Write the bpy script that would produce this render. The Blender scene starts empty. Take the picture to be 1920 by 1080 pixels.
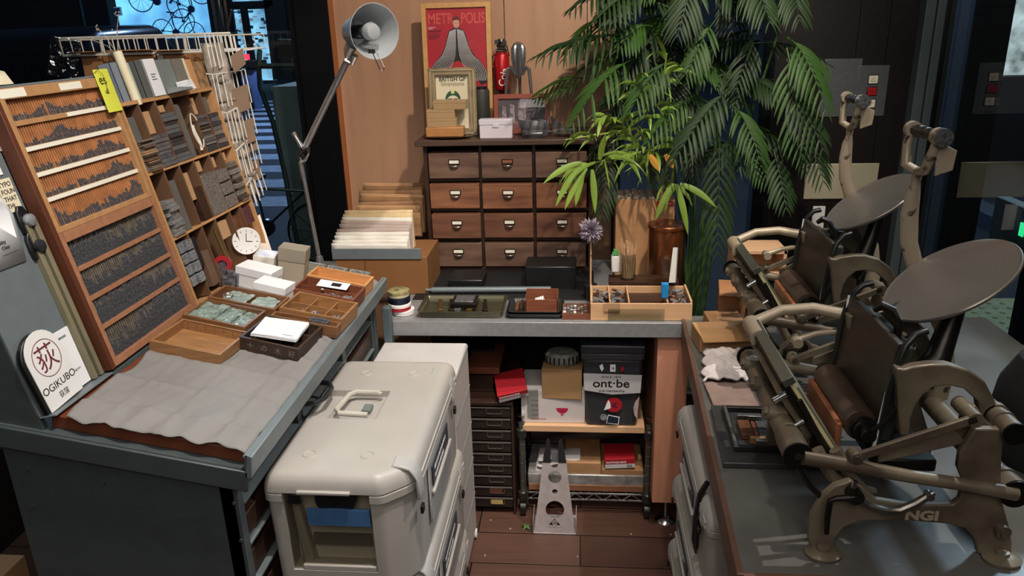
import bpy, bmesh, math, random
from mathutils import Vector, Matrix, Euler
random.seed(11)
SC = bpy.context.scene
COL = SC.collection
R = math.radians

# ------------------------------------------------------------------ camera
EYE = Vector((0, 0, 1.6)); FPX = 1435.0; CX, CY = 960.0, 540.0
_d = Vector((1081-CX, 4700-CY, FPX)).normalized()
_up = -_d
_y = Vector((1090-CX, 62-CY, FPX)).normalized()
_y = (_y - _up*_y.dot(_up)).normalized()
_x = _y.cross(_up)
if _x.x < 0: _x = -_x
MW = Matrix((_x, _y, _up))                       # camera axes (right, down, forward) -> world
cam = bpy.data.objects.new('camera', bpy.data.cameras.new('camera')); COL.objects.link(cam)
rt, dn, fw = MW @ Vector((1,0,0)), MW @ Vector((0,1,0)), MW @ Vector((0,0,1))
cm = Matrix((rt, -dn, -fw)).transposed().to_4x4(); cm.translation = EYE
cam.matrix_world = cm
cam.data.sensor_width = 36; cam.data.lens = 36*FPX/1920; cam.data.clip_start = .02; cam.data.clip_end = 200
SC.camera = cam

# ------------------------------------------------------------------ world, lamps, exposure
SC.view_settings.view_transform = 'Standard'; SC.view_settings.look = 'None'
SC.view_settings.gamma = 1; SC.view_settings.use_curve_mapping = False
SC.view_settings.exposure = 0.0
w = bpy.data.worlds.new('night'); SC.world = w; w.use_nodes = True
w.node_tree.nodes['Background'].inputs[0].default_value = (.10, .14, .22, 1)
w.node_tree.nodes['Background'].inputs[1].default_value = .10

def spot(loc, to, power, col, ang=70, size=.05, blend=.6):
    l = bpy.data.lights.new('ceiling_spotlight', 'SPOT'); l.energy = power; l.color = col
    l.spot_size = R(ang); l.spot_blend = blend; l.shadow_soft_size = size
    o = bpy.data.objects.new('ceiling_spotlight', l); COL.objects.link(o)
    o.location = loc; o.rotation_euler = (Vector(to)-Vector(loc)).to_track_quat('-Z', 'Y').to_euler()
    return o
def area(loc, to, power, col, sx, sy):
    l = bpy.data.lights.new('soft_fill', 'AREA'); l.shape = 'RECTANGLE'; l.size = sx; l.size_y = sy
    l.energy = power; l.color = col
    o = bpy.data.objects.new('soft_fill', l); COL.objects.link(o)
    o.location = loc; o.rotation_euler = (Vector(to)-Vector(loc)).to_track_quat('-Z', 'Y').to_euler()
    return o
WARM, NEUT, COOL = (1, .86, .72), (1, .93, .86), (.85, .93, 1)
spot((.35, 1.35, 2.75), (-.15, 2.8, 1.25), 120, WARM, 75, .03)      # dresser and wood wall
spot((-.05, .95, 2.75), (-1.0, 1.7, 1.15), 110, NEUT, 70, .03)       # type racks
spot((.05, 1.0, 2.75), (-.45, 1.6, .7), 42, NEUT, 60, .05)          # white cases, desk
spot((1.05, 1.55, 2.75), (.50, 1.35, .9), 105, NEUT, 70, .02)            # presses
spot((.55, 1.6, 2.75), (.35, 2.6, 1.3), 20, (.95, 1, .92), 60, .05)  # plants
area((0, .5, 2.75), (0, 1.8, 0), 12, NEUT, 1.6, 1.2)  # soft overhead fill, added in place of light bounced around the room
area((.1, -.6, 2.3), (.1, 2.0, .6), 15, NEUT, 1.2, .8)  # fill added behind the camera to brighten upright faces

# ------------------------------------------------------------------ helpers
def at(px, py, Y):                                # point of the scene seen at a pixel, at depth Y
    r = MW @ Vector((px-CX, py-CY, FPX)); return EYE + r*(Y/r.y)
def atz(px, py, z):
    r = MW @ Vector((px-CX, py-CY, FPX)); return EYE + r*((z-1.6)/r.z)

ORD = 'first second third fourth fifth sixth seventh eighth ninth tenth eleventh twelfth thirteenth fourteenth fifteenth sixteenth seventeenth'.split()
ORD += ['%dth' % k for k in range(18, 60)]
class MB:
    def __init__(s, m=None): s.v = []; s.f = []; s.m = m or Matrix()
    def add(s, vs, fs):
        b = len(s.v); s.v += [s.m @ Vector(p) for p in vs]; s.f += [tuple(b+i for i in f) for f in fs]; return s
    def box(s, x0, x1, y0, y1, z0, z1, M=None):
        vs = [(x0,y0,z0),(x1,y0,z0),(x1,y1,z0),(x0,y1,z0),(x0,y0,z1),(x1,y0,z1),(x1,y1,z1),(x0,y1,z1)]
        if M: vs = [M @ Vector(v) for v in vs]
        return s.add(vs, [(0,3,2,1),(4,5,6,7),(0,1,5,4),(1,2,6,5),(2,3,7,6),(3,0,4,7)])
    def hexa(s, bot, top):                        # any eight corners
        return s.add(list(bot)+list(top), [(0,3,2,1),(4,5,6,7),(0,1,5,4),(1,2,6,5),(2,3,7,6),(3,0,4,7)])
    def ring(s, rings, cap=True, loop=True):      # stack of equal vertex rings
        n = len(rings[0]); vs = [p for r in rings for p in r]; fs = []
        for i in range(len(rings)-1):
            for j in range(n if loop else n-1):
                a = i*n+j; b = i*n+(j+1) % n; fs.append((a, b, b+n, a+n))
        if cap: fs.append(tuple(reversed(range(n)))); fs.append(tuple((len(rings)-1)*n+j for j in range(n)))
        return s.add(vs, fs)
    def prism(s, pts, h0, h1, ax='z'):
        def t(a, b, h): return {'z': (a,b,h), 'y': (a,h,b), 'x': (h,a,b)}[ax]
        return s.ring([[t(a,b,h0) for a,b in pts], [t(a,b,h1) for a,b in pts]])
    def cyl(s, p0, p1, r, r2=None, n=20, cap=True):
        p0, p1 = Vector(p0), Vector(p1); r2 = r if r2 is None else r2
        q = (p1-p0).to_track_quat('Z', 'Y'); cs = [(math.cos(2*math.pi*i/n), math.sin(2*math.pi*i/n)) for i in range(n)]
        return s.ring([[p0+q @ Vector((c*r,k*r,0)) for c,k in cs], [p1+q @ Vector((c*r2,k*r2,0)) for c,k in cs]], cap)
    def lathe(s, prof, n=32, M=None):             # profile of (r, z), around z
        M = M or Matrix()
        return s.ring([[M @ Vector((r*math.cos(2*math.pi*i/n), r*math.sin(2*math.pi*i/n), z)) for i in range(n)] for r,z in prof])
    def tube(s, pts, r, n=8, closed=False):
        pts = [Vector(p) for p in pts]; N = len(pts); rr = r if isinstance(r, (list, tuple)) else [r]*N
        rings = []; ref = None
        for i, p in enumerate(pts):
            if closed: t = pts[(i+1) % N]-pts[i-1]
            else: t = pts[min(i+1, N-1)]-pts[max(i-1, 0)]
            t.normalize()
            if ref is None: ref = t.orthogonal().normalized()
            ref = (ref - t*ref.dot(t)); ref = ref.normalized() if ref.length > 1e-6 else t.orthogonal().normalized()
            b = t.cross(ref)
            rings.append([p+(ref*math.cos(2*math.pi*k/n)+b*math.sin(2*math.pi*k/n))*rr[i] for k in range(n)])
        if closed: rings.append(rings[0]); return s.ring(rings, cap=False)
        return s.ring(rings)
    def grid(s, nu, nv, fn, thick=None):
        vs = [fn(i/nu, j/nv) for i in range(nu+1) for j in range(nv+1)]
        fs = [(i*(nv+1)+j, (i+1)*(nv+1)+j, (i+1)*(nv+1)+j+1, i*(nv+1)+j+1) for i in range(nu) for j in range(nv)]
        return s.add(vs, fs)
    def build(s, name, mat, parent=None, bevel=0, smooth=35, sub=0, solid=0, seg=2):
        me = bpy.data.meshes.new(name)
        org = getattr(parent, '_org', None) if parent else None
        me.from_pydata([tuple(v) for v in s.v], [], s.f)
        bm = bmesh.new(); bm.from_mesh(me)
        if smooth: bmesh.ops.remove_doubles(bm, verts=bm.verts, dist=1e-6)
        bmesh.ops.recalc_face_normals(bm, faces=bm.faces); bm.to_mesh(me); bm.free()
        me.materials.append(mat)
        if smooth:
            me.shade_smooth(); me.set_sharp_from_angle(angle=R(smooth))
        o = bpy.data.objects.new(name, me); COL.objects.link(o)
        if parent: link_parent(o, parent)
        if solid: m = o.modifiers.new('solid', 'SOLIDIFY'); m.thickness = solid; m.offset = 0
        if bevel: m = o.modifiers.new('bevel', 'BEVEL'); m.width = bevel; m.segments = seg; m.limit_method = 'ANGLE'; m.angle_limit = R(40)
        if sub: m = o.modifiers.new('sub', 'SUBSURF'); m.levels = sub; m.render_levels = sub
        return o
def link_parent(o, parent):                       # child is written in world space, parent keeps its own place
    o.parent = parent
    o.matrix_parent_inverse = world_of(parent).inverted()
def world_of(o):
    m = Matrix.LocRotScale(o.location, o.rotation_euler, o.scale)
    if o.parent: return world_of(o.parent) @ o.matrix_parent_inverse @ m
    return m
def tag(o, label=None, cat=None, group=None, kind=None):
    if label: o['label'] = label
    if cat: o['category'] = cat
    if group: o['group'] = group
    if kind: o['kind'] = kind
    return o
def thing(name, label, cat, loc=(0,0,0), group=None):
    o = bpy.data.objects.new(name, None); COL.objects.link(o); o.location = loc
    o.empty_display_size = .05
    return tag(o, label, cat, group)
def dup(o, parent=None):
    c = o.copy(); COL.objects.link(c)
    if parent: c.parent = parent; c.matrix_parent_inverse = o.matrix_parent_inverse.copy()
    for ch in list(o.children): dup(ch, c)
    return c
def place(o, M):
    l, q, s = M.decompose(); o.location = l; o.rotation_euler = q.to_euler(); o.scale = s; return o
def flat(name, cu, M, parent):                     # a curve or lettering turned into a plain mesh
    tmp = bpy.data.objects.new(name, cu); me = bpy.data.meshes.new_from_object(tmp); me.name = name
    bpy.data.objects.remove(tmp); me.transform(M); o = bpy.data.objects.new(name, me); COL.objects.link(o)
    if parent: link_parent(o, parent)
    return o
def plate(name, outlines, thick, mat, M, parent=None, bev=0):
    cu = bpy.data.curves.new(name, 'CURVE'); cu.dimensions = '2D'; cu.fill_mode = 'BOTH'; cu.extrude = thick/2; cu.bevel_depth = bev
    for pts in outlines:
        sp = cu.splines.new('POLY'); sp.points.add(len(pts)-1); sp.use_cyclic_u = True
        for i, (a, b) in enumerate(pts): sp.points[i].co = (a, b, 0, 1)
    cu.materials.append(mat)
    return flat(name, cu, M, parent)
def circ(cx, cy, r, n=24, r2=None): return [(cx+r*math.cos(2*math.pi*i/n), cy+(r2 or r)*math.sin(2*math.pi*i/n)) for i in range(n)]
def text(name, body, size, mat, M, parent=None, al='LEFT', sx=1, bold=0):
    cu = bpy.data.curves.new(name, 'FONT'); cu.body = body; cu.size = size; cu.extrude = .0002; cu.align_x = al; cu.offset = bold
    cu.materials.append(mat)
    return flat(name, cu, M @ Matrix.Diagonal((sx, 1, 1, 1)), parent)
def scribble(name, n, wd, lh, m, M, parent=None):   # rows of print too small to read in the photo
    b = MB(M); r = random.Random(n*13)
    for k in range(n):
        x = 0
        while x < wd*(1 if k % 2 == 0 else .7):
            w_ = r.uniform(.06, .16)*wd; b.box(x, x+w_, -k*lh, -k*lh+lh*.42, 0, .0003); x += w_+.03*wd
    return b.build(name, m, parent, smooth=0)
def fr(origin, U, V):                              # frame matrix from origin, x axis, rough y axis
    U = Vector(U).normalized(); W = U.cross(Vector(V)).normalized(); V = W.cross(U)
    m = Matrix((U, V, W)).transposed().to_4x4(); m.translation = Vector(origin); return m
def rotz(a, p=(0,0,0)): return Matrix.Translation(p) @ Matrix.Rotation(R(a), 4, 'Z')

# ------------------------------------------------------------------ materials (all procedural)
def lin(h):
    if not isinstance(h, str): return (*h, 1)
    c = [int(h[i:i+2], 16)/255 for i in (0, 2, 4)]
    return tuple(x/12.92 if x <= .04045 else ((x+.055)/1.055)**2.4 for x in c)+(1,)
_mats = {}
def mat(name, col, rough=.5, metal=0, var=.12, scale=8, bump=0, stretch=None, col2=None, spec=None, emit=0, trans=0, ior=1.45, alpha=1, detail=4, thr=None):
    if name in _mats: return _mats[name]
    m = bpy.data.materials.new(name); m.use_nodes = True; nt = m.node_tree; b = nt.nodes['Principled BSDF']
    b.inputs['Roughness'].default_value = rough; b.inputs['Metallic'].default_value = metal
    if spec is not None: b.inputs['Specular IOR Level'].default_value = spec
    c = lin(col)
    tc = nt.nodes.new('ShaderNodeTexCoord'); mp = nt.nodes.new('ShaderNodeMapping'); mp.inputs['Scale'].default_value = stretch or (1,1,1)
    nt.links.new(tc.outputs['Object'], mp.inputs[0])
    nz = nt.nodes.new('ShaderNodeTexNoise'); nz.inputs['Scale'].default_value = scale; nz.inputs['Detail'].default_value = detail
    nt.links.new(mp.outputs[0], nz.inputs['Vector'])
    cr = nt.nodes.new('ShaderNodeValToRGB')
    a = tuple(x*(1-var) for x in c[:3])+(1,); d = tuple(min(1, x*(1+var)) for x in c[:3])+(1,)
    if col2: a, d = c, lin(col2)
    e = cr.color_ramp.elements; e[0].color = a; e[1].color = d
    e[0].position, e[1].position = thr or (.3, .7)
    nt.links.new(nz.outputs['Fac'], cr.inputs[0]); nt.links.new(cr.outputs[0], b.inputs['Base Color'])
    if bump:
        bp = nt.nodes.new('ShaderNodeBump'); bp.inputs['Strength'].default_value = bump; bp.inputs['Distance'].default_value = .004
        nt.links.new(nz.outputs['Fac'], bp.inputs['Height']); nt.links.new(bp.outputs[0], b.inputs['Normal'])
    if emit:
        nt.links.new(cr.outputs[0], b.inputs['Emission Color']); b.inputs['Emission Strength'].default_value = emit
    if trans: b.inputs['Transmission Weight'].default_value = trans; b.inputs['IOR'].default_value = ior
    if alpha < 1: b.inputs['Alpha'].default_value = alpha
    _mats[name] = m; return m
STEEL_GREY = mat('painted steel', '6e777a', .42, .15, .06, 30, .03)
STEEL_DARK = mat('painted dark steel', '4a5354', .45, .2, .08, 30, .03)
OAK = mat('pale wood', 'c08a55', .55, 0, .14, 6, .05, (1, 12, 12))
OAKX = mat('pale wood planed', 'b98a5c', .55, 0, .14, 6, .05, (12, 1, 12))
REDW = mat('reddish wood', '9a6043', .5, 0, .16, 6, .05, (1, 12, 12))
BROWNW = mat('brown wood', '5f3c26', .5, 0, .3, 5, .08, (1, 12, 12))
DARKW = mat('dark stained wood', '38231a', .45, 0, .3, 5, .08, (2, 14, 14))
OLDW = mat('worn drawer wood', '4b2f22', .5, 0, .5, 4, .25, (1.5, 9, 9), '6e4c38')
BEECH = mat('light beech board', 'cfa680', .5, 0, .08, 5, .02, (1, 9, 9))
LEAD = mat('lead type', '6a6b70', .38, .5, .45, 120, .2)
LEAD2 = mat('bright lead type', 'a0a3a8', .35, .6, .5, 160, .3)
LABEL = mat('cream label strip', 'e8e4d2', .6, 0, .03)
WHITE = mat('white plastic', 'e4e2de', .4, 0, .04, 10)
PAPER = mat('white paper', 'e9e9ea', .7, 0, .03, 12)
CREAM = mat('cream paper', 'ded3b4', .7, 0, .05, 12)
CARD = mat('brown cardboard', 'a87f55', .75, 0, .08, 14, .04)
KRAFT = mat('kraft paper', '9c7450', .8, 0, .2, 14, .3)
BLACK = mat('black plastic', '141516', .4, 0, .1)
MATT = mat('matt black', '0c0c0d', .7, 0, .1)
CHROME = mat('chromed wire', 'd0d0d0', .2, 1, .05)
ALU = mat('brushed aluminium', 'b8b9bb', .32, .9, .08, 40)
STAINLESS = mat('stainless steel', '8f9092', .38, .35, .10, 60, .05)
WIRE = mat('white coated wire', 'd9d2c6', .45, 0, .08, 30)
GREYP = mat('grey paper board', '6c706e', .7, 0, .06, 20)
CLOTH = mat('grey cotton cloth', '7c7976', .85, 0, .08, 10, .15, None, None)
RED = mat('red print', 'a41d28', .45, 0, .06)
INK = mat('black print', '151515', .5, 0, .05)
IRON = mat('beige enamel iron', '54493b', .40, .25, .2, 9, .10, None, '756a58', detail=7, thr=(.38, .56))
IRONL = mat('chipped cream enamel', '3a3129', .42, .2, .12, 34, .15, None, '948672', detail=5, thr=(.34, .40))
IRONDARK = mat('oiled dark iron', '26231f', .35, .6, .4, 20, .2)
def add_glass(name, tint, rough=0.0, mixf=.12):
    m = bpy.data.materials.new(name); m.use_nodes = True; nt = m.node_tree
    for n in list(nt.nodes): nt.nodes.remove(n)
    out = nt.nodes.new('ShaderNodeOutputMaterial'); tr = nt.nodes.new('ShaderNodeBsdfTransparent'); tr.inputs[0].default_value = lin(tint)
    gl = nt.nodes.new('ShaderNodeBsdfGlossy'); gl.inputs['Roughness'].default_value = rough
    fz = nt.nodes.new('ShaderNodeFresnel'); fz.inputs['IOR'].default_value = 1.45
    mt = nt.nodes.new('ShaderNodeMath'); mt.operation = 'ADD'; mt.inputs[1].default_value = mixf
    ge = nt.nodes.new('ShaderNodeNewGeometry'); sb = nt.nodes.new('ShaderNodeMath'); sb.operation = 'SUBTRACT'; sb.inputs[0].default_value = 1
    ml = nt.nodes.new('ShaderNodeMath'); ml.operation = 'MULTIPLY'; nt.links.new(ge.outputs['Backfacing'], sb.inputs[1]); nt.links.new(sb.outputs[0], ml.inputs[0]); nt.links.new(fz.outputs[0], ml.inputs[1])
    nt.links.new(ml.outputs[0], mt.inputs[0])
    mx = nt.nodes.new('ShaderNodeMixShader'); nt.links.new(mt.outputs[0], mx.inputs[0]); nt.links.new(tr.outputs[0], mx.inputs[1]); nt.links.new(gl.outputs[0], mx.inputs[2])
    nt.links.new(mx.outputs[0], out.inputs[0]); return m
GLASS = add_glass('window glass', 'e6eef0', 0, .02)
GLASSR = add_glass('side window glass', 'd8e4ea', 0, .06)
CLEAR = add_glass('clear plastic', 'eaeeec', .08, .07)
WINCL = add_glass('case window', 'ebe9e2', .06, .01)
SMOKE = add_glass('smoked plastic', 'b4b2aa', .1, .05)
# ------------------------------------------------------------------ the room
def planks():
    m = bpy.data.materials.new('floor planks'); m.use_nodes = True; nt = m.node_tree; b = nt.nodes['Principled BSDF']
    tc = nt.nodes.new('ShaderNodeTexCoord'); br = nt.nodes.new('ShaderNodeTexBrick')
    br.inputs['Scale'].default_value = 1; br.inputs['Brick Width'].default_value = .92; br.inputs['Row Height'].default_value = .152
    br.inputs['Mortar Size'].default_value = .0022; br.inputs['Mortar'].default_value = (.005, .003, .002, 1); br.inputs['Bias'].default_value = 0
    br.inputs['Color1'].default_value = lin('6c4d41'); br.inputs['Color2'].default_value = lin('5c4035'); br.offset = .37
    nt.links.new(tc.outputs['Object'], br.inputs[0])
    mp = nt.nodes.new('ShaderNodeMapping'); mp.inputs['Scale'].default_value = (2, 22, 1); nt.links.new(tc.outputs['Object'], mp.inputs[0])
    nz = nt.nodes.new('ShaderNodeTexNoise'); nz.inputs['Scale'].default_value = 3; nz.inputs['Detail'].default_value = 6; nt.links.new(mp.outputs[0], nz.inputs[0])
    mx = nt.nodes.new('ShaderNodeMix'); mx.data_type = 'RGBA'; mx.blend_type = 'MULTIPLY'; mx.inputs[0].default_value = .55
    nt.links.new(br.outputs[0], mx.inputs[6]); nt.links.new(nz.outputs['Fac'], mx.inputs[7]); nt.links.new(mx.outputs[2], b.inputs['Base Color'])
    b.inputs['Roughness'].default_value = .45; return m
tag(MB().box(-4.4, 1.24, -1.4, 2.98, -.06, 0).build('floor', planks(), smooth=0), kind='structure')
tag(MB().box(-2.0, 1.30, -1.4, 2.98, 2.85, 2.95).build('ceiling', mat('ceiling paint', '8a857e', .8), smooth=0), kind='structure')
YB = 2.98
_q = atz(46, 1040, .5)
_c = bpy.data.objects.new('floor_carton', None); COL.objects.link(_c); _c.location = (_q.x-.2, _q.y-.15, 0)
tag(_c, 'brown cardboard carton on the floor left of the steel type cabinet', 'box')
MB().box(_q.x-.4, _q.x, _q.y-.3, _q.y, .002, .5).build('box_body', CARD, _c, bevel=.003)
MB().box(_q.x-.4, _q.x, _q.y-.155, _q.y-.145, .5, .503).build('flap_seam', KRAFT, _c)
tag(MB().box(-1.98, -1.90, -1.0, 2.98, 0, 1.05).build('wall_left', mat('dark low wall', '16130f', .7), smooth=0), kind='structure')
PANEL = mat('warm plywood panel', 'b1876a', .5, 0, .10, 3, .02, (9, 9, 1))
b = MB().box(-.925, -.285, YB, YB+.05, 0, 2.85).box(-.282, .02, YB, YB+.05, 0, 2.85).box(.023, .12, YB, YB+.05, 0, 2.85)
tag(b.build('wall_back', PANEL, smooth=0), kind='structure')
tag(MB().box(-.94, -.925, YB-.012, YB+.05, 0, 2.85).build('trim_1', mat('panel edging', '9a5a30', .5), smooth=0), kind='structure')
FRAME = mat('black window frame', '0e0f12', .35, .3)
tag(MB().box(-1.07, -.94, YB-.02, YB+.08, 0, 2.85).box(-1.10, -1.07, YB+.0, YB+.05, 0, 2.85).box(-4.4, -1.1, YB, YB+.06, 0, .12).build('trim_2', FRAME, smooth=0), kind='structure')
tag(MB().box(-4.4, -1.1, YB+.01, YB+.02, .12, 2.85).build('window_1', GLASS, smooth=0), kind='structure')
tag(MB().box(.12, .68, YB+.01, YB+.02, 0, 2.85).build('window_2', GLASS, smooth=0), kind='structure')
tag(MB().box(.12, .15, YB-.02, YB+.06, 0, 2.85).box(.655, .70, YB-.02, YB+.06, 0, 2.85).box(.40, .42, YB, YB+.04, 0, 2.85).build('trim_3', mat('blue black frame', '14181f', .3, .5), smooth=0), kind='structure')
# ribbed dark red wall with the shutter controls
b = MB()
for x0, x1 in ((.70, .985), (.985, 1.09), (1.09, 1.19)):
    n = int((x1-x0)/.0075)
    for i in range(n):
        a = x0+.002+i*(x1-x0-.004)/n; b.box(a, a+.0045, YB-.003, YB, 0, 2.85)
    b.box(x0+.001, x1-.001, YB, YB+.05, 0, 2.85)
tag(b.build('wall_right', mat('dark red ribbed board', '0f0605', .5, 0, .15), smooth=0), kind='structure')
tag(MB().box(1.188, 1.222, YB-.05, YB+.02, 0, 2.85).box(1.222, 1.228, YB-.035, YB+.02, 0, 2.85).box(1.228, 1.262, YB-.05, YB+.02, 0, 2.85).build('trim_4', mat('grey green steel post', '5d696b', .4, .2, .06, 20), smooth=0, bevel=.002), kind='structure')
tag(MB().box(1.262, 1.272, .2, YB-.03, .06, 2.85).build('window_3', GLASSR, smooth=0), kind='structure')
tag(MB().box(1.245, 1.30, .2, YB-.05, 0, .06).box(1.255, 1.285, YB-.06, YB-.02, 0, 2.85).build('trim_5', FRAME, smooth=0), kind='structure')
# outside brick pier and the kerb wall beyond the side glass
def bricks(name, c1, c2, sx=.21, sy=.07):
    m = bpy.data.materials.new(name); m.use_nodes = True; nt = m.node_tree; b = nt.nodes['Principled BSDF']
    tc = nt.nodes.new('ShaderNodeTexCoord'); mp = nt.nodes.new('ShaderNodeMapping'); mp.inputs['Rotation'].default_value = (R(90), 0, 0)
    nt.links.new(tc.outputs['Object'], mp.inputs[0])
    br = nt.nodes.new('ShaderNodeTexBrick'); br.inputs['Scale'].default_value = 1; br.inputs['Brick Width'].default_value = sx; br.inputs['Row Height'].default_value = sy
    br.inputs['Mortar Size'].default_value = .004; br.inputs['Mortar'].default_value = (.003,.003,.003,1)
    br.inputs['Color1'].default_value = lin(c1); br.inputs['Color2'].default_value = lin(c2)
    nt.links.new(mp.outputs[0], br.inputs[0]); nt.links.new(br.outputs[0], b.inputs['Base Color']); b.inputs['Roughness'].default_value = .6; return m
tag(MB().box(1.33, 1.46, 2.89, 3.20, 0, 3).build('brick_pier', bricks('dark brick', '26221f', '1c1a19'), smooth=0), 'dark brick pier standing outside the side window beside the grey steel post', 'pier', kind='structure')

# ------------------------------------------------------------------ outside, at night
ASPH = mat('night asphalt', '20242c', .8, 0, .25, 40, .1)
tag(MB().box(-30, 30, 3.04, 60, -.2, 0).box(1.30, 30, -8, 3.04, -.2, 0).build('ground', ASPH, smooth=0), kind='structure')
k = 0
for i in range(13):                                # crossing stripes
    Y0 = 7.0+i*.92; zz = .004
    xa = -3.6-.43*(Y0-7.9); xb = -2.3-.33*(Y0-7.9)
    s = MB().box(xa, xb, Y0, Y0+.45, 0, zz).build('crossing_stripe', mat('road paint', 'aab6c8', .8, 0, .2, 10), smooth=0)
    tag(s, 'white painted crossing stripe on the dark road beyond the window, %s from the window' % ORD[i], 'road marking', 'crossing stripes on the road')
b = MB()
for i in range(14):
    for j in range(22):
        x = 1.95+i*.075; y = 2.75+j*.075; b.cyl((x, y, .012), (x, y, .02), .016, .011, 8)
b.box(1.9, 3.0, 2.70, 4.42, 0, .012)
tag(b.build('tactile_paving', mat('yellow green paving', '8f8f6a', .7, 0, .15, 20)), 'yellow green tactile paving slab with raised dots outside the side window', 'paving', kind='structure')
tag(MB().box(1.72, 1.86, 2.2, 12, 0, .10).box(3.1, 3.3, 2.0, 9, 0, .12).build('kerb', mat('grey kerb', '3b444e', .7), smooth=0), kind='structure')

NAVY = mat('night facade', '0d1119', .7); BIKE = mat('dark bicycle paint', '2a4370', .4)
SHOPW = mat('lit shop wall', (.16, .46, .86), .8, 0, .35, 1.2, emit=1.9, detail=2)
SHOPW2 = mat('lit shop interior', (.22, .46, .75), .8, 0, .6, 2.2, emit=1.5, detail=4)
YS = 22.0
sh = thing('bike_shop', 'brightly lit blue white bicycle shop front across the street at night', 'shop', (-9, YS, 0))
def rect(px0, py0, px1, py1, Y, d, mb): 
    a, c = at(px0, py0, Y), at(px1, py1, Y); mb.box(min(a.x, c.x), max(a.x, c.x), Y, Y+d, min(a.z, c.z), max(a.z, c.z)); return mb
rect(168, -260, 395, 70, YS+2.5, .1, MB()).build('shop_wall', SHOPW, sh, smooth=0)
rect(400, -260, 520, 150, YS+2.5, .1, MB()).build('interior_wall', SHOPW2, sh, smooth=0)
b = MB(); rect(388, -260, 412, 160, YS, .3, b); rect(408, 4, 512, 11, YS, .2, b); rect(502, -260, 512, 150, YS, .2, b); rect(150, -260, 170, 90, YS, .3, b)
b.build('shop_front_frame', MATT, sh, smooth=0)
b = MB(); a0, a1 = at(457, 12, YS), at(477, 135, YS); b.hexa([(a1.x-.10, YS-.1, a1.z), (a1.x+.1, YS-.1, a1.z), (a1.x+.1, YS, a1.z), (a1.x-.1, YS, a1.z)], [(a0.x-.08, YS-.1, a0.z), (a0.x+.1, YS-.1, a0.z), (a0.x+.1, YS, a0.z), (a0.x-.08, YS, a0.z)])
rect(412, 13, 505, 16, YS, .1, b); b.build('sliding_door', MATT, sh, smooth=0)
b = MB(); rect(188, 14, 228, 29, YS+2.4, .08, b); b.build('air_vent', mat('vent grey', '8fa8c4', .6, emit=.3), sh, smooth=0)
b = MB()
for i in range(5): rect(193, 16+i*2.4, 224, 17.2+i*2.4, YS+2.35, .04, b)
b.build('vent_louvre', BIKE, sh, smooth=0)
random.seed(5)
ACC = [mat('shop stock dark', '22365a', .6), mat('shop stock grey', '7f95b5', .6, emit=.15), mat('shop stock teal', '3c7f9a', .6, emit=.1), mat('shop stock white', 'd8e6f8', .6, emit=.35)]
for i in range(46):
    px, py = random.uniform(415, 500), random.choice([20, 28, 36, 50, 62, 74, 86, 98, 110])+random.uniform(-3, 3); ww = random.uniform(2, 8)
    o = rect(px, py, px+ww, py+random.uniform(2, 7), YS+random.uniform(.9, 2.2), .15, MB()).build('shop_merchandise', random.choice(ACC), smooth=0)
    tag(o, 'small boxed merchandise on the lit shelves inside the bicycle shop', 'merchandise', 'merchandise in the lit shop')
def bicycle(lab, c, Y, s, ang, m=BIKE):
    o = thing('bicycle', lab, 'bicycle', at(c[0], c[1], Y))
    M = Matrix.Translation(at(c[0], c[1], Y)) @ Matrix.Rotation(R(ang), 4, 'Y') @ Matrix.Scale(s, 4)
    for wx in (-.52, .52):
        b = MB(M); b.tube([(wx+.34*math.cos(t*math.pi/14), 0, .34*math.sin(t*math.pi/14)) for t in range(28)], .015, 6, True)
        for t in range(10): b.tube([(wx, 0, 0), (wx+.33*math.cos(t*.628), 0, .33*math.sin(t*.628))], .004, 4)
        b.cyl((wx, -.03, 0), (wx, .03, 0), .035); b.build('wheel', m, o)
    b = MB(M); P = {'r': (-.52,0,0), 'b': (-.08,0,-.02), 's': (-.2,0,.42), 'h': (.36,0,.46), 'f': (.52,0,0)}
    for a1, a2 in ('rb','rs','bs','bh','sh','hf'): b.tube([P[a1], P[a2]], .014, 6)
    b.tube([(-.2,0,.42), (-.23,0,.55)], .016, 6); b.build('bicycle_frame', m, o)
    MB(M).box(-.34, -.1, -.04, .04, .55, .59).build('saddle', m, o)
    MB(M).tube([(.36,0,.46), (.33,0,.58), (.45,-.1,.6), (.5,-.12,.5)], .016, 6).build('handlebar', m, o)
    MB(M).cyl((-.08,-.03,-.02), (-.08,.03,-.02), .10).build('crankset', m, o)
    return o
bicycle('dark bicycle hung highest on the lit wall, left of the pair', (300, 2), YS+1.6, 1.15, 10)
bicycle('dark bicycle hung on the lit wall with large round wheels, right of the pair', (360, 12), YS+1.0, 1.0, -50)
bicycle('dark bicycle standing on the shop floor near the car roof', (335, 60), YS+1.3, .95, 6)
bicycle('dark bicycle hung at the top left of the lit wall by the vent', (205, -14), YS+1.6, 1.2, -20)
bicycle('small bicycle parked just inside the glass shop door', (450, 88), YS+.6, .75, 20)
# neighbouring buildings
b = MB(); rect(512, -300, 1000, 152, YS+.5, 3, b); tag(b.build('dark_building', NAVY, smooth=0), 'dark unlit building to the right of the bicycle shop', 'building')
b = MB(); rect(-500, -300, 168, 100, YS+.2, .3, b); tag(b.build('dark_building', mat('night facade brown', '15110f', .7), smooth=0), 'dark unlit building to the left of the bicycle shop', 'building')
b = MB(); rect(560, -200, 604, 135, YS-.5, .4, b); tag(b.build('concrete_column', mat('lit concrete', '2e3442', .7), smooth=0), 'pale concrete column on the dark building right of the bicycle shop', 'column')
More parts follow.
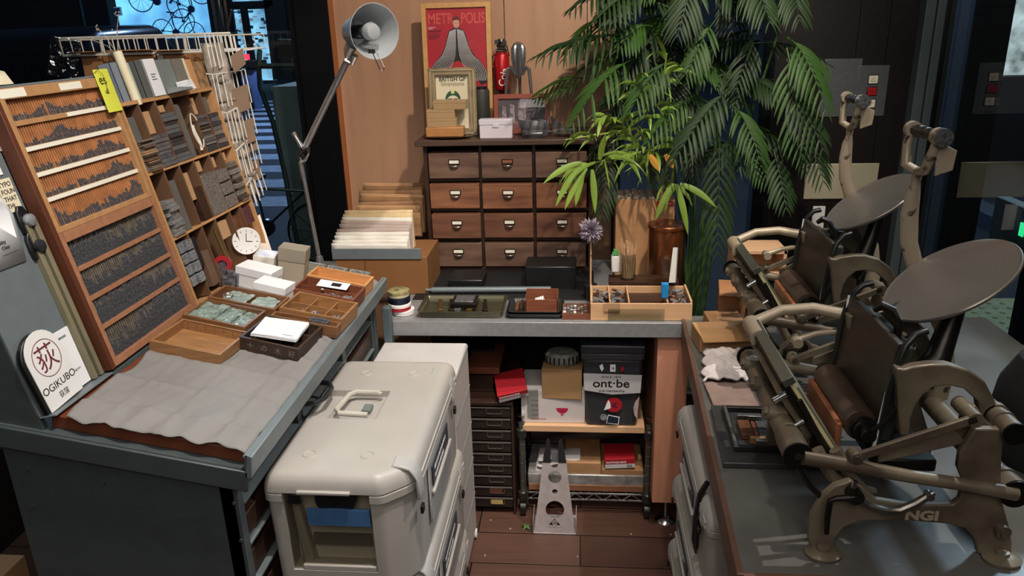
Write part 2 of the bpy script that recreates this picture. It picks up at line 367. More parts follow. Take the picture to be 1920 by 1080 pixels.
# car outside, its dark roof showing above the wire shelf
car = thing('car', 'dark car passing in front of the bicycle shop, only its roof visible', 'car', (-5.4, 10.4, 0))
CARP = mat('dark car paint', '1d2029', .25, .3)
cx_ = at(40, 62, 9).x; CMt = Matrix.Translation((cx_, 10.4, 0)) @ Matrix.Diagonal((1, .9, .88, 1))
prof = [(-2.15,.35),(-2.2,.8),(-2.1,1.12),(-1.75,1.75),(-1.4,1.93),(.2,1.97),(.9,1.35),(2.0,1.15),(2.2,.5)]
MB(CMt).prism(prof, -.9, .9, 'x').build('car_body', CARP, car, bevel=.16, seg=4)
MB(CMt).hexa([(-.68,-2.14,1.18),(.68,-2.14,1.18),(.68,-2.0,1.18),(-.68,-2.0,1.18)], [(-.55,-1.84,1.66),(.55,-1.84,1.66),(.55,-1.7,1.66),(-.55,-1.7,1.66)]).build('rear_window', mat('dark car glass', '0a0c10', .1), car, bevel=.02)
for wy in (-1.4, 1.35):
    for sx_ in (-.92, .72): MB(CMt).cyl((sx_,wy,.33), (sx_+.2,wy,.33), .33, n=24).build('wheel', MATT, car)
# scooter with a red tail light
pz = atz(478, 205, 0)
sc = thing('scooter', 'scooter with glowing red tail light riding away on the street', 'scooter', pz)
SM = Matrix.Translation(pz) @ Matrix.Scale(1.1, 4)
MB(SM).lathe([(0,0),(.13,.0),(.2,.25),(.22,.55),(.16,.75),(0,.8)], 14).build('scooter_body', mat('pale scooter', '5f6f9a', .5), sc)
MB(SM).cyl((-.06,0,.25), (.06,0,.25), .26, n=20).build('wheel', MATT, sc)
MB(SM).box(-.08, .12, -.25, -.2, .95, 1.05).build('tail_light', mat('red tail lamp', (1, .02, .05), .5, emit=4), sc)
MB(SM).box(-.35, .35, -.05, .05, .78, .84).box(-.2, .2, -.25, .4, .8, .92).build('seat', MATT, sc)
# covered trolley with a tilted sign just outside the glass
COVER = mat('dark green cover', '77807b', .75, 0, .2, 6, .2)
A = at(480, 100, 3.5); 
ct = thing('covered_rack', 'tall rack under a dark grey green cover outside the window', 'rack', (at(560, 440, 3.6).x, 3.6, 0))
def cov(u, v):
    zt, zb = at(560, 163, 3.6).z, 0
    z = zt+(zb-zt)*v; xl = at(512, 200, 3.5).x+.03*v; xr = at(618, 200, 3.6).x
    t = u*4; k = int(min(t, 3)); fr_ = t-k
    cs = [(xl,3.5),(xr,3.5),(xr,3.95),(xl,3.95),(xl,3.5)]
    x = cs[k][0]+(cs[k+1][0]-cs[k][0])*fr_; y = cs[k][1]+(cs[k+1][1]-cs[k][1])*fr_
    wv = .012*math.sin(u*60)*v; return (x+wv, y+wv, z)
b = MB().grid(64, 12, cov); zt = at(560, 163, 3.6).z; b.box(at(512,200,3.5).x, at(618,200,3.6).x, 3.5, 3.95, zt-.01, zt+.01)
b.build('cover', COVER, ct)
MB().tube([at(487,95,3.55), at(485,125,3.5), at(488,165,3.5), at(512,230,3.5), at(535,330,3.5)+Vector((0,0,0)), at(560,470,3.5)], .012, 8).build('bent_pole', mat('dark green steel', '2b3a36', .5, .4), ct)
MB().tube([at(490,124,3.5), at(580,124,3.5), at(605,140,3.55), at(612,165,3.6)], .012, 8).build('top_rail', mat('dark green steel', '2b3a36'), ct)
sg = thing('tilted_sign', 'small dark sign panel clamped above the covered rack outside', 'sign', at(545, 125, 3.6))
c0 = at(545, 92, 3.6)
MB(Matrix.Translation(c0) @ Matrix.Rotation(R(4), 4, 'Y')).box(-.055, .055, -.006, .006, -.04, .04).build('sign_board', mat('sign dark', '1d2422', .5), sg)
MB(Matrix.Translation(c0) @ Matrix.Rotation(R(4), 4, 'Y')).tube([(-.057,0,-.042),(.057,0,-.042),(.057,0,.042),(-.057,0,.042)], .002, 6, True).build('sign_rim', mat('sign rim', '6f7a78', .5), sg)
MB().tube([c0-Vector((0,0,.04)), c0-Vector((0,0,.085))], .004, 6).build('clamp', CHROME, sg)
# plant pots and bags on the pavement outside: a parked bicycle by the window
bicycle('dark bicycle parked right outside the window below the street crossing', (512, 425), 3.45, .42, 8, mat('black bicycle', '1a1c20', .35, .3))
l = bpy.data.lights.new('street_fill', 'POINT'); l.energy = 45; l.color = (.85, 1, .95); l.shadow_soft_size = .3  # unseen light added to brighten the covered rack
o = bpy.data.objects.new('street_fill', l); COL.objects.link(o); o.location = (-1.6, 3.3, 3.0)
# unseen light added above the road to stand for the shop's spill
l = bpy.data.lights.new('street_fill', 'POINT'); l.energy = 1500; l.color = (.45, .62, 1); l.shadow_soft_size = .2
o = bpy.data.objects.new('street_fill', l); COL.objects.link(o); o.location = (-4, 14, 5)
l = bpy.data.lights.new('street_fill', 'POINT'); l.energy = 380; l.color = (.8, .9, 1); l.shadow_soft_size = .2  # unseen light added so the paving beyond the side glass shows
o = bpy.data.objects.new('street_fill', l); COL.objects.link(o); o.location = (3.2, 4.2, 3.4)
# bright shop front far off at the right
b = MB(); p = at(1925, 30, 9); b.box(p.x-.25, p.x+3, 9, 9.1, p.z-.6, p.z+1.5)
fs = thing('far_shop', 'bright shop front glimpsed at the edge of the side window', 'shop', (p.x+1, 9, 0))
b.build('lit_front', mat('far lit front', (.6, .6, .5), .8, 0, .8, 5, emit=1.2), fs, smooth=0)
b = MB(); b.box(p.x-.3, p.x+3, 8.8, 9, p.z-1.9, p.z-.6); b.build('dark_counter', NAVY, fs, smooth=0)
# ------------------------------------------------------------------ left: steel type cabinet, leaning racks
S12, C12 = math.sin(R(12)), math.cos(R(12))
LF = Matrix(((0,-S12,C12,-.95),(1,0,0,0),(0,C12,S12,.966),(0,0,0,1)))       # x along the room, y up the leaning back, z off it
dA = math.atan(.183); SD, CD = math.sin(dA), math.cos(dA)
DF = Matrix(((0,-CD,SD,-.585),(1,0,0,0),(0,SD,CD,.9),(0,0,0,1)))           # x along the room, y up the sloping desk top, z off it
Y0, Y1 = 1.127, 2.10
cab = thing('type_cabinet', 'grey green steel type cabinet with sloping top and leaning back', 'cabinet', (-.8, 1.6, 0))
b = MB(); zf = lambda x: .868+.183*(-.585-x)
b.prism([(-1.04,0),(-.612,0),(-.612,zf(-.612)-.012),(-1.04,zf(-1.04)-.012)], Y0, Y0+.02, 'y').build('end_panel', STEEL_DARK, cab, bevel=.002)
MB().prism([(-1.04,0),(-.612,0),(-.612,zf(-.612)-.012),(-1.04,zf(-1.04)-.012)], Y1-.02, Y1, 'y').build('end_panel', STEEL_DARK, cab, bevel=.002)
b = MB().box(-1.04, -1.02, Y0+.02, Y1-.02, 0, .93).box(-1.02, -.63, Y0+.02, Y1-.02, .02, .04); b.build('back_panel', STEEL_DARK, cab)
# top sheet with front lip
b = MB(DF); b.box(Y0-.012, Y1, -.012, .47, -.034, -.026); b.box(Y0-.014, Y0-.004, -.012, .47, -.068, -.026); b.build('cabinet_top', STEEL_DARK, cab, bevel=.002)
b = MB(DF); b.box(Y0-.014, Y1, -.017, -.006, -.040, .006); b.box(Y0-.014, Y1, -.006, .0, .0, .006); b.build('top_rim', STEEL_GREY, cab, bevel=.002)
b = MB()
for y in (Y0+.0, 1.45, 1.78, Y1-.03): b.box(-.646, -.618, y, y+.03, 0, .84)
for y in (1.135,): b.box(-.622, -.616, y, y+.012, .1, .84)
b.build('upright', STEEL_DARK, cab, bevel=.002)
for i, (x, z) in enumerate([(-1.0,.86),(-.86,.836),(-.62,.8),(-.619,.72),(-.622,.55),(-1.01,.78),(-1.015,.6)]):
    MB().cyl((x, Y0-.003, z), (x, Y0+.001, z), .0035, n=10).build('rivet', STEEL_DARK, cab)
b = MB()
for k in range(8):
    z = .78-k*.09
    b.box(-.645, -.617, Y0+.03, Y1-.03, z-.004, z)
b.build('slide_rail', STEEL_GREY, cab)
# drawers (type cases) seen edge-on in the open side
for k in range(8):
    z = .785-k*.09
    d = thing('type_case_drawer', 'dark wooden type case slid into the steel cabinet, %s from the top' % ORD[k], 'type case', (-.8, 1.6, z), 'type cases slid into the steel cabinet')
    for (ya, yb) in ((Y0+.035, 1.445), (1.485, 1.775), (1.815, Y1-.035)):
        MB().box(-.98, -.628+.004*(k % 2), ya, yb, z+.003, z+.05).build('case_front', DARKW, d, bevel=.002)
    MB().box(-.624+.004*(k % 2), -.620+.004*(k % 2), 1.58, 1.66, z+.012, z+.032).build('label_holder', ALU, d)
# curved pull handle near (620,690)
ph = at(612, 690, 1.52); 
b = MB().tube([(-.618,1.47,.818),(-.585,1.475,.818),(-.572,1.50,.818),(-.572,1.55,.818),(-.585,1.575,.818),(-.618,1.58,.818)], .006, 8)
b.build('pull_handle', mat('dark steel handle', '3c4345', .35, .6), cab)
# leaning back sheet with its end cheek and the stand-off rail
MB(LF).box(Y0, 1.303, 0, .555, -.004, .0).box(Y0, 1.303, -.004, .0, -.004, .03).box(1.303, Y1, 0, .545, -.03, -.024).build('back_sheet', STEEL_GREY, cab, bevel=.0015)
b = MB(LF); b.hexa([(Y0,-.045,-.005),(Y0+.012,-.045,-.005),(Y0+.012,-.045,-.11),(Y0,-.045,-.11)], [(Y0,.555,-.004),(Y0+.012,.555,-.004),(Y0+.012,.555,-.11),(Y0,.555,-.11)])
b.build('end_cheek', STEEL_DARK, cab, bevel=.002)
MB(LF).box(1.272, 1.283, .002, .318, .0, .012).build('side_strip', mat('olive wood batten', '7e775e', .5, 0, .2, 8, .05), cab, bevel=.001)
MB(LF).box(1.2835, 1.2885, .002, .318, .0, .007).build('batten_groove', mat('navy rubber strip', '141a28', .5), cab)
MB(LF).box(1.289, 1.300, .002, .322, .0, .014).build('side_strip', _mats['olive wood batten'], cab, bevel=.001)
MB(LF).box(1.304, 1.316, .003, .555, .0, .03).build('side_strip', mat('shadowed rack side', '5a2f1c', .5), cab, bevel=.001)  # dark strip standing for the shadow on the racks' left side
MB(LF).box(1.26, 1.655, .5565, .561, -.004, .024).build('top_ledge', STEEL_GREY, cab, bevel=.001)
MB(LF).box(1.303, 2.10, -.012, -.002, .0, .028).build('bottom_ledge', STEEL_DARK, cab, bevel=.001)

# papers, stickers, magnets on the sheet
def lfp(px, py): 
    n = Vector((C12, 0, S12)); O = Vector((-.95, 0, .966)); r = MW @ Vector((px-CX, py-CY, FPX)); p = EYE + r*(n.dot(O-EYE)/n.dot(r))
    return p.y, (p-O).dot(Vector((-S12, 0, C12)))
nt_ = thing('handwritten_note', 'white paper note with handwriting held by a magnet on the grey sheet', 'note', LF @ Vector((1.2,.3,0)))
b = MB(LF).add([(1.100,.262,.002),(1.247,.258,.003),(1.262,.345,.004),(1.250,.385,.003),(1.10,.40,.002)], [(0,1,2,3,4)]); b.build('sheet', PAPER, nt_, solid=.0004)
for k, (x, y, t) in enumerate([(1.208,.35,'mm'),(1.214,.336,'wn'),(1.196,.300,'& Quality'),(1.216,.290,'Clear')]):
    text('handwriting', t, .009, INK, LF @ Matrix.Translation((x-.012, y, .0045)), nt_)
MB(LF).box(1.20, 1.24, .2805, .281, .0035, .004).build('ruled_line', INK, nt_)
cd = thing('typography_card', 'small cream card printed TYPO in black capitals above the note', 'card', LF @ Vector((1.27,.4,0)))
MB(LF).box(1.255, 1.292, .345, .405, .0015, .003).build('card', CREAM, cd)
for k, t in enumerate(('TYPO', 'FOUN', 'THAT', 'THI')): text('print', t, .012, INK, LF @ Matrix.Translation((1.258, .391-k*.013, .0034)), cd)
cd = thing('sticker', 'round cornered cream sticker with red lettering on the grey sheet', 'sticker', LF @ Vector((1.25,.43,0)))
MB(LF).box(1.225, 1.283, .412, .466, .001, .0025).build('sticker_base', PAPER, cd, bevel=.001)
text('print', 'CARDS', .013, RED, LF @ Matrix.Translation((1.230, .446, .0028)), cd); text('print', 'Illumini', .011, RED, LF @ Matrix.Translation((1.230, .430, .0028)), cd)
MB(LF).box(1.262, 1.27, .418, .426, .0026, .003).build('mark', RED, cd)
cd = thing('sticker', 'small square grey picture sticker, topmost on the grey sheet', 'sticker', LF @ Vector((1.3,.48,0)))
MB(LF).box(1.288, 1.318, .452, .486, .001, .0025).build('sticker_base', mat('grey picture', '8f9193', .6, 0, .6, 90), cd)
def magnet(x, y, col, lab):
    o = thing('magnet_hook', lab, 'magnet', LF @ Vector((x, y, 0)))
    MB(LF).prism([(x-.014+.0*0, y-.026),(x+.006,y-.026),(x+.012,y-.012),(x+.013,y+.010),(x+.006,y+.024),(x-.006,y+.026),(x-.014,y+.014),(x-.016,y-.008)], 0, .008).build('magnet_base', BLACK, o, bevel=.002)
    MB(LF @ Matrix.Translation((x+.002, y-.004, .008))).lathe([(0,0),(.011,0),(.0125,.004),(.011,.010),(.006,.013),(0,.0135)], 24).build('knob', col, o)
x, y = lfp(41, 412); magnet(x, y, mat('grey magnet', 'a7abad', .3, .5), 'round grey magnet clip above the black one on the steel sheet')
x, y = lfp(60, 460); magnet(x, y, mat('black magnet', '2a2b2e', .2), 'round black magnet clip beside the note on the steel sheet')
# information card holder and the second card behind it
o = thing('card_holder', 'white OGIKUBO card with circled red brown character in dark holder', 'sign', LF @ Vector((1.2,0,0)))
def arch(x0, x1, y0, y1, sk=0, n=14):
    r = (x1-x0)/2; c = (x0+x1)/2
    return [(x0, y0), (x1, y0)]+[(c+r*math.cos(math.pi*i/n), y1-r+r*math.sin(math.pi*i/n)) for i in range(n+1)]
LC = LF @ Matrix.Translation((1.134, .001, .006)) @ Matrix.Rotation(R(3), 4, 'Z')
MB(LC).prism(arch(-.006, .088, .0, .139), 0, .010).build('holder', BLACK, o, bevel=.002)
MB(LC).prism(arch(.0, .092, .0, .140), .011, .0125).build('card_front', WHITE, o)
BRN = mat('red brown print', '6a2e36', .5)
MB(LC).tube([(.047+.034*math.cos(i*.1963), .088+.034*math.sin(i*.1963), .0127) for i in range(32)], .0007, 6, True).build('ring_mark', BRN, o)
text('character', '荻', .052, BRN, LC @ Matrix.Translation((.047, .070, .0127)), o, 'CENTER')
text('lettering', 'OGIKUBO', .019, INK, LC @ Matrix.Translation((.047, .031, .0127)), o, 'CENTER', 1.05)
text('lettering', '荻窪', .013, INK, LC @ Matrix.Translation((.047, .012, .0127)), o, 'CENTER')
o = thing('information_card', 'plain white card tucked behind the OGIKUBO sign', 'card', LF @ Vector((1.27,0,0)))
MB(LF).box(1.205, 1.271, .003, .118, .0015, .004).build('card', PAPER, o, bevel=.0005)
scribble('small_print', 1, .034, .010, GREYP, LF @ Matrix.Translation((1.222, .102, .0042)), o); text('small_print', 'instagram', .007, GREYP, LF @ Matrix.Translation((1.232, .035, .0042)), o)
# leaflet leaning at the far top left (cropped)
o = thing('leaflet', 'pale leaflet with small dark mark above the type rack', 'leaflet', at(10, 145, 1.45))
MB().add([at(-60,165,1.40), at(26,157,1.45), at(8,134,1.47), at(-60,120,1.45)], [(0,1,2,3)]).build('sheet', CREAM, o, solid=.0006)

# two racks of lead type ------------------------------------------------
random.seed(3)
sort_meshes = {}
def column_mesh(k, tall):
    b = MB(); y = 0; i = 0
    rnd = random.Random(k*7+tall)
    while y < .035 if tall else y < .014:
        h = rnd.uniform(.0035, .006); d = rnd.uniform(-.0006, .0006)
        b.box(-.0026+d*.3, .0026+d*.3, y, y+h-.0004, .006, .0196+d)
        b.box(-.0014, .0012, y+.001, y+h-.0014, .0196+d, .0203+d); y += h
    return b
NSLOT = 45
cols = []
def type_rack(name, lab, x0, x1, y0, y1, wood, tall, nrow, fin_mat, ledge_mats):
    t = thing(name, lab, 'type rack', LF @ Vector(((x0+x1)/2, y0, 0)))
    fr_w = .0115
    b = MB(LF); b.box(x0, x0+fr_w, y0, y1, .002, .028).box(x1-fr_w, x1, y0, y1, .002, .028).box(x0+fr_w, x1-fr_w, y1-.020, y1, .002, .028).box(x0+fr_w, x1-fr_w, y0, y0+(.014 if tall else .010), .002, .028)
    b.build('rack_frame', wood, t, bevel=.0008)
    MB(LF).box(x0+.005, x1-.005, y0+.005, y1-.005, .0, .003).build('back_board', mat('rack back wood', '4f2f1c' if not tall else '3c2820', .6), t)
    ya, yb = y0+(.014 if tall else .010), y1-.020; rh = (yb-ya)/nrow; xa, xb = x0+fr_w+.002, x1-fr_w-.002; pw = (xb-xa)/NSLOT
    for r in range(nrow):
        yb_ = ya+r*rh; led = .0095 if r else .0
        if r:
            MB(LF).box(x0+fr_w, x1-fr_w, yb_, yb_+led, .002, .0225).build('ledge', wood, t, bevel=.0004)
            lx0, lx1 = ledge_mats[r]
            if lx1 > lx0: MB(LF).box(x0+.002+(x1-x0-.004)*lx0, x0+.002+(x1-x0-.004)*lx1, yb_+.0008, yb_+led-.0008, .0226, .0232).build('label_strip', LABEL, t)
        b = MB(LF)
        for i in range(NSLOT+1):
            xx = xa+i*pw; b.box(xx-.0010, xx+.0010, yb_+led, yb_+rh, .003, .0185 if not tall else .017)
        b.build('divider_slats', fin_mat, t, smooth=0)
        ph = random.uniform(0, 6)
        for i in range(NSLOT):
            u = i/NSLOT
            if tall: h = .68+.30*math.sin(ph+u*5+random.uniform(-.4,.4)); h = max(.25, min(1, h+random.uniform(-.3,.3))); 
            else:
                h = .18+.14*u+.5*max(0, math.sin(ph+u*7))**6*random.uniform(.5, 1); h = min(1, h+random.uniform(-.05, .12))
                if random.random() < .02: continue
            cols.append((h*(rh-led-.002), xa+(i+.5)*pw, yb_+led, tall, r, i))
    return t
PINK = mat('rosy rack wood', 'a06f52', .5, 0, .12, 6, .04, (1, 12, 12)); GOLD = mat('golden rack wood', 'b08458', .5, 0, .10, 6, .04, (1, 12, 12))
FIN1 = mat('copper brown slat', 'bd7f52', .5, 0, .25, 40); FIN2 = mat('grey metal slat', '8d8276', .4, .4, .4, 60)
type_rack('type_rack', 'golden wooden rack of small lead type with white label strips, the upper one', 1.318, 1.656, .284, .556, GOLD, 0, 5, FIN1, [None,(0,1),(0,1),(0,1),(.5,1)])
type_rack('type_rack', 'reddish wooden rack packed with dark lead type, the lower one', 1.318, 1.656, .004, .283, PINK, 1, 4, FIN2, [None,(0,0),(0,0),(0,0)])
# header and first ledge labels of the upper rack
o = bpy.data.objects.get('type_rack')
MB(LF).box(1.49, 1.56, .539, .553, .0281, .0286).build('label_strip', LABEL, o); MB(LF).box(1.321, 1.39, .538, .554, .0281, .0286).build('label_strip', LABEL, o)
protos = {}
rows_nm = ['bottom', 'second lowest', 'middle', 'fourth lowest', 'top']
cols.sort(key=lambda c: -c[0]*(1.6 if c[3] else 1))
rest = MB()
for n, (h, x, y, tall, r, hh) in enumerate(cols):
    k = n % 5; key = (k, tall)
    base = .035 if tall else .014
    M = LF @ Matrix.Translation((x, y, 0)) @ Matrix.Diagonal((1, h/base, 1, 1))
    if n < 300:
        if key not in protos:
            o = column_mesh(k, tall).build('lead_type_stack', LEAD, smooth=0); protos[key] = o.data
        else:
            o = bpy.data.objects.new('lead_type_stack', protos[key]); COL.objects.link(o)
        place(o, M)
        tag(o, 'lead type, %s slot from left, %s row of the %s rack' % (ORD[hh], rows_nm[r], 'lower reddish' if tall else 'upper golden'), 'lead type', 'lead type in the %s row of the %s rack' % (rows_nm[r], 'lower' if tall else 'upper'))
    else:
        c = column_mesh(k, tall); vs = [M @ v for v in c.v]; rest.add(vs, c.f)
tag(rest.build('lead_type_stack', LEAD, smooth=0), 'short lead type in the remaining slots of the two type racks', 'lead type', kind='stuff')

# compartment tray with leads, blocks and ornaments ----------------------
TX, TV = [1.672, 1.735, 1.809, 1.884, 1.971, 2.039, 2.110], [.006, .172, .330, .490]
t = thing('compartment_tray', 'large wooden compartment tray of leads and blocks leaning beside the type racks', 'tray', LF @ Vector((1.95, 0, 0)))
MB(LF).box(TX[0]-.008, TX[-1]+.008, .0, .49, -.022, -.016).build('tray_back', DARKW, t)
b = MB(LF); b.box(TX[0]-.010, TX[0]-.003, 0, .495, -.016, .03).box(TX[-1]+.003, TX[-1]+.010, 0, .495, -.016, .03).box(TX[0]-.003, TX[-1]+.003, .488, .495, -.016, .03).box(TX[0]-.003, TX[-1]+.003, 0, .006, -.016, .03)
b.build('tray_frame', OAKX, t, bevel=.0008)
for v in TV[1:3]: MB(LF).box(TX[0]-.003, TX[-1]+.003, v-.003, v+.003, -.016, .03).build('shelf', OAKX, t, bevel=.0006)
subs = [(1.850,.312,.49)]
for i, x in enumerate(TX[1:-1]):
    for j in range(3): MB(LF).box(x-.0025, x+.0025, TV[j]+.003, TV[j+1]-.003, -.016, .0295).build('divider', mat('brown divider wood', '644732', .6, 0, .15, 8, .05), t, bevel=.0005)
def block(name, lab, cat, x0, x1, y0, y1, z0, z1, m, grp=None, bev=.0006):
    o = MB(LF).box(x0, x1, y0, y1, z0, z1).build(name, m, bevel=bev); return tag(o, lab, cat, grp)
def strips(x0, x1, y0, y1, n, mats, z1, lab, grp, jit=.006):
    dy = (y1-y0)/n
    for i in range(n):
        a = random.uniform(0, jit); e = random.uniform(0, jit)
        lab_ = '%s, %s from the bottom' % (lab, ORD[i]); o = MB(LF).box(x0+a, x1-e*.3, y0+i*dy+.0002, y0+(i+1)*dy-.0006, -.014, z1-random.uniform(0, .008)).build('spacing_strip', random.choice(mats), bevel=.0003, smooth=0)
        tag(o, lab_, 'spacing strip', grp)
GREYB = mat('grey board', '5f5d59', .6, 0, .1); TAN = mat('tan wood block', 'b38d66', .6, 0, .1, 8, .05); WOODB = [mat('strip dark', '4a3d34', .6), mat('strip grey', '7b746c', .5, .2), mat('strip tan', 'a1815f', .6), mat('strip brown', '6b5140', .6)]
GS = [mat('lead strip', '77787b', .4, .5, .2, 50), mat('lead strip dark', '4c4c50', .4, .5, .2, 50), mat('lead strip pale', '979592', .4, .4, .2, 50)]
x = TX; g = .004
T2, T1 = .334, .176
block('wood_block', 'grey board block standing in the top left compartment of the tray', 'block', x[0]+.003, x[0]+.032, T2, .462, -.014, .026, GREYB)
block('wood_block', 'tan wooden block standing in the second compartment of the top tier', 'block', x[1]+g, x[1]+.036, .415, .468, -.014, .026, TAN)
block('wood_block', 'small tan wooden block, lying above the tall slate grey stack', 'block', x[2]+g, x[2]+.035, .458, .475, -.014, .026, TAN)
block('wood_block', 'tall grey board block standing beside the white string', 'block', x[3]+g, x[3]+.030, T2, .470, -.014, .027, GREYB)
block('wood_block', 'tan wooden block at the top of the fifth compartment', 'block', x[4]+g, x[4]+.028, .435, .478, -.014, .026, TAN)
block('wood_block', 'grey block in the top right corner compartment of the tray', 'block', x[5]+g, x[5]+.030, .432, .474, -.014, .026, GREYB)
strips(x[0]+g, x[1]-g, T2, .408, 15, WOODB, .040, 'thin wooden spacing strip in the left compartment of the tray', 'wooden strips in the left compartment', .014)
strips(x[1]+g, x[2]-g, T2, .411, 8, [LEAD, GS[0]], .034, 'dark ribbed lead block stacked below the tan block in the tray', 'ribbed lead blocks in the second compartment', .004)
strips(x[2]+g, x[3]-g, T2, .455, 12, [GS[1], mat('slate strip', '5c5f60', .5)], .033, 'flat slate grey lead stacked in the tall middle compartment', 'slate grey leads in the middle compartment', .002)
strips(x[4]+g, x[5]-g, .352, .431, 18, [GS[2], WOODB[0], GS[0]], .032, 'thin pale strip stacked in the fifth compartment of the tray', 'pale strips in the fifth compartment', .005)
block('wood_block', 'grey lead block under the pale strips of the fifth compartment', 'block', x[4]+g, x[5]-g, T2, .350, -.014, .03, GS[1])
strips(x[5]+.006, x[6]-.004, T2, .43, 8, [GS[0], GS[1], WOODB[1]], .03, 'short grey block piled in the rightmost compartment', 'grey blocks in the rightmost compartment', .016)
# middle tier
strips(x[0]+g, x[1]-g, T1, .262, 9, [LEAD2, GS[2]], .038, 'bright lead slug stacked in the lower left compartment', 'bright slugs in the lower left compartment', .02)
block('wood_block', 'grey board block standing in the middle tier of the tray', 'block', x[1]+g, x[1]+.034, T1, .300, -.014, .027, GREYB)
block('wood_block', 'tan wooden block standing in the middle tier of the tray', 'block', x[2]+g, x[2]+.030, .235, .305, -.014, .026, TAN)
block('wood_block', 'dark wooden block standing below the tan block of the middle tier', 'block', x[2]+.033, x[3]-g, T1, .262, -.014, .027, DARKW)
ORN = mat('ornament casting', '8a8681', .4, .5, .7, 260, .6, detail=6)
block('type_ornament', 'tall block of finely set grey ornaments framed in wood', 'ornament block', x[3]+g, x[4]-g, T1, .285, -.014, .031, ORN)
for j in range(3): block('type_ornament', 'small square block of set grey ornaments beside the tall one, %s from the bottom' % ORD[j], 'ornament block', x[4]+g, x[5]-g, T1+.001+j*.036, T1+.033+j*.036, -.014, .031, ORN, 'small ornament blocks')
block('wood_block', 'small tan block in the compartment above the ornaments', 'block', x[3]+g, x[3]+.036, .294, .322, -.014, .024, TAN)
block('wood_block', 'small tan bracket block above the square ornaments', 'block', x[4]+g, x[4]+.028, .290, .318, -.014, .024, TAN)
block('wood_block', 'small tan block above the fanned dark strips', 'block', x[5]+g, x[5]+.028, .298, .320, -.014, .024, TAN)
strips(x[5]+g, x[6]-g, T1, .29, 17, [WOODB[0], WOODB[1], GS[2]], .036, 'thin dark strip fanned in the right middle compartment', 'dark strips in the right compartment', .02)
# bottom tier
for j in range(4):
    for i in range(2): block('type_ornament', 'bright lead slug block in the lowest left compartment, %s row up, %s' % (ORD[j], ('left','right')[i]), 'ornament block', x[0]+g+i*.028, x[0]+.029+i*.029, .05+j*.028, .074+j*.028, -.014, .03+.006*i, LEAD2, 'bright slug blocks in the lowest tier')
block('wood_block', 'black block standing among the lowest slugs', 'block', x[1]+g, x[1]+.03, .08, .155, -.014, .026, BLACK)
block('wood_block', 'brown block leaning in the lowest tier of the tray', 'block', x[1]+.035, x[2]-.006, .02, .11, -.014, .026, WOODB[3])
block('type_ornament', 'short grey lead block at the foot of the tray, beside the brown block', 'ornament block', x[2]+g, x[2]+.05, .012, .06, -.014, .03, LEAD)
block('wood_block', 'cream block lying in the lowest tier under the ornaments', 'block', x[3]+g, x[3]+.055, .11, .155, -.014, .028, TAN)
block('wood_block', 'rusty brown block in the lowest tier beside the cream block', 'block', x[4]+g, x[4]+.05, .10, .150, -.014, .03, BROWNW)
block('wood_block', 'dark red wrapped block in the lowest right compartment', 'block', x[5]+g, x[5]+.055, .11, .158, -.014, .03, mat('dark red paper', '5a3236', .6, 0, .3, 20))
o = MB(LF); o.tube([(1.945+.020*math.cos(a*.3), .395+.045*math.sin(a*.3), .034+.001*math.sin(a)) for a in range(2, 20)], .0016, 6)
for q in range(4): o.tube([(1.985+.004*q, .345+.06*math.sin(.3*i)*.9, .034+.004*math.cos(i+q)) if False else (1.932+.003*q+.004*math.sin(i*.5), .345+i*.006, .033) for i in range(12)], .0014, 6)
tag(o.build('white_string', mat('white string', 'd9d3c3', .7)), 'loop of white string hanging in the compartment tray', 'string')
b = MB(LF); b.tube([(x[2]+.06, .02, .036), (x[2]+.045, .09, .036), (x[2]+.04, .15, .036)], .004, 8); tag(b.build('brass_rod', mat('brass', 'b49a5a', .3, .9)), 'brass rod leaning in the tray beside the ornament block', 'rod')

# notebooks and papers standing on top of the tray
def book(name, lab, cat, x0, x1, h, m, z0=.0, z1=.03, lean=0, y0=.497, cover=None, grp=None):
    M = LF @ Matrix.Translation((x0, y0, 0)) @ Matrix.Rotation(R(lean), 4, 'Z')
    o = thing(name, lab, cat, M @ Vector((0,0,0)), grp)
    if cover:
        b = MB(M); b.box(0, x1-x0, 0, h, z1-.0015, z1).box(0, x1-x0, 0, h, z0, z0+.0015).box(0, .0015, 0, h, z0, z1); b.build('cover', m, o)
        MB(M).box(.002, x1-x0-.002, .002, h-.002, z0+.0015, z1-.0015).build('pages', PAPER, o)
    else: MB(M).box(0, x1-x0, 0, h, z0, z1).build('sheet', m, o, bevel=.0006)
    return o, M
MB(LF).box(1.668, 2.113, .4952, .4968, -.03, .03).build('tray_top', OAKX, t)
o, M = book('yellow_card', 'bright yellow card with black script standing next to the type rack', 'card', 1.612, 1.664, .092, mat('yellow card', 'd8dc4a', .7), .030, .032, 0, .480)
text('script', 'es', .030, INK, M @ Matrix.Translation((.006, .060, .0325)), o); text('script', 'a2', .015, INK, M @ Matrix.Translation((.014, .040, .0325)), o)
MB(M).tube([(0,.085,.033),(.01,.092,.036),(.02,.08,.037),(.022,.06,.036),(.019,.04,.034)], .0006, 5).build('cord', mat('brown cord', '8a6a34', .7), o)
book('notebook', 'slim grey blue notebook beside the yellow card', 'notebook', 1.690, 1.716, .10, mat('grey blue cover', '7d8690', .6), -.005, .025, 0, .485, True)
o = thing('paper_roll', 'rolled cream paper tube standing on the tray', 'paper roll', LF @ Vector((1.735,.5,0)))
MB(LF).cyl((1.745,.485,.022), (1.742,.608,.022), .0105, n=24, cap=False).cyl((1.745,.485,.022), (1.742,.606,.022), .007, n=18).build('roll', CREAM, o)
book('notebook', 'pale green notebook edge behind the paper tube', 'notebook', 1.757, 1.773, .085, mat('pale green cover', 'a9b3ab', .6), -.01, .02, 0, .497, True)
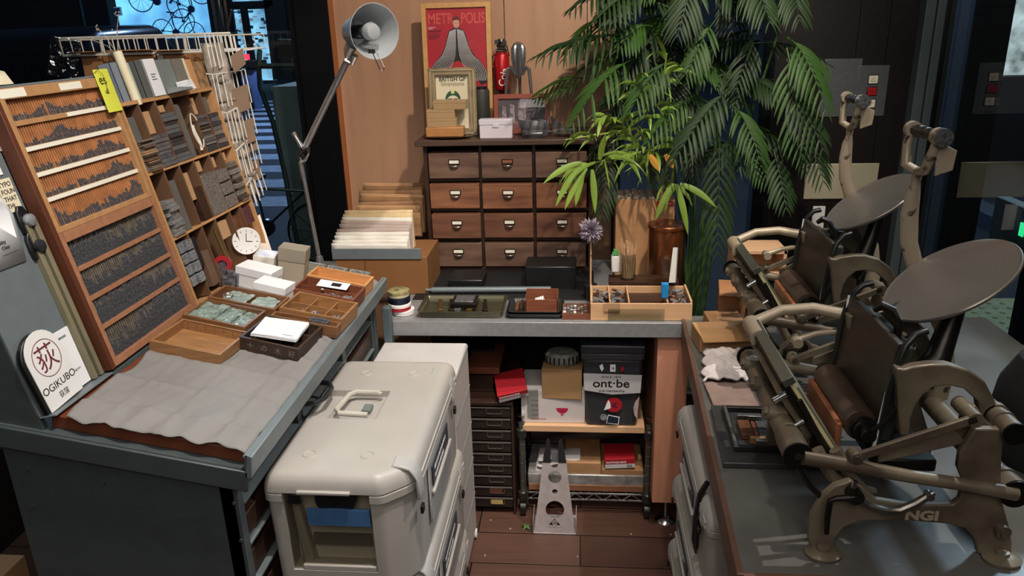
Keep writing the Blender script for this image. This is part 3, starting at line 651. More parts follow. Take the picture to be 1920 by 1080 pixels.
book('notebook', 'tall dark grey hardback left of the white booklet', 'notebook', 1.780, 1.812, .087, mat('dark grey cover', '555856', .6), -.01, .03, 0, .497, True)
o, M = book('booklet', 'white booklet with a small printed mark standing among grey notebooks', 'booklet', 1.813, 1.866, .088, PAPER, .02, .032, 0, .497, True)
scribble('mark', 3, .022, .006, GREYP, M @ Matrix.Translation((.015, .050, .0322)), o)
book('notebook', 'wide grey green hardback right of the white booklet', 'notebook', 1.867, 1.945, .084, mat('grey green cover', '77807b', .6), -.01, .03, 0, .497, True)
book('notebook', 'grey brown hardback left of the orange edged card', 'notebook', 1.946, 2.005, .083, mat('grey brown cover', '77736c', .6), -.01, .03, 0, .497, True)
book('board', 'cream edged board standing next to the orange card', 'board', 2.008, 2.018, .082, CREAM, -.01, .03, 0, .497)
book('board', 'orange brown board at the right end of the notebook row', 'board', 2.020, 2.050, .078, mat('orange board', 'c08c5e', .6), -.01, .03, 0, .497)
book('cork_pad', 'rough brown cork pad at the end of the notebook row', 'pad', 2.055, 2.115, .070, mat('cork', '8a6a48', .8, 0, .5, 60, .4), -.01, .028, 0, .497)
for i in range(4):
    o = MB(LF @ Matrix.Translation((1.925, .4972+i*.0062, .034)) @ Matrix.Rotation(R(4*i-6), 4, 'Y')).box(0, .033, 0, .0056, 0, .03).build('small_card_box', PAPER, bevel=.0004)
    tag(o, 'small white card stack resting on the tray edge before the notebooks, %s from the bottom' % ORD[i], 'card stack', 'white card stack before the notebooks')
o = MB(LF).hexa([(1.87,.4972,.032),(1.922,.4972,.032),(1.93,.4972,.075),(1.885,.4972,.075)], [(1.878,.515,.032),(1.92,.507,.032),(1.925,.503,.07),(1.892,.501,.07)]).build('grey_scoop', GREYP, bevel=.001)
tag(o, 'folded grey paper tray lying in front of the white booklet', 'paper tray')
# dried flower twig
b = MB(); P0 = LF @ Vector((1.745, .60, .02))
for (dx, dy, dz) in ((-.03,-.01,.06),(.02,.0,.09),(-.055,.0,.035),(.0,.01,.05)):
    b.tube([P0, P0+Vector((dx*.4,dy,dz*.6)), P0+Vector((dx,dy,dz))], .0007, 5)
    for q in range(4): b.lathe([(0,-.002),(.0022,0),(0,.0025)], 8, Matrix.Translation(P0+Vector((dx+random.uniform(-.01,.01), dy, dz+random.uniform(-.006,.008)))))
b.tube([LF @ Vector((1.744,.53,.022)), P0], .0008, 5)
tag(b.build('dried_twig', mat('dried twig', 'b8ab93', .8)), 'thin dried flower twig rising from the paper tube', 'twig')
# ------------------------------------------------------------------ desk top: covered type case, cloth, trays
o = thing('wooden_type_case', 'dark red wooden type case lying under the grey cloth on the sloping top', 'type case', DF @ Vector((1.5,.2,0)))
MB(DF).box(Y0+.012, 2.06, .004, .36, -.026, .0).build('case_body', mat('red brown case', '6b351d', .5, 0, .15, 8, .05, (1,10,10)), o, bevel=.002)
def clothf(u, v):                                   # u along the room, v up the slope
    x = Y0+.008+u*(2.06-Y0); wd = .327
    y = .002+v*wd
    z = .0075+.0022*math.sin(u*34+v*9)*math.sin(v*13+u*5)+.0035*abs(math.sin(v*11+1))*abs(math.sin(u*16))
    z += .002*math.sin(v*40+u*22)*(1 if u < .08 else .2)
    e = min(v, 1-v)*wd
    if v < .06: z -= (.06-v)*.12; y -= .003
    if v > .93: z += .006*math.sin(u*50)*(v-.93)*6
    if u < .03: z -= (.03-u)*.10; x -= .004+.003*math.sin(v*30)
    # folds pressed into squares
    z += .0036*(math.exp(-(((u*9) % 1)-.5)**2*160)+math.exp(-(((v*3.2) % 1)-.5)**2*240))+.0012*math.sin(u*70+v*31)*math.sin(v*47)
    return DF @ Vector((x, y+.006*math.sin(u*21)*(v > .9)*(v-.9)*8, z))
tag(MB().grid(150, 56, clothf).build('grey_cloth', CLOTH, solid=.0012, smooth=60), 'crumpled pale grey cotton cloth spread over the sloping cabinet top', 'cloth')

TRAYW = mat('amber tray wood', '946a42', .5, 0, .2, 8, .06, (1, 14, 14)); TRAYD = mat('old dark tray wood', '3b2a1f', .5, 0, .3, 8, .08, (1, 14, 14)); TRAYB = mat('brown tray wood', '7c5434', .5, 0, .25, 8, .08, (1, 14, 14)); TRAYR = mat('red brown tray wood', '74412c', .5, 0, .2, 8, .06, (1, 14, 14))
def tray(name, lab, x0, x1, y0, y1, z0, h, m, divx=(), divy=(), rot=0, th=.006, grp=None):
    c = ((x0+x1)/2, (y0+y1)/2); M = DF @ Matrix.Translation((c[0], c[1], z0)) @ Matrix.Rotation(R(rot), 4, 'Z'); a, b_ = (x1-x0)/2, (y1-y0)/2
    o = thing(name, lab, 'tray', M @ Vector((0,0,0)), grp)
    MB(M).box(-a, a, -b_, b_, 0, .004).build('bottom', m, o)
    MB(M).box(-a, -a+th, -b_, b_, .004, h).box(a-th, a, -b_, b_, .004, h).box(-a+th, a-th, -b_, -b_+th, .004, h).box(-a+th, a-th, b_-th, b_, .004, h).build('tray_wall', m, o, bevel=.0008)
    for u in divx: MB(M).box(-a+u*2*a-.0015, -a+u*2*a+.0015, -b_+th, b_-th, .004, h*.85).build('divider', m, o)
    for u in divy: MB(M).box(-a+th, a-th, -b_+u*2*b_-.0015, -b_+u*2*b_+.0015, .004, h*.8).build('divider', m, o)
    return o, M, a, b_
CZ = .010
def crumple(M, a, b_, z, amp, seed, n=18):
    r = random.Random(seed); ph = [r.uniform(0, 6) for _ in range(6)]
    def f(u, v):
        x, y = (u*2-1)*a, (v*2-1)*b_
        return M @ Vector((x, y, z+amp*(math.sin(u*9+ph[0])*math.sin(v*8+ph[1])+.5*math.sin(u*19+ph[2]+v*7)+.4*math.sin(v*23+ph[3]))))
    return MB().grid(n, n, f)
BAG = mat('clear bag film', 'a8bdb6', .12, 0, .35, 20, .4, alpha=.75)
t1, M, a, b_ = tray('wooden_tray', 'shallow amber wooden tray nearest the type racks on the grey cloth', 1.405, 1.535, .168, .325, CZ, .026, TRAYW, rot=-3)
for i in range(7): MB(M).box(a-.0065, a-.0055, -b_+.012+i*.0215, -b_+.0125+i*.0215, .006, .024).build('groove', BROWNW, t1)
t2, M, a, b_ = tray('wooden_tray', 'dark wooden tray holding greenish plastic bags behind the amber tray', 1.545, 1.655, .175, .325, CZ, .030, TRAYB, rot=-3)
for i in range(3): tag(crumple(M @ Matrix.Translation((0, -.04+i*.04, 0)), a*.85, .030, .020+.003*i, .0018, i, 40).build('plastic_bag', mat('greenish film', '8fa198', .15, .1, .35, 60, .8, alpha=.85)), 'crumpled greenish clear plastic bag in the dark tray, %s from the aisle' % ORD[i], 'bag', 'greenish bags in the dark tray')
t3, M, a, b_ = tray('wooden_tray', 'dark tray chalked with characters that carries the white card stack', 1.485, 1.625, .028, .165, CZ, .030, TRAYD, divx=(.6,), rot=-4)
for k, s_ in enumerate('十の木好'): text('chalk_mark', s_, .016, mat('faded chalk', '75706a', .8), M @ Matrix.Translation((-a-.0003, .05-k*.032, .009)) @ Matrix.Rotation(R(90), 4, 'Y').inverted() @ Matrix.Rotation(R(-90), 4, 'Z') , t3)
o = thing('card_stack', 'stack of white cards lying tilted on the dark chalked tray', 'card stack', M @ Vector((0,0,.03)))
MC = M @ Matrix.Translation((0, .004, .031)) @ Matrix.Rotation(R(9), 4, 'Z') @ Matrix.Rotation(R(4), 4, 'Y')
for i in range(5): MB(MC @ Matrix.Rotation(R(random.uniform(-1.2, 1.2)), 4, 'Z')).box(-.058, .055, -.05, .05, i*.0016, i*.0016+.0013).build('card', PAPER, o)
scribble('card_print', 1, .022, .004, GREYP, MC @ Matrix.Translation((-.045, -.015, .0083)) @ Matrix.Rotation(R(-90), 4, 'Z'), o)
t4, M, a, b_ = tray('wooden_tray', 'brown tray with ornaments and folded bags, third from the cloth', 1.668, 1.758, .155, .325, CZ, .030, TRAYB, rot=-2)
for i in range(2): tag(crumple(M @ Matrix.Translation((0, -.04+i*.07, 0)), a*.8, .03, .022, .0018, i+7, 40).build('plastic_bag', BAG), 'small clear plastic bag folded in the brown tray, %s from the aisle' % ORD[i], 'bag', 'clear bags in the brown tray')
tag(MB(M).tube([(-.01+.012*math.cos(i*.5), .05+.012*math.sin(i*.5), .028) for i in range(12)], .0015, 6, True).build('metal_ring', CHROME), 'small metal ring lying on a bag in the brown tray', 'ring')
t5, M, a, b_ = tray('divided_tray', 'light wooden tray divided in small compartments of lead bits', 1.665, 1.785, -.012, .145, CZ, .036, TRAYW, divx=(.5,), divy=(.33, .66), rot=-3)
random.seed(9)
for i in range(36):
    q = M @ Matrix.Translation((random.uniform(-a+.012, -.006), random.uniform(-b_+.012, b_-.012), .010+random.uniform(0, .012))) @ Euler((random.uniform(0,1), random.uniform(0,1), random.uniform(0,3))).to_matrix().to_4x4()
    tag(MB(q).box(-.007, .007, -.002, .002, -.0015, .0015).box(-.007, -.005, -.0028, .0028, -.002, .002).build('lead_piece', LEAD2, smooth=0), 'loose bright lead piece lying in the divided tray', 'lead piece', 'loose lead pieces in the divided tray')
t5b, M, a, b_ = tray('wooden_tray', 'narrow brown tray at the front edge of the divided tray', 1.630, 1.662, -.008, .155, CZ, .028, TRAYB)
tag(MB(M).box(-.012, .012, -.055, -.010, .022, .032).box(-.006, .006, -.05, -.015, .032, .036).build('metal_block', LEAD), 'grey metal block lying on the narrow brown tray', 'block')
t6, M, a, b_ = tray('wooden_tray', 'red brown tray with white picture card and lead on the cloth', 1.80, 1.905, .0, .165, CZ, .034, TRAYR, divx=(.5,), rot=-2)
o = thing('picture_card', 'white card with a dark square picture in the red brown tray', 'card', M @ Vector((.02,.03,.03)))
MB(M @ Matrix.Rotation(R(5), 4, 'Z')).box(.0, .048, -.045, .035, .034, .0355).build('card', PAPER, o); MB(M @ Matrix.Rotation(R(5), 4, 'Z')).box(.012, .036, -.025, .000, .0356, .0359).build('picture', INK, o)
for i in range(18):
    q = M @ Matrix.Translation((random.uniform(-a+.01, -.01), random.uniform(-b_+.01, .02), .02+random.uniform(0, .012))) @ Euler((random.uniform(0,.5), random.uniform(0,.5), random.uniform(0,3))).to_matrix().to_4x4()
    tag(MB(q).box(-.012, .012, -.003, .003, -.002, .002).build('lead_piece', LEAD2, smooth=0), 'loose lead slug in the front half of the red brown tray', 'lead piece', 'lead slugs in the red brown tray')
t7, M, a, b_ = tray('wooden_tray', 'pale wooden tray beyond the red brown tray, empty', 1.915, 1.995, .0, .165, CZ, .034, OAK, rot=-2)
# cast ornamental plates
PL = mat('cast border plate', '77756a', .45, .4, .5, 200, .5)
for i in range(3):
    o = thing('border_plate', ['dark cast border plate with scroll pattern, left of the row on the desk end', 'dark cast border plate with framed pattern, middle of the row on the desk end', 'dark cast border plate, right of the row next to the envelopes'][i], 'plate', DF @ Vector((2.05,.2-.07*i,.02)))
    M = DF @ Matrix.Translation((2.040, .19-.066*i, CZ)) @ Matrix.Rotation(R(-14), 4, 'Y')
    MB(M).box(-.035, .035, -.031, .031, 0, .008).build('plate_body', PL, o, bevel=.001)
    MB(M).box(-.028, .028, -.026, -.022, .008, .0105).box(-.028, .028, .022, .026, .008, .0105).box(-.028, -.024, -.022, .022, .008, .0105).box(.024, .028, -.022, .022, .008, .0105).build('raised_border', LEAD2, o)
    b = MB(M)
    for k in range(5): b.tube([(-.014+.007*math.cos(j*.8+k), -.016+k*.008+.0035*math.sin(j*.8), .009) for j in range(8)], .0008, 5, True)
    b.build('scroll_relief', LEAD2, o)
# white boxes, round dial, papers behind the trays (largely beyond the racks' foot)
def boxthing(name, lab, cat, M, s, m, lid=None, grp=None, bev=.0012):
    o = thing(name, lab, cat, M @ Vector((0,0,0)), grp); a, c, h = s
    MB(M).box(-a, a, -c, c, 0, h).build('box_body', m, o, bevel=bev)
    if lid: MB(M).box(-a-.0012, a+.0012, -c-.0012, c+.0012, h*.62, h+.0012).build('lid', lid, o, bevel=bev)
    return o
def DM(x, y, z=CZ, rot=0): return DF @ Matrix.Translation((x, y, z)) @ Matrix.Rotation(R(rot), 4, 'Z')
boxthing('white_box', 'small white lidded box standing behind the brown tray', 'box', DM(1.785,.205,CZ,-6), (.028,.042,.05), WHITE, PAPER)
boxthing('white_box', 'flat white box beside the type racks foot', 'box', DM(1.86,.275,CZ,-8), (.03,.05,.055), WHITE, PAPER)
boxthing('beige_box', 'beige cardboard box standing on the desk behind the white boxes', 'box', DM(1.95,.215,CZ,4), (.025,.036,.095), mat('beige board', 'a09482', .7, 0, .06), mat('grey beige lid', '8f8677', .7))
boxthing('paper_stack', 'bundle of papers wrapped in film beside the beige box', 'paper', DM(1.93,.285,CZ,8), (.03,.028,.07), mat('film wrapped paper', 'c9c4b8', .4, 0, .25, 40, .4))
o = thing('paper_sheet', 'pale pinkish paper leaning behind the boxes', 'paper', DM(1.98,.28) @ Vector((0,0,0)))
MB().add([at(455,520,2.08), at(528,525,2.08), at(487,402,2.14), at(453,424,2.14)], [(0,1,2,3)]).build('sheet', mat('pinkish paper', 'd6c8bd', .7), o, solid=.0008)
o = thing('dial_gauge', 'round white dial leaning among the papers behind the white boxes', 'dial', DM(1.9,.3) @ Vector((0,0,0)))
MD = fr(at(462,452,1.98), (.9,.35,-.1), (0,.2,1))
MB(MD).lathe([(0,0),(.036,0),(.038,.004),(.036,.007),(.033,.006),(0,.006)], 40).build('dial_body', WHITE, o)
for k in range(12): MB(MD @ Matrix.Rotation(k*math.pi/6, 4, 'Z')).box(.026, .031, -.0006, .0006, .006, .0068).build('tick_mark', INK, o)
MB(MD).box(-.0008, .0008, 0, .022, .0068, .0074).build('pointer', INK, o)
MB(MD).box(0, .016, -.0008, .0008, .0068, .0074).build('pointer', INK, o)
# tape measure like red disc
o = thing('tape_roll', 'red and black roll lying beside the foot of the rack', 'tape', at(415,500,1.86))
MR = fr(at(418,495,1.86), (.95,.3,0), (0,.1,1)); MB(MR).lathe([(.012,0),(.024,0),(.024,.012),(.012,.012),(.012,0)], 28).build('roll', RED, o); MB(MR).lathe([(0,.002),(.012,.002),(.012,.010),(0,.010)], 20).build('core', BLACK, o)
for i in range(7):
    o = boxthing('lead_block', 'grey lead block by the tray foot, %s of the pile' % ORD[i], 'block', DM(1.80+.028*(i % 4), .325+.016*(i//4), CZ, i*7), (.010,.007,.03+.006*(i % 3)), LEAD, None, 'lead blocks at the tray foot', .0005)

# ------------------------------------------------------------------ desk lamp
o = thing('desk_lamp', 'aluminium swing arm desk lamp in front of the dark window', 'lamp', at(598,470,2.085))
YL = 2.085
base = at(600, 492, YL); base.z = .955
MB(Matrix.Translation((base.x, base.y, .945))).lathe([(0,-.03),(.05,-.03),(.052,-.022),(.05,.0),(.012,.004),(.009,.03),(0,.03)], 36).build('base', ALU, o)
j1, j2 = at(563, 300, YL), at(566, 284, YL)
MB().cyl(base, j1, .0058, n=14).build('lower_arm', ALU, o); MB().cyl(Vector((base.x,base.y,base.z+.02)), at(561,310,YL-.01), .0015, n=8).build('tension_cable', CHROME, o)
MB().tube([at(562,302,YL), at(560,292,YL), at(567,282,YL), at(576,276,YL)], .009, 10).build('elbow', mat('dark joint', '2d2e2f', .3, .5), o)
MB().tube([at(578,275,YL-.006), at(579,288,YL-.006), at(572,300,YL-.006), at(562,304,YL-.006)], .004, 8).build('elbow_bracket', CHROME, o)
MB().cyl(at(552,252,YL-.01), at(566,276,YL-.01), .0052, .0062, n=14).cyl(at(550,248,YL-.01), at(553,254,YL-.01), .0068, n=12).build('counter_knob', CHROME, o)
h1 = at(654, 108, YL-.04)
MB().cyl(at(570,280,YL), h1, .0085, n=16).build('upper_arm', ALU, o)
MB().cyl(at(574,268,YL-.02), at(647,112,YL-.055), .0016, n=8).build('tension_cable', CHROME, o)
HC = at(703, 59, YL-.10); ax = Vector((.58, -.64, -.50)).normalized()        # towards the opening
bk = HC - ax*.115 + Vector((-.012, 0, .020))
MH = fr(HC, ax.cross(Vector((0,0,1))), Vector((0,0,1)))
zdir = (MH.to_3x3() @ Vector((0,0,1)))
sgn = 1 if zdir.dot(ax) > 0 else -1
prof = [(.0,-.125),(.026,-.125),(.034,-.118),(.040,-.09),(.052,-.045),(.068,0),(.0665,.0),(.050,-.045),(.038,-.09),(.032,-.112),(.0,-.114)]
MB(MH).lathe([(r, z*sgn) for r, z in prof], 48).build('lamp_shade', mat('satin aluminium shade', 'b3b8bb', .35, .55, .05, 30), o)
MB(MH).lathe([(0,-.112*sgn),(.017,-.112*sgn),(.018,-.07*sgn),(.0155,-.058*sgn),(0,-.058*sgn)], 24).build('socket', BLACK, o)
MB(MH).lathe([(.011,-.060*sgn),(.014,-.05*sgn),(.0215,-.03*sgn),(.023,-.018*sgn),(.018,-.006*sgn),(0,-.001*sgn)], 28).build('bulb', mat('unlit bulb', '8d9092', .12, .2, .03), o)
MB().tube([at(660,84,YL-.06), at(654,96,YL-.05), h1], [.016,.014,.011], 14).build('neck', ALU, o)
MB().tube([at(648,112,YL-.05), at(660,118,YL-.05), at(666,104,YL-.06)], .008, 10).build('neck_joint', CHROME, o)
MB().tube([at(698,97,YL-.14), at(712,130,YL-.16), at(718,133,YL-.16), at(721,127,YL-.16), at(706,97,YL-.14)], .0014, 6).build('wire_handle', CHROME, o)
MB().box(-.008,.008,-.004,.004,-.004,.006, Matrix.Translation(at(697,97,YL-.145))).build('handle_clip', BLACK, o)

# ------------------------------------------------------------------ wire basket shelf, boxes, wire card rack
YW = 2.42
o = thing('wire_shelf', 'white coated wire basket shelf behind the leaning notebooks', 'shelf', at(270, 90, YW))
b = MB(); pL, pR = at(112,76,YW), at(432,66,YW); d = Vector((0,.26,0)); dn_ = Vector((0,0,-.045))
for off in (Vector((0,0,0)), dn_): b.tube([pL+off, pR+off, pR+off+d, pL+off+d], .0026, 6, True)
b.tube([pL+Vector((0,0,-.047)), pR+Vector((0,0,-.047))], .0032, 6); b.tube([pL+Vector((0,0,.006)), pR+Vector((0,0,.006))], .0038, 6)
b.build('basket_rim', WIRE, o)
for i in range(17):
    p = pL.lerp(pR, i/16)
    MB().tube([p+Vector((0,-.002,.002)), p+Vector((.004,-.002,-.046)), p+Vector((.004,.10,-.048)), p+Vector((.004,.26,-.045)), p+Vector((0,.262,.0))], .0020, 6).build('wire', WIRE, o)
for xx in (0, 1):
    p = pL.lerp(pR, .02 if not xx else .55)
    MB().tube([p+Vector((0,.2,0)), Vector((p.x, p.y+.2, .75))], .005, 8).build('leg', WIRE, o)
BX = [((150,100,196,140), '9a6c43', 'brown cardboard box at the left under the wire shelf', .18), ((222,97,300,132), 'b07f4d', 'tan cardboard box in the middle under the wire shelf', .14), ((305,97,352,120), 'a27448', 'cardboard box lid at the right under the wire shelf', .12), ((290,98,308,128), 'cfc9bd', 'pale upright card between the cardboard boxes', .03)]
for (x0,y0,x1,y1), c, lab, dep in BX:
    a_, c_ = at(x0,y0,YW+.02), at(x1,y1,YW+.02); 
    t = thing('cardboard_box' if 'card b' not in lab else 'pale_card', lab, 'box', (a_.x, a_.y, c_.z)); 
    MB().box(a_.x, c_.x, YW+.02, YW+.02+dep, c_.z-.08, a_.z).build('box_body', mat('box '+c, c, .75, 0, .08), t, bevel=.002)
    if 'box' in lab[:20]: MB().hexa([(a_.x,YW+.02,a_.z),(c_.x,YW+.02,a_.z),(c_.x,YW+.022,a_.z),(a_.x,YW+.022,a_.z)], [(a_.x-.01,YW-.03,a_.z+.004),(c_.x+.01,YW-.03,a_.z+.004),(c_.x+.01,YW-.028,a_.z+.006),(a_.x-.01,YW-.028,a_.z+.006)]).build('flap', mat('box '+c, c), t)
b = MB()
p = at(125,135,2.3)
tag(crumple(fr(at(120,108,2.35), (1,.1,-.2), (0,.2,1)), .045, .06, 0, .008, 5).build('plastic_bag', CLEAR, solid=.0005), 'clear plastic bag hanging at the left end of the wire shelf', 'bag')
cr_ = at(418, 40, 2.45)
tag(MB().cyl(at(424,70,2.45), at(434,18,2.45), .004, n=10).build('dark_stick', BLACK), 'dark stick standing in a clear sleeve at the right end of the wire shelf', 'stick')
tag(MB().lathe([(.02,0),(.024,.16),(.026,.24),(.025,.24),(.019,.0)], 20, Matrix.Translation(at(420,72,2.45))).build('plastic_sleeve', CLEAR), 'crinkled clear plastic sleeve standing at the right end of the wire shelf', 'sleeve')

o = thing('wire_card_rack', 'tall white wire card rack sloping down beside the compartment tray', 'rack', at(440, 300, 2.25))
ts = thing  # tiers: (left px, right px, top y, bottom y)
TI = [((402,70),(424,128)), ((398,138),(428,198)), ((424,208),(436,262)), ((452,278),(462,330)), ((470,350),(478,378))]
tiers = [(384, 66, 430, 70, 60), (398, 140, 452, 132, 62), (425, 212, 462, 194, 58), (443, 282, 471, 256, 52), (462, 348, 480, 318, 40)]
for k, (xa, ya, xb, yb, dp) in enumerate(tiers):
    b = MB(); n = 4
    for i in range(n):
        u = i/(n-1); px, py = xa+(xb-xa)*u, ya+(yb-ya)*u; Yq = 2.14+.16*u
        tp, bt = at(px, py, Yq), at(px+13, py+dp, Yq); tp2, bt2 = at(px+7, py-2, Yq+.02), at(px+20, py+dp-2, Yq+.02)
        if k == 0: b.tube([tp+Vector((-.015,.03,.004)), tp, bt, bt2, tp2], .0019, 6)
        else: b.tube([bt, tp, tp2, bt2], .0019, 6)
    if k: b.tube([at(xa-14, ya-2, 2.12), at(xa, ya, 2.14), at(xb, yb, 2.30)], .0019, 6)
    b.build('wire_pocket', WIRE, o)
MB().tube([at(392,70,2.32), at(425,215,2.32), at(470,400,2.32)], .003, 6).build('spine_wire', WIRE, o)
CD_ = [(425,165,462,215), (437,98,453,132), (440,228,472,275), (436,250,475,292), (458,305,482,345), (400,105,420,128)]
for i, (x0,y0,x1,y1) in enumerate(CD_):
    Yq = 2.20+.012*i
    c_ = MB().hexa([at(x0+2,y1+6,Yq), at(x1+8,y1-12,Yq+.05), at(x1+8,y1-12,Yq+.056), at(x0+2,y1+6,Yq+.006)], [at(x0-6,y0+8,Yq), at(x1+2,y0-8,Yq+.05), at(x1+2,y0-8,Yq+.056), at(x0-6,y0+8,Yq+.006)])
    tag(c_.build('brown_card', mat('dark brown card', '7a6350', .7, 0, .12, 10)), 'dark brown card in the wire card rack, '+('at the second tier','at the top behind the upright wires','left one at the third tier','right one at the third tier','at the lowest tier','at the top left corner')[i], 'card', 'brown cards in the wire rack')
for i in range(7):
    Yq = 2.20; px, py = 406+i*8.5, 118+i*36
    tag(crumple(fr(at(px,py,Yq), (.55,.8,0), (-.2,0,1)), .035, .055, 0, .004, i+20, 10).build('sleeve_pack', mat('pack in film', '8d8378', .25, 0, .3, 40, .4), solid=.004), 'card pack in clear film tucked in the wire card rack, %s from the top' % ORD[i], 'card pack', 'film packs in the wire rack')

# ------------------------------------------------------------------ white transport cases in three high stacks
CASEM = mat('off white case plastic', 'a8a39c', .42, 0, .035, 14, .03)
def make_case(label, group=None):
    t = thing('transport_case', label, 'case', (0,0,0), group)     # local: x 0..-.296, y 0..55, z 0..265 with corner at the right near foot
    W_, L_, H_ = .296, .545, .262
    def outline(ins=0, ch=.06):
        r = .022; pts = []
        raw = [(-W_+ins, ins, r), (-ch, ins, .012), (-ins, ch*.9, .03), (-ins, L_-ins, r), (-W_+ins, L_-ins, r)]
        n = len(raw)
        for i in range(n):
            p = Vector(raw[i][:2]); a = Vector(raw[i-1][:2]); c = Vector(raw[(i+1) % n][:2]); rr = raw[i][2]
            d1, d2 = (a-p).normalized(), (c-p).normalized(); A, B = p+d1*rr, p+d2*rr
            for k in range(6):
                u = k/5; pts.append(A*(1-u)**2+p*2*u*(1-u)+B*u*u)
        return pts
    def rg(ins, z): 
        o_ = outline(0); c = Vector((-W_/2, L_/2)); sx, sy = 1-2*ins/W_, 1-2*ins/L_
        return [(c.x+(p.x-c.x)*sx, c.y+(p.y-c.y)*sy, z) for p in o_]
    zl = H_-.040
    lo = MB(); lo.ring([rg(.012,0), rg(.008,.004), rg(.004, zl-.02), rg(.0, zl-.018), rg(0, zl-.003), rg(.002, zl-.001)])
    ob = lo.build('body', CASEM, t, smooth=30)
    # hollow behind the front window
    cut = MB().box(-.256, -.084, -.02, .050, .040, .224); 
    m = ob.modifiers.new('cut', 'BOOLEAN'); m.operation = 'DIFFERENCE'; m.solver = 'EXACT'
    co = bpy.data.objects.new('window_cut', cut_mesh(cut)); m.object = co; CUTS.append(ob)
    bake(ob, co)
    up = MB(); up.ring([rg(.002, zl), rg(0, zl+.002), rg(.001, zl+.012), rg(.004, H_-.016), rg(.010, H_-.007), rg(.018, H_-.002), rg(.030, H_)])
    l_ = up.build('lid', CASEM, t, smooth=50)
    cut2 = MB().box(-.20, -.30, .20, .325, H_-.009, H_+.02); 
    cut2 = MB().box(-.31, -.165, .205, .335, H_-.010, H_+.02).box(-.165, -.10, .255, .335, H_-.0101, H_+.02)
    co = bpy.data.objects.new('c', cut_mesh(MB().box(-.31, -.125, .225, .36, H_-.016, H_+.02))); m = l_.modifiers.new('cut', 'BOOLEAN'); m.solver = 'EXACT'; m.object = co; bake(l_, co)
    MB().add([(0,0,0)], []) 
    for (px, py) in ((-.222,.080),(-.104,.080),(-.207,.455),(-.088,.455)):
        MB(Matrix.Translation((px,py,H_-.0006))).lathe([(.010,0),(.0115,.002),(.014,.002),(.0155,0)], 28).build('foot_recess_ring', CASEM, t)
    # folded carry handle on the lid
    b = MB(); hp = [(-.215,.245),(-.215,.34),(-.155,.34),(-.135,.33)]
    b.tube([(-.148,.242,H_+.001),(-.212,.244,H_+.003),(-.222,.258,H_+.004),(-.214,.330,H_+.004),(-.200,.345,H_+.004),(-.150,.345,H_+.002),(-.140,.338,H_)], .0065, 10)
    b.build('carry_handle', mat('cream handle plastic', 'b5afa3', .4), t)
    MB().box(-.17, -.150, .27, .30, H_-.010, H_-.002).build('handle_catch', GREYP, t, bevel=.002)
    # rim ridge along the lid and the latches on the right side
    MB().box(-.003, .0025, .062, L_-.03, zl-.005, zl+.004).build('lid_seam_rim', CASEM, t, bevel=.001)
    MB().box(-.004, .0028, .062, L_-.03, zl-.020, zl-.011).build('body_rim', CASEM, t, bevel=.001)
    for yy in (.062, .47):
        MB().prism([(-.048,H_+.0012),(-.026,H_-.0005),(-.012,H_-.006),(-.002,H_-.020),(.0035,H_-.035),(.005,zl-.035),(-.002,zl-.035),(-.004,H_-.03),(-.015,H_-.012),(-.048,H_-.006)], yy-.020, yy+.020, 'y').build('latch', mat('case latch grey', 'a9a7a3', .4), t, bevel=.003)
        MB().box(.001, .007, yy-.012, yy+.004, zl-.072, zl-.055).build('latch_catch', BLACK, t, bevel=.001)
    # side handle recess frame with label plate
    MB().box(-.004, .0012, .15, .40, .055, .195).build('side_recess', mat('case shade grey', '9d9c9a', .5), t, bevel=.006)
    MB().box(.001, .0045, .17, .36, .135, .182).build('label_plate', mat('dark label', '2c3036', .4), t, bevel=.001)
    scribble('label_print', 2, .13, .020, PAPER, Matrix(((0,0,1,.0046),(1,0,0,.19),(0,1,0,.163),(0,0,0,1))), t)
    MB().box(.001, .009, .16, .38, .118, .130).build('side_grip', CASEM, t, bevel=.003)
    # front window with what is inside
    MB().box(-.256, -.084, .012, .014, .040, .224).build('front_window', WINCL, t)
    MB().box(-.255, -.085, .0485, .0495, .041, .223).build('inner_back', mat('case inner', 'e0dcd4', .5), t)
    MB().box(-.212, -.088, .004, .010, .150, .186).build('blue_tape', mat('blue tape', '3c6390', .6, 0, .12, 30, .05), t)
    MB(Matrix.Translation((-.155,.03,.205)) @ Matrix.Rotation(R(90), 4, 'X')).lathe([(0,0),(.04,0),(.04,.02),(.034,.022),(0,.016)], 36).build('black_disc', BLACK, t)
    MB().box(-.247, -.225, .006, .010, .206, .212).box(-.249, -.223, .006, .010, .196, .202).build('dark_tag', INK, t)
    MB().hexa([(-.24,.02,.042),(-.215,.02,.042),(-.215,.045,.042),(-.24,.045,.042)], [(-.25,.02,.19),(-.235,.02,.19),(-.235,.045,.19),(-.25,.045,.19)]).build('hose', CASEM, t, bevel=.006)
    MB().box(-.215, -.098, .03, .034, .085, .112).build('inner_strip', mat('inner strip', '76756f', .5), t)
    MB().box(-.236, -.086, .008, .03, .040, .052).build('window_ledge', CASEM, t, bevel=.002)
    MB().box(-.225, -.12, -.006, .01, .224, .231).build('window_hood', CASEM, t, bevel=.002)
    return t
CUTS = []
def cut_mesh(mb):
    me = bpy.data.meshes.new('cut'); me.from_pydata([tuple(v) for v in mb.v], [], mb.f)
    bm = bmesh.new(); bm.from_mesh(me); bmesh.ops.recalc_face_normals(bm, faces=bm.faces); bm.to_mesh(me); bm.free(); return me
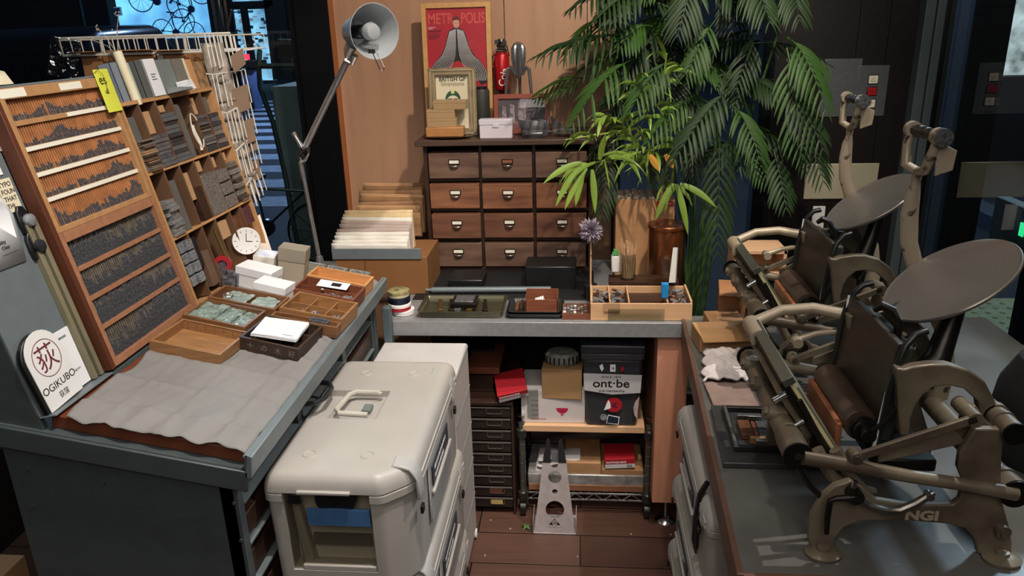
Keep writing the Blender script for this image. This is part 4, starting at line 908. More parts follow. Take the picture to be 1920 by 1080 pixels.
def bake(ob, co):
    COL.objects.link(co); bpy.context.view_layer.update()
    dg = bpy.context.evaluated_depsgraph_get(); me = bpy.data.meshes.new_from_object(ob.evaluated_get(dg)); ob.modifiers.clear(); old = ob.data; ob.data = me; me.name = ob.name
    bpy.data.objects.remove(co); me.set_sharp_from_angle(angle=R(30))
case = make_case('white transport case with windowed front, topmost of the stack in the aisle', 'white cases stacked beside the cabinet')
zc = .272
place(case, Matrix.Translation((-.316, 1.215, .8-.262)))
for i, lab in ((1, 'white transport case in the middle of the stack in the aisle'), (2, 'white transport case at the bottom of the stack in the aisle')):
    c = dup(case); c.location = (-.309-.003*i, 1.225+.02*i, .8-.262-i*.264); c['label'] = lab
for i in range(3):
    c = dup(case); c.rotation_euler = (0,0,R(90)); c.scale = (1,1,.79); c.location = (.26+.002*i, 1.78, .005+.2105*(2-i)); 
    c.rotation_euler = (0,0,R(180)); c.scale = (1,1,.79); c.location = (.262-.004*i, 1.90, .004+.209*(2-i))
    c['label'] = ['white transport case under the right hand table edge, topmost of three', 'white transport case under the right hand table edge, middle of three', 'white transport case under the right hand table edge, lowest of three'][i]
    c['group'] = 'white cases stacked under the press table'
o = thing('strap', 'black carrying strap hanging over the white case below the press table', 'strap', (.27,1.5,.6))
MB().tube([(.272,1.45,.655),(.262,1.46,.62),(.258,1.47,.55),(.262,1.50,.47),(.27,1.52,.42)], [.006,.008,.009,.008,.004], 8).build('webbing', BLACK, o)
MB().tube([(.264,1.43,.60),(.256,1.45,.56),(.26,1.46,.48)], .0045, 8).build('buckle', BLACK, o)
# plastic drawer unit behind the cases
o = thing('drawer_unit', 'white plastic drawer unit on small wheels behind the case stack', 'drawer unit', (-.46,1.98,0))
MB().box(-.60, -.342, 1.84, 2.12, .03, .69).build('unit_shell', mat('drawer plastic', 'b9b5b3', .4, 0, .04, 10), o, bevel=.006)
for i in range(5): MB().box(-.59, -.352, 1.834, 1.839, .045+i*.128, .165+i*.128).build('drawer', WHITE, o, bevel=.003)
for i in range(5): MB().box(-.342, -.340, 1.845, 2.115, .168+i*.128-.001, .169+i*.128).build('side_line', GREYP, o)
for x_ in (-.58,-.347): 
    for y_ in (1.86,2.10): MB().cyl((x_-.008,y_,.017),(x_+.008,y_,.017),.016,n=20).build('wheel', WHITE, o)
# ------------------------------------------------------------------ back workbench
YT = 2.15; ZT = .745
o = thing('workbench', 'stainless steel topped workbench with a red brown wooden leg panel', 'workbench', (0, 2.5, 0))
MB().box(-.592, .328, YT, 2.80, ZT-.047, ZT).build('steel_top', STAINLESS, o, bevel=.0015)
MB().box(.233, .327, YT+.02, 2.75, .105, ZT-.048).build('leg_panel', mat('red oak leg', 'c98e72', .5, 0, .10, 5, .03, (14, 14, 1)), o, bevel=.001)
MB(Matrix.Translation((.285, 2.22, 0))).lathe([(0,0),(.032,0),(.034,.006),(.028,.013),(.012,.020),(.006,.022),(.006,.105),(0,.105)], 32).build('adjustable_foot', CHROME, o)
MB().box(-.60, -.575, 2.12, 2.15, 0, .80).build('corner_post', mat('steel post blue grey', '58666b', .4, .3), o, bevel=.002)
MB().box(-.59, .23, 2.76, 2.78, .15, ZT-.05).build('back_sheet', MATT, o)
def B(name, lab, cat, px0, py0, px1, py1, Y, dep, m, bev=.0015, grp=None, zfloor=None, rot=0, kind='box_body', parts=None):
    """box whose front face spans the two pixels at depth Y"""
    a_, c_ = at(px0, py0, Y), at(px1, py1, Y); z0 = min(a_.z, c_.z) if zfloor is None else zfloor; z1 = max(a_.z, c_.z)
    M = Matrix.Translation(((a_.x+c_.x)/2, Y, z0)) @ Matrix.Rotation(R(rot), 4, 'Z'); wd = abs(c_.x-a_.x)/2
    t = thing(name, lab, cat, ((a_.x+c_.x)/2, Y, z0), grp)
    MB(M).box(-wd, wd, 0, dep, 0, z1-z0).build(kind, m, t, bevel=bev)
    return t, M, wd, z1-z0
# ------------------------------------------------------------------ drawer chest on the bench
YD = 2.66; ZD0, ZD1 = ZT+.001, 1.222
o = thing('drawer_chest', 'old dark wooden chest of twelve small drawers standing on the workbench', 'chest', (-.24, 2.8, ZT))
X0, X1 = -.553, .04
MB().box(X0, X0+.014, YD, 2.93, ZD0, ZD1-.016).box(X1-.014, X1, YD, 2.93, ZD0, ZD1-.016).box(X0, X1, 2.92, 2.93, ZD0, ZD1-.016).box(X0+.014, X1-.014, YD, 2.92, ZD0, ZD0+.012).build('carcass', DARKW, o, bevel=.001)
MB().box(X0-.022, X1+.022, YD-.03, 2.945, ZD1-.016, ZD1+.003).build('top_board', mat('worn top board', '4d382c', .5, 0, .3, 5, .15, (1.5, 10, 10)), o, bevel=.003)
cw = (X1-X0-.028)/3; rh = (ZD1-.030-ZD0-.012)/4
for c in (1, 2): MB().box(X0+.014+c*cw-.006, X0+.014+c*cw+.004, YD+.004, YD+.03, ZD0+.012, ZD1-.018).build('stile', DARKW, o)
for r in range(1, 4): MB().box(X0+.014, X1-.014, YD+.006, YD+.03, ZD0+.012+r*rh-.006, ZD0+.012+r*rh+.004).build('rail', DARKW, o)
OLD = [mat('worn drawer %d' % k, a_, .5, 0, .5, 3, .3, (2, 11, 11), b2) for k, (a_, b2) in enumerate([('503830', '7a5e4c'), ('663d2c', '966445'), ('5c3a2c', '80563f')])]
random.seed(4)
for r in range(4):
    for c in range(3):
        xa = X0+.014+c*cw+.004+random.uniform(0, .002); xb = xa+cw-.012; za = ZD0+.012+r*rh+.008; zb = za+rh-.020; yy = YD-.012-random.uniform(0, .010)
        d = MB().box(xa, xb, yy, YD+.2, za, zb).build('drawer', OLD[(r*2+c*3) % 3] if not (r == 3 and c == 0) else OLD[0], o, bevel=.0015)
        xm = (xa+xb)/2+.003; zm = (za+zb)/2+.003
        plate_m = PAPER if not (r == 3 and c == 1) else OLD[1]
        MB().box(xm-.020, xm+.020, yy-.0035, yy-.0005, zm+.002, zm+.020).build('label_holder', mat('dark brass', '3c342a', .35, .7), d, bevel=.0006)
        MB().box(xm-.0165, xm+.0165, yy-.0042, yy-.0036, zm+.0055, zm+.0165).build('label', LABEL if plate_m is PAPER else OLD[1], d)
        b = MB(Matrix.Translation((xm, yy, zm-.003)))
        rings = []
        for i in range(7):
            t_ = i/6*math.pi/2
            rings.append([(.016*math.cos(math.pi*j/10)*(1 if True else 0), -.0125*math.sin(t_)*math.sin(math.pi*j/10)-.001, -.011*(1-math.cos(t_))*0 - .010*math.cos(t_)*math.sin(math.pi*j/10)*-1*-1+0.0) for j in range(11)])
        b.ring([[(.017*math.cos(math.pi*j/10), -.001-.0135*math.sin(math.pi*j/10)*math.cos(i/6*math.pi/2), -.011*math.sin(i/6*math.pi/2)*math.sin(math.pi*j/10)+.002) for j in range(11)] for i in range(7)], cap=False, loop=False)
        b.build('cup_pull', mat('nickel pull', 'b9b5ad', .25, .9), d, solid=.0012)
# ------------------------------------------------------------------ things on the chest
ZC = ZD1+.003
def FP(name, lab, cat, px0, py0, px1, Y, h, tilt, fw_, fm, pic, bt=.012):
    """framed picture leaning back on the chest: foot at Y, height h"""
    a_, c_ = at(px0, py0, Y), at(px1, py0, Y); wd = c_.x-a_.x
    M = Matrix.Translation((a_.x, Y, ZC+.001)) @ Matrix.Rotation(R(-tilt), 4, 'X') @ Matrix(((1,0,0,0),(0,0,-1,0),(0,1,0,0),(0,0,0,1)))   # x right, y up, z to the viewer
    t = thing(name, lab, cat, (a_.x+wd/2, Y, ZC))
    MB(M).box(0, fw_, 0, h, 0, bt).box(wd-fw_, wd, 0, h, 0, bt).box(fw_, wd-fw_, 0, fw_, 0, bt).box(fw_, wd-fw_, h-fw_, h, 0, bt).build('frame', fm, t, bevel=.001)
    MB(M).box(fw_, wd-fw_, fw_, h-fw_, .001, .004).build('picture', pic, t)
    MB(M).box(fw_, wd-fw_, fw_, h-fw_, .008, .0085).build('glass', CLEARG, t)
    return t, M, wd, h
CLEARG = add_glass('picture glass', 'ffffff', 0, .0)
# poster: red cover with a standing figure in a striped costume
t, M, wd, h = FP('framed_poster', 'red METROPOLIS magazine poster in a pale wood frame on the chest', 'poster', 792, 100, 921, 2.86, .452, 4, .017, mat('pale frame wood', 'c99a5e', .5, 0, .1, 6, .03, (8,8,8)), mat('poster red', 'b0202f', .5, 0, .06, 4))
PZ = .0045; cx = wd/2
LR = mat('lighter poster red', 'd0524d', .5)
text('poster_title', 'METR', .052, LR, M @ Matrix.Translation((.022, h-.070, PZ)), t, 'LEFT', .72, .001)
text('poster_title', 'POLIS', .052, LR, M @ Matrix.Translation((cx+.016, h-.070, PZ)), t, 'LEFT', .68, .001)
text('poster_text', 'DAVID BOWIE', .0085, INK, M @ Matrix.Translation((.022, h-.098, PZ)), t, 'LEFT', .85, .0002)
for k in range(4): MB(M).box(.022, .022+(.045, .038, .042, .030)[k], h-.106-k*.005, h-.1045-k*.005, PZ, PZ+.0002).build('poster_text', INK, t)
for k in range(2): MB(M).box(.022, .05-.01*k, h-.082-k*.005, h-.0805-k*.005, PZ, PZ+.0002).build('poster_text', PAPER, t)
SKIN = mat('printed skin tone', 'd3a08c', .6); HAIR = mat('printed hair', '6d2a1e', .6)
MB(M).prism(circ(cx, h-.070, .0115, 20, .016), PZ+.0002, PZ+.0004).build('printed_face', SKIN, t)
MB(M).prism([(cx-.013,h-.066),(cx-.012,h-.052),(cx-.005,h-.046),(cx+.006,h-.046),(cx+.013,h-.053),(cx+.013,h-.066),(cx+.009,h-.058),(cx-.009,h-.058)], PZ+.0004, PZ+.0006).build('printed_hair', HAIR, t)
MB(M).box(cx-.006, cx-.003, h-.071, h-.069, PZ+.0005, PZ+.0007).box(cx+.003, cx+.006, h-.071, h-.069, PZ+.0005, PZ+.0007).box(cx-.003, cx+.003, h-.080, h-.079, PZ+.0005, PZ+.0007).build('printed_features', HAIR, t)
hs = [(.006,.084),(.027,.095),(.036,.118),(.044,.150),(.060,.178),(.086,.205),(.104,.235),(.112,.275),(.085,.285),(.040,.225),(.012,.203)]
sil = [(cx-.006,h-.084)]+[(cx+a_, h-b_) for a_, b_ in hs]+[(cx,h-.198)]+[(cx-a_, h-b_) for a_, b_ in reversed(hs)][:-1]
MB(M).prism(sil, PZ+.0001, PZ+.0003).build('printed_costume', INK, t)
b = MB(M)
for k in range(1, 12):                                   # pale stripes following the costume
    s_ = k/12
    for sg_ in (-1, 1):
        pts = [(cx+sg_*(.001+.025*s_), h-.088-.009*s_), (cx+sg_*(.001+.034*s_), h-.120), (cx+sg_*(.002+.042*s_), h-.150), (cx+sg_*(.004+.056*s_), h-.180), (cx+sg_*(.012+.076*s_), h-.208+.004*s_), (cx+sg_*(.030+.078*s_), h-.240+.008*s_), (cx+sg_*(.055+.056*s_), h-.270)]
        b.tube([(p[0], p[1], PZ+.0004) for p in pts], .00075, 4)
b.build('printed_stripes', PAPER, t)
MB(M).prism([(wd-.028,h-.085),(wd-.024,h-.085),(wd-.023,h-.060),(wd-.027,h-.055)], .0086, .0087).add([], []).build('glare', CLEARG, t)
bpy.data.objects.remove(bpy.data.objects['glare'])
# small ornate frame with the race print
t, M, wd, h = FP('framed_print', 'small antique gold frame with BRITISH GP Silverstone print', 'picture', 799, 100, 890, 2.76, .235, 5, .026, mat('antique gold frame', '8f7f62', .4, .35, .3, 30, .2), CREAM, .016)
MB(M).box(.006, wd-.006, .006, .011, .016, .019).box(.006, wd-.006, h-.011, h-.006, .016, .019).box(.006, .011, .006, h-.006, .016, .019).box(wd-.011, wd-.006, .006, h-.006, .016, .019).box(.019, .022, .019, h-.019, .016, .0175).box(wd-.022, wd-.019, .019, h-.019, .016, .0175).box(.022, wd-.022, h-.022, h-.019, .016, .0175).build('frame_moulding', mat('antique gold edge', 'b7a482', .35, .5), t)
text('print_title', 'BRITISH GP', .0215, INK, M @ Matrix.Translation((wd/2, h-.046, .0045)), t, 'CENTER', .90, .0003)
text('print_title', 'Silverstone', .0205, mat('print grey', '6f6a5f', .6), M @ Matrix.Translation((wd/2, h-.062, .0045)), t, 'CENTER', .92)
MB(M).prism(circ(wd/2, .125, .0275, 30, .032), .0042, .0046).build('printed_helmet', mat('helmet green', '21503f', .6), t)
MB(M).prism(circ(wd/2, .118, .0225, 30, .022), .0047, .0049).build('printed_helmet', CREAM, t); MB(M).box(wd/2-.006, wd/2+.006, .146, .157, .0047, .005).build('printed_helmet', mat('print yellow', 'd8cf7f', .6), t)
MB(M).box(wd/2-.017, wd/2-.003, .121, .129, .005, .0052).box(wd/2+.003, wd/2+.017, .121, .129, .005, .0052).build('printed_goggles', INK, t)
# tray with wrapped packet and three small kraft boxes
o = thing('serving_dish', 'thin dark oval dish under the small kraft boxes on the chest', 'dish', at(834, 248, 2.68))
c0 = at(838, 246, 2.68)
MB(Matrix.Translation((c0.x, 2.70, ZC)) @ Matrix.Diagonal((1, .55, 1, 1))).lathe([(0,.001),(.05,.001),(.085,.006),(.088,.008),(.084,.0085),(.05,.004),(0,.004)], 40).build('dish', mat('dark tin', '4a3d35', .35, .7), o)
b = MB(); w_ = .062
t_, M_, wd_, h_ = B('wrapped_packet', 'flat orange brown wrapped packet under the small kraft boxes', 'packet', 798, 252, 868, 238, 2.685, .055, mat('orange kraft wrap', 'b07a48', .5, 0, .12, 20, .2), .004, zfloor=ZC+.005)
zq = ZC+.005+h_; KB = mat('small kraft box', 'a78962', .7, 0, .05)
for (xa, xb, hh, lab, rr) in ((798, 853, .030, 'lowest small kraft box in the stack of three on the chest', 1), (798, 851, .030, 'middle small kraft box in the stack of three on the chest', 1), (811, 873, .031, 'topmost small kraft box in the stack, pushed to the right', -3)):
    a_, c_ = at(xa, 200, 2.68), at(xb, 200, 2.68)
    M_ = Matrix.Translation(((a_.x+c_.x)/2, 2.688, zq)) @ Matrix.Rotation(R(rr), 4, 'Z'); wq = (c_.x-a_.x)/2
    q = thing('kraft_box', lab, 'box', (M_.translation.x, 2.69, zq), 'small kraft boxes on the chest')
    MB(M_).box(-wq, wq, 0, .042, 0, hh-.0006).build('box_body', KB, q, bevel=.001); MB(M_).box(-wq-.0006, wq+.0006, -.0006, .0426, hh-.010, hh-.0002).build('lid', KB, q, bevel=.0008); zq += hh
# black bottle, white box, photo frame, round tin, multi tool, citrus squeezer
c0 = at(905, 240, 2.80)
o = thing('dark_bottle', 'matt dark grey cylinder bottle between the frames on the chest', 'bottle', (c0.x, 2.80, ZC))
MB(Matrix.Translation((c0.x, 2.80, ZC))).lathe([(0,0),(.027,0),(.029,.003),(.029,.150),(.026,.158),(.0,.159)], 36).build('bottle_body', mat('matt dark grey', '34342f', .55), o)
MB(Matrix.Translation((c0.x, 2.80, ZC+.157))).lathe([(0,0),(.022,0),(.022,.010),(0,.012)], 30).build('cap', BLACK, o)
t_, M_, wd_, h_ = B('white_lidded_box', 'small white plastic box with hinged lid on the chest', 'box', 899, 252, 960, 224, 2.665, .045, mat('milky plastic', 'dcd4dc', .35, 0, .02), .003, zfloor=ZC)
MB(M_).box(-wd_-.001, wd_+.001, -.0015, .046, h_*.72, h_+.001).build('lid', mat('milky plastic', 'dcd4dc'), t_, bevel=.002)
MB(M_).box(-.011, .011, -.0035, -.001, h_*.60, h_*.80).build('clasp', mat('milky plastic', 'dcd4dc'), t_, bevel=.001)
t, M, wd, h = FP('photo_frame', 'landscape photo in a red wooden frame behind the round tin', 'picture', 925, 180, 1030, 2.78, .138, 8, .016, mat('red wood frame', '8a3f29', .45, 0, .1, 8, .04, (9,9,9)), mat('dark photo', '3d3a42', .5, 0, .3, 14, thr=(.4,.6), col2='5c5054'))
for k, (xa, ya, xb, yb) in enumerate([(.028,.05,.045,.095),(.055,.045,.075,.10),(.085,.05,.115,.108)]): MB(M).prism([(xa,ya),(xb,ya-.006),(xb-.002,yb),(xa+.003,yb+.004)], .0042, .0045).build('photo_detail', mat('photo tone', '8d7b80', .5, 0, .7, 60), t)
MB(M).prism([(.02,.02),(.09,.018),(.085,.045),(.05,.04),(.03,.048)], .0042, .0044).build('photo_detail', mat('photo pink', '8e5a58', .5, 0, .4, 40), t)
c0 = at(1002, 240, 2.68)
o = thing('round_tin', 'rounded dark grey metal tin with lid on the chest front', 'tin', (c0.x, 2.69, ZC))
DG = mat('dark grey satin metal', '66666a', .35, .2)
MT = Matrix.Translation((c0.x, 2.70, ZC)) @ Matrix.Diagonal((1, .7, 1, 1))
MB(MT).lathe([(0,0),(.042,0),(.047,.006),(.048,.024),(.047,.028),(0,.028)], 40).build('tin_body', DG, o)
MB(MT).lathe([(0,.029),(.047,.029),(.049,.034),(.048,.046),(.042,.056),(.02,.060),(0,.060)], 40).build('lid', DG, o)
MB(MT).box(-.030, .030, -.055, -.040, .010, .020).build('front_clasp', mat('bright steel', 'c6c7c9', .2, .9), o, bevel=.003)
MB(MT).lathe([(0,.058),(.012,.058),(.013,.063),(0,.065)], 24).build('lid_knob', BLACK, o)
# red can shaped torch hanging above
c0 = at(942, 152, 2.90); 
o = thing('can_robot', 'red soda can figure with metal head and wire arms behind the photo frame', 'figurine', (c0.x, 2.90, ZC))
zb_ = at(942, 168, 2.90).z; zt_ = at(942, 98, 2.90).z
MB(Matrix.Translation((c0.x, 2.90, 0))).lathe([(0,zb_),(.022,zb_),(.0275,zb_+.008),(.0275,zt_-.008),(.022,zt_),(0,zt_)], 30).build('can_body', mat('can red', 'b81d25', .3, .3, .08), o)
text('can_script', 'Cola', .034, PAPER, Matrix.Translation((c0.x+.010, 2.8715, zb_+.012)) @ Matrix.Rotation(R(90), 4, 'X') @ Matrix.Rotation(R(78), 4, 'Z'), o, 'LEFT', 1, .0002)
MB(Matrix.Translation((c0.x, 2.90, zt_))).lathe([(0,0),(.021,0),(.021,.010),(.013,.012),(.013,.018),(.018,.020),(.018,.026),(.010,.028),(.010,.034),(.016,.036),(.012,.046),(.0,.047)], 24).box(-.022,-.008,-.02,.0,.028,.044).box(.004,.020,-.022,-.004,.022,.040).box(-.014,.016,-.024,-.010,.012,.018).build('metal_head', mat('dark metal parts', '55514b', .3, .8, .4, 60), o)
MB().tube([(c0.x-.024,2.88,zt_-.01),(c0.x-.026,2.86,zt_+.008),(c0.x+.016,2.86,zt_+.006),(c0.x+.024,2.86,zt_+.022),(c0.x+.030,2.875,zt_-.012)], .0022, 6).build('wire_arm', CHROME, o)
MB().tube([(c0.x-.024,2.885,zt_-.01),(c0.x-.034,2.88,zt_-.04),(c0.x-.03,2.88,zt_-.05)], .002, 6).build('wire_arm', CHROME, o)
for s_ in (-1, 1): MB().cyl((c0.x+.010*s_,2.90,ZC),(c0.x+.010*s_,2.90,zb_+.004),.004,n=10).build('leg', BLACK, o)
c0 = at(973, 150, 2.86)
o = thing('citrus_squeezer', 'tall three legged aluminium citrus squeezer shaped like a rocket', 'squeezer', (c0.x, 2.86, ZC))
SQ = mat('cast aluminium', '9c9ea1', .3, .85, .06)
zt_ = at(973, 78, 2.86).z; zm_ = at(973, 152, 2.86).z; b = MB()
prof = [(.0, zm_), (.003, zm_+.006), (.016, zm_+.035), (.0235, zm_+.075), (.0235, zt_-.022), (.015, zt_-.006), (.004, zt_), (0, zt_)]
n = 48; rings = []
for r_, z_ in prof: rings.append([(c0.x+r_*(1+.10*math.cos(12*2*math.pi*i/n))*math.cos(2*math.pi*i/n), 2.86+r_*(1+.10*math.cos(12*2*math.pi*i/n))*math.sin(2*math.pi*i/n), z_) for i in range(n)])
b.ring(rings).build('ribbed_head', SQ, o)
for k, a_ in enumerate((200, 335, 90)):
    ca, sa = math.cos(R(a_)), math.sin(R(a_)); zk = zm_+.052
    MB().tube([(c0.x+.014*ca, 2.86+.012*sa, zm_+.022), (c0.x+.034*ca, 2.86+.030*sa, zk), (c0.x+.042*ca, 2.86+.036*sa, zk-.008), (c0.x+.058*ca, 2.86+.046*sa, ZC+.06), (c0.x+.070*ca, 2.86+.056*sa, ZC+.002)], [.0055,.0065,.0065,.005,.003], 10).build('leg', SQ, o)
# grey paper aeroplane like model right of the tin
c0 = at(1052, 240, 2.72)
o = thing('model_aircraft', 'grey metal model aircraft lying on the chest half hidden by leaves', 'model', (c0.x, 2.75, ZC))
AG = mat('model grey', '7a7672', .35, .6)
MB().tube([(c0.x-.05,2.70,ZC+.016),(c0.x-.01,2.72,ZC+.016),(c0.x+.05,2.76,ZC+.014)], [.003,.009,.006], 12).build('fuselage', AG, o)
MB().hexa([(c0.x-.03,2.69,ZC+.012),(c0.x+.04,2.67,ZC+.012),(c0.x+.03,2.74,ZC+.012),(c0.x-.01,2.735,ZC+.012)], [(c0.x-.03,2.69,ZC+.014),(c0.x+.04,2.67,ZC+.014),(c0.x+.03,2.74,ZC+.014),(c0.x-.01,2.735,ZC+.014)]).build('wing', AG, o)
MB().hexa([(c0.x-.028,2.76,ZC+.004),(c0.x+.03,2.78,ZC+.004),(c0.x+.03,2.783,ZC+.004),(c0.x-.028,2.763,ZC+.004)], [(c0.x-.04,2.76,ZC+.062),(c0.x-.033,2.762,ZC+.062),(c0.x-.033,2.765,ZC+.062),(c0.x-.04,2.763,ZC+.062)]).build('tail_fin', AG, o)
# ------------------------------------------------------------------ files and envelopes left of the chest
KR = [KRAFT, mat('kraft dark', '8a6440', .8, 0, .2, 14, .3), mat('kraft pale', 'b58a60', .8, 0, .2, 14, .3)]
for i in range(9):
    x0 = at(672, 360, 2.80).x+.004*random.random(); x1 = at(795, 360, 2.80).x-.01*random.random()
    Yq = 2.72+.016*i; z1 = at(700, 400-5.5*i, 2.72).z
    b = crumple(Matrix.Translation(((x0+x1)/2+random.uniform(-.006,.006), Yq, (z1+.86)/2)) @ Matrix(((1,0,0,0),(0,0,-1,0),(0,1,0,0),(0,0,0,1))) @ Matrix.Rotation(R(random.uniform(-2,2)), 4, 'Z'), (x1-x0)/2, (z1-.86)/2, 0, .002, i+40, 12)
    tag(b.build('kraft_envelope', KR[i % 3], solid=.006), 'brown kraft envelope filed by the wood wall, %s from the front' % ORD[i], 'envelope', 'kraft envelopes by the wood wall')
PZ_ = [mat('manila paper', 'cdb488', .7, 0, .1, 12, .15), mat('pinkish grey paper', 'b19e94', .7, 0, .08, 12, .1), mat('white file paper', 'dcd6cc', .7, 0, .06, 12, .15)]
for i in range(10):
    x0 = at(633+i*1.2, 430, 2.50).x; x1 = at(772, 430, 2.50).x; Yq = 2.42+.013*i; z1 = at(700, 452-5.2*i, 2.45).z
    b = crumple(Matrix.Translation(((x0+x1)/2, Yq, (z1+.80)/2)) @ Matrix(((1,0,0,0),(0,0,-1,0),(0,1,0,0),(0,0,0,1))) @ Matrix.Rotation(R(random.uniform(-1.5,1.5)), 4, 'Z'), (x1-x0)/2, (z1-.80)/2, 0, .0018, i+60, 12)
    tag(b.build('paper_envelope', PZ_[0 if i > 7 else (1 if i in (4,5,6) else 2)], solid=.005), 'pale envelope filed upright in the grey steel tray, %s from the front' % ORD[i], 'envelope', 'pale envelopes in the steel tray')
o = thing('steel_file_tray', 'low grey steel tray that holds the pale envelopes', 'tray', at(700, 470, 2.42))
a_, c_ = at(622, 466, 2.40), at(790, 480, 2.40)
MB().box(a_.x, c_.x, 2.395, 2.40, c_.z-.01, a_.z).box(a_.x, c_.x, 2.40, 2.60, c_.z-.012, c_.z-.008).box(a_.x, a_.x+.003, 2.40, 2.60, c_.z-.01, a_.z).build('tray_body', STEEL_GREY, o, bevel=.001)
t_, M_, wd_, h_ = B('cardboard_carton', 'orange brown cardboard carton under the steel file tray', 'box', 636, 560, 800, 482, 2.40, .22, mat('orange carton', '83572f', .7, 0, .06), .002, zfloor=ZT+.001)
MB(M_).box(-wd_+.10, -wd_+.103, -.001, .0, 0, h_).build('carton_edge', BROWNW, t_)
# framed printing blocks on the desk end
# ------------------------------------------------------------------ things on the bench
def tin(lab, c, Y, z, r, h, m, top=None, name='ribbon_tin', cat='tin'):
    q = thing(name, lab, cat, (c, Y, z)); MB(Matrix.Translation((c, Y, z))).lathe([(0,0),(r-.001,0),(r,.001),(r,h-.002),(r-.002,h),(0,h)], 40).build('tin_body', m, q)
    MB(Matrix.Translation((c, Y, z+h*.55))).lathe([(r,0),(r+.0012,.0006),(r+.0012,h*.45),(r-.001,h*.45+.0012),(0,h*.45+.0012)], 40).build('lid', top or m, q); return q
c0 = at(755, 590, 2.22)
tin('white round tin at the bottom of the pile on the bench end', c0.x-.004+.006, 2.225, ZT+.001, .034, .014, WHITE)
tin('white round tin with red band, second in the pile', c0.x-.006, 2.22, ZT+.0165, .034, .020, RED, WHITE)
tin('navy round tin below the gold topped one in the pile', c0.x-.008, 2.223, ZT+.038, .034, .020, mat('navy tin', '1c2233', .35, .2), None)
q = tin('gold topped round ink tin on top of the pile', c0.x-.008, 2.223, ZT+.0595, .033, .018, mat('cream tin', 'cbbf9a', .35, .2), mat('gold printed lid', 'a59a6c', .35, .3, .4, 60))
text('tin_print', 'IS', .022, INK, Matrix.Translation((c0.x-.022, 2.213, ZT+.079)), q)
def metal_tray(lab, px0, px1, Y, dep, h, m, ro=.012):
    a_, c_ = at(px0, 590, Y), at(px1, 590, Y); w_ = (c_.x-a_.x)/2; q = thing('metal_tray', lab, 'tray', ((a_.x+c_.x)/2, Y, ZT))
    def ol(e, z):
        pts = []
        for (sx, sy) in ((1,1),(-1,1),(-1,-1),(1,-1)):
            for k in range(6):
                t = k/5*math.pi/2+{(1,1):0,(-1,1):math.pi/2,(-1,-1):math.pi,(1,-1):1.5*math.pi}[(sx,sy)]
                pts.append((sx*(w_-ro)+ (ro+e)*math.cos(t), sy*(dep/2-ro)+(ro+e)*math.sin(t), z))
        return pts
    M = Matrix.Translation(((a_.x+c_.x)/2, Y+dep/2, ZT+.001))
    MB(M).ring([ol(-.012,0), ol(-.008,.001), ol(-.003,h-.003), ol(.002,h-.001), ol(.003,h+.001), ol(.0,h+.002), ol(-.006,h-.003), ol(-.011,.004), ol(-.013,.0035)]).build('tray_body', m, q)
    return q, M, w_
q, M, w_ = metal_tray('long dark metal tray with bronze tools inside on the bench', 783, 943, 2.175, .15, .022, mat('dark olive metal', '55523f', .3, .6))
random.seed(2)
BZ = mat('bronze metal', '7b6238', .35, .8)
for k in range(5):
    M2 = M @ Matrix.Translation((-.075+.036*k, 0, .014)) @ Matrix.Rotation(R(random.uniform(-10, 10)), 4, 'Z')
    tag(MB(M2).box(-.006, .006, -.055, .05, 0, .006).box(-.009, .009, -.06, -.045, 0, .010).build('composing_tool', [BZ, IRONDARK, LEAD][k % 3], bevel=.001), 'metal composing tool lying in the long dark tray, %s from the left' % ORD[k], 'tool', 'tools in the long dark tray')
tf = thing('stacked_frame', 'dark metal frame block resting in the long dark tray', 'frame', M @ Vector((0,0,.02)))
MB(M).box(-.035, .045, -.035, .045, .022, .034).build('frame_body', IRONDARK, tf, bevel=.001); MB(M).box(-.025, .035, -.025, .035, .034, .038).build('frame_top', LEAD, tf, bevel=.001)
q2, M, w_ = metal_tray('round cornered dark metal tray, lower of the nested pair on the bench', 949, 1055, 2.175, .13, .014, mat('grey black metal', '3c3d3e', .3, .7))
q3, M3, w3 = metal_tray('round cornered metal tray, upper of the nested pair holding a red box', 955, 1050, 2.18, .12, .012, mat('grey metal', '5a5b5c', .28, .8)); q3.location.z += .0; 
for ch in [q3]: q3.location = (q3.location.x, q3.location.y, q3.location.z+.009)
t_, M_, wd_, h_ = B('red_wood_box', 'small open red brown box with white papers on the nested trays', 'box', 985, 584, 1046, 562, 2.19, .0015, TRAYR, .001, zfloor=ZT+.016)
MB(M_).box(-wd_, -wd_+.003, 0, .07, 0, h_).box(wd_-.003, wd_, 0, .07, 0, h_+.006).box(-wd_, wd_, .067, .07, 0, h_+.012).box(-wd_, wd_, 0, .07, 0, .002).build('box_sides', TRAYR, t_)
for k in range(4): tag(MB(M_ @ Matrix.Rotation(R(-18), 4, 'Y')).box(-.012+k*.007, -.007+k*.007, .01, .055, .008, .034).build('white_slip', PAPER), 'white slip standing in the small red brown box, %s from the left' % ORD[k], 'slip', 'white slips in the red box')
for k in range(3): tag(MB(M3).box(-w3+.016+k*.014, -w3+.026+k*.014, -.04, .03, .016, .026+.003*k).build('brown_block', [BROWNW, DARKW, BZ][k], bevel=.001), 'brown block beside the red box in the upper tray, %s from the left' % ORD[k], 'block', 'brown blocks in the upper tray')
o = thing('sorts_tray', 'small red edged tray full of grey spacing pieces', 'tray', at(1080, 590, 2.18))
a_, c_ = at(1054, 590, 2.175), at(1106, 590, 2.175)
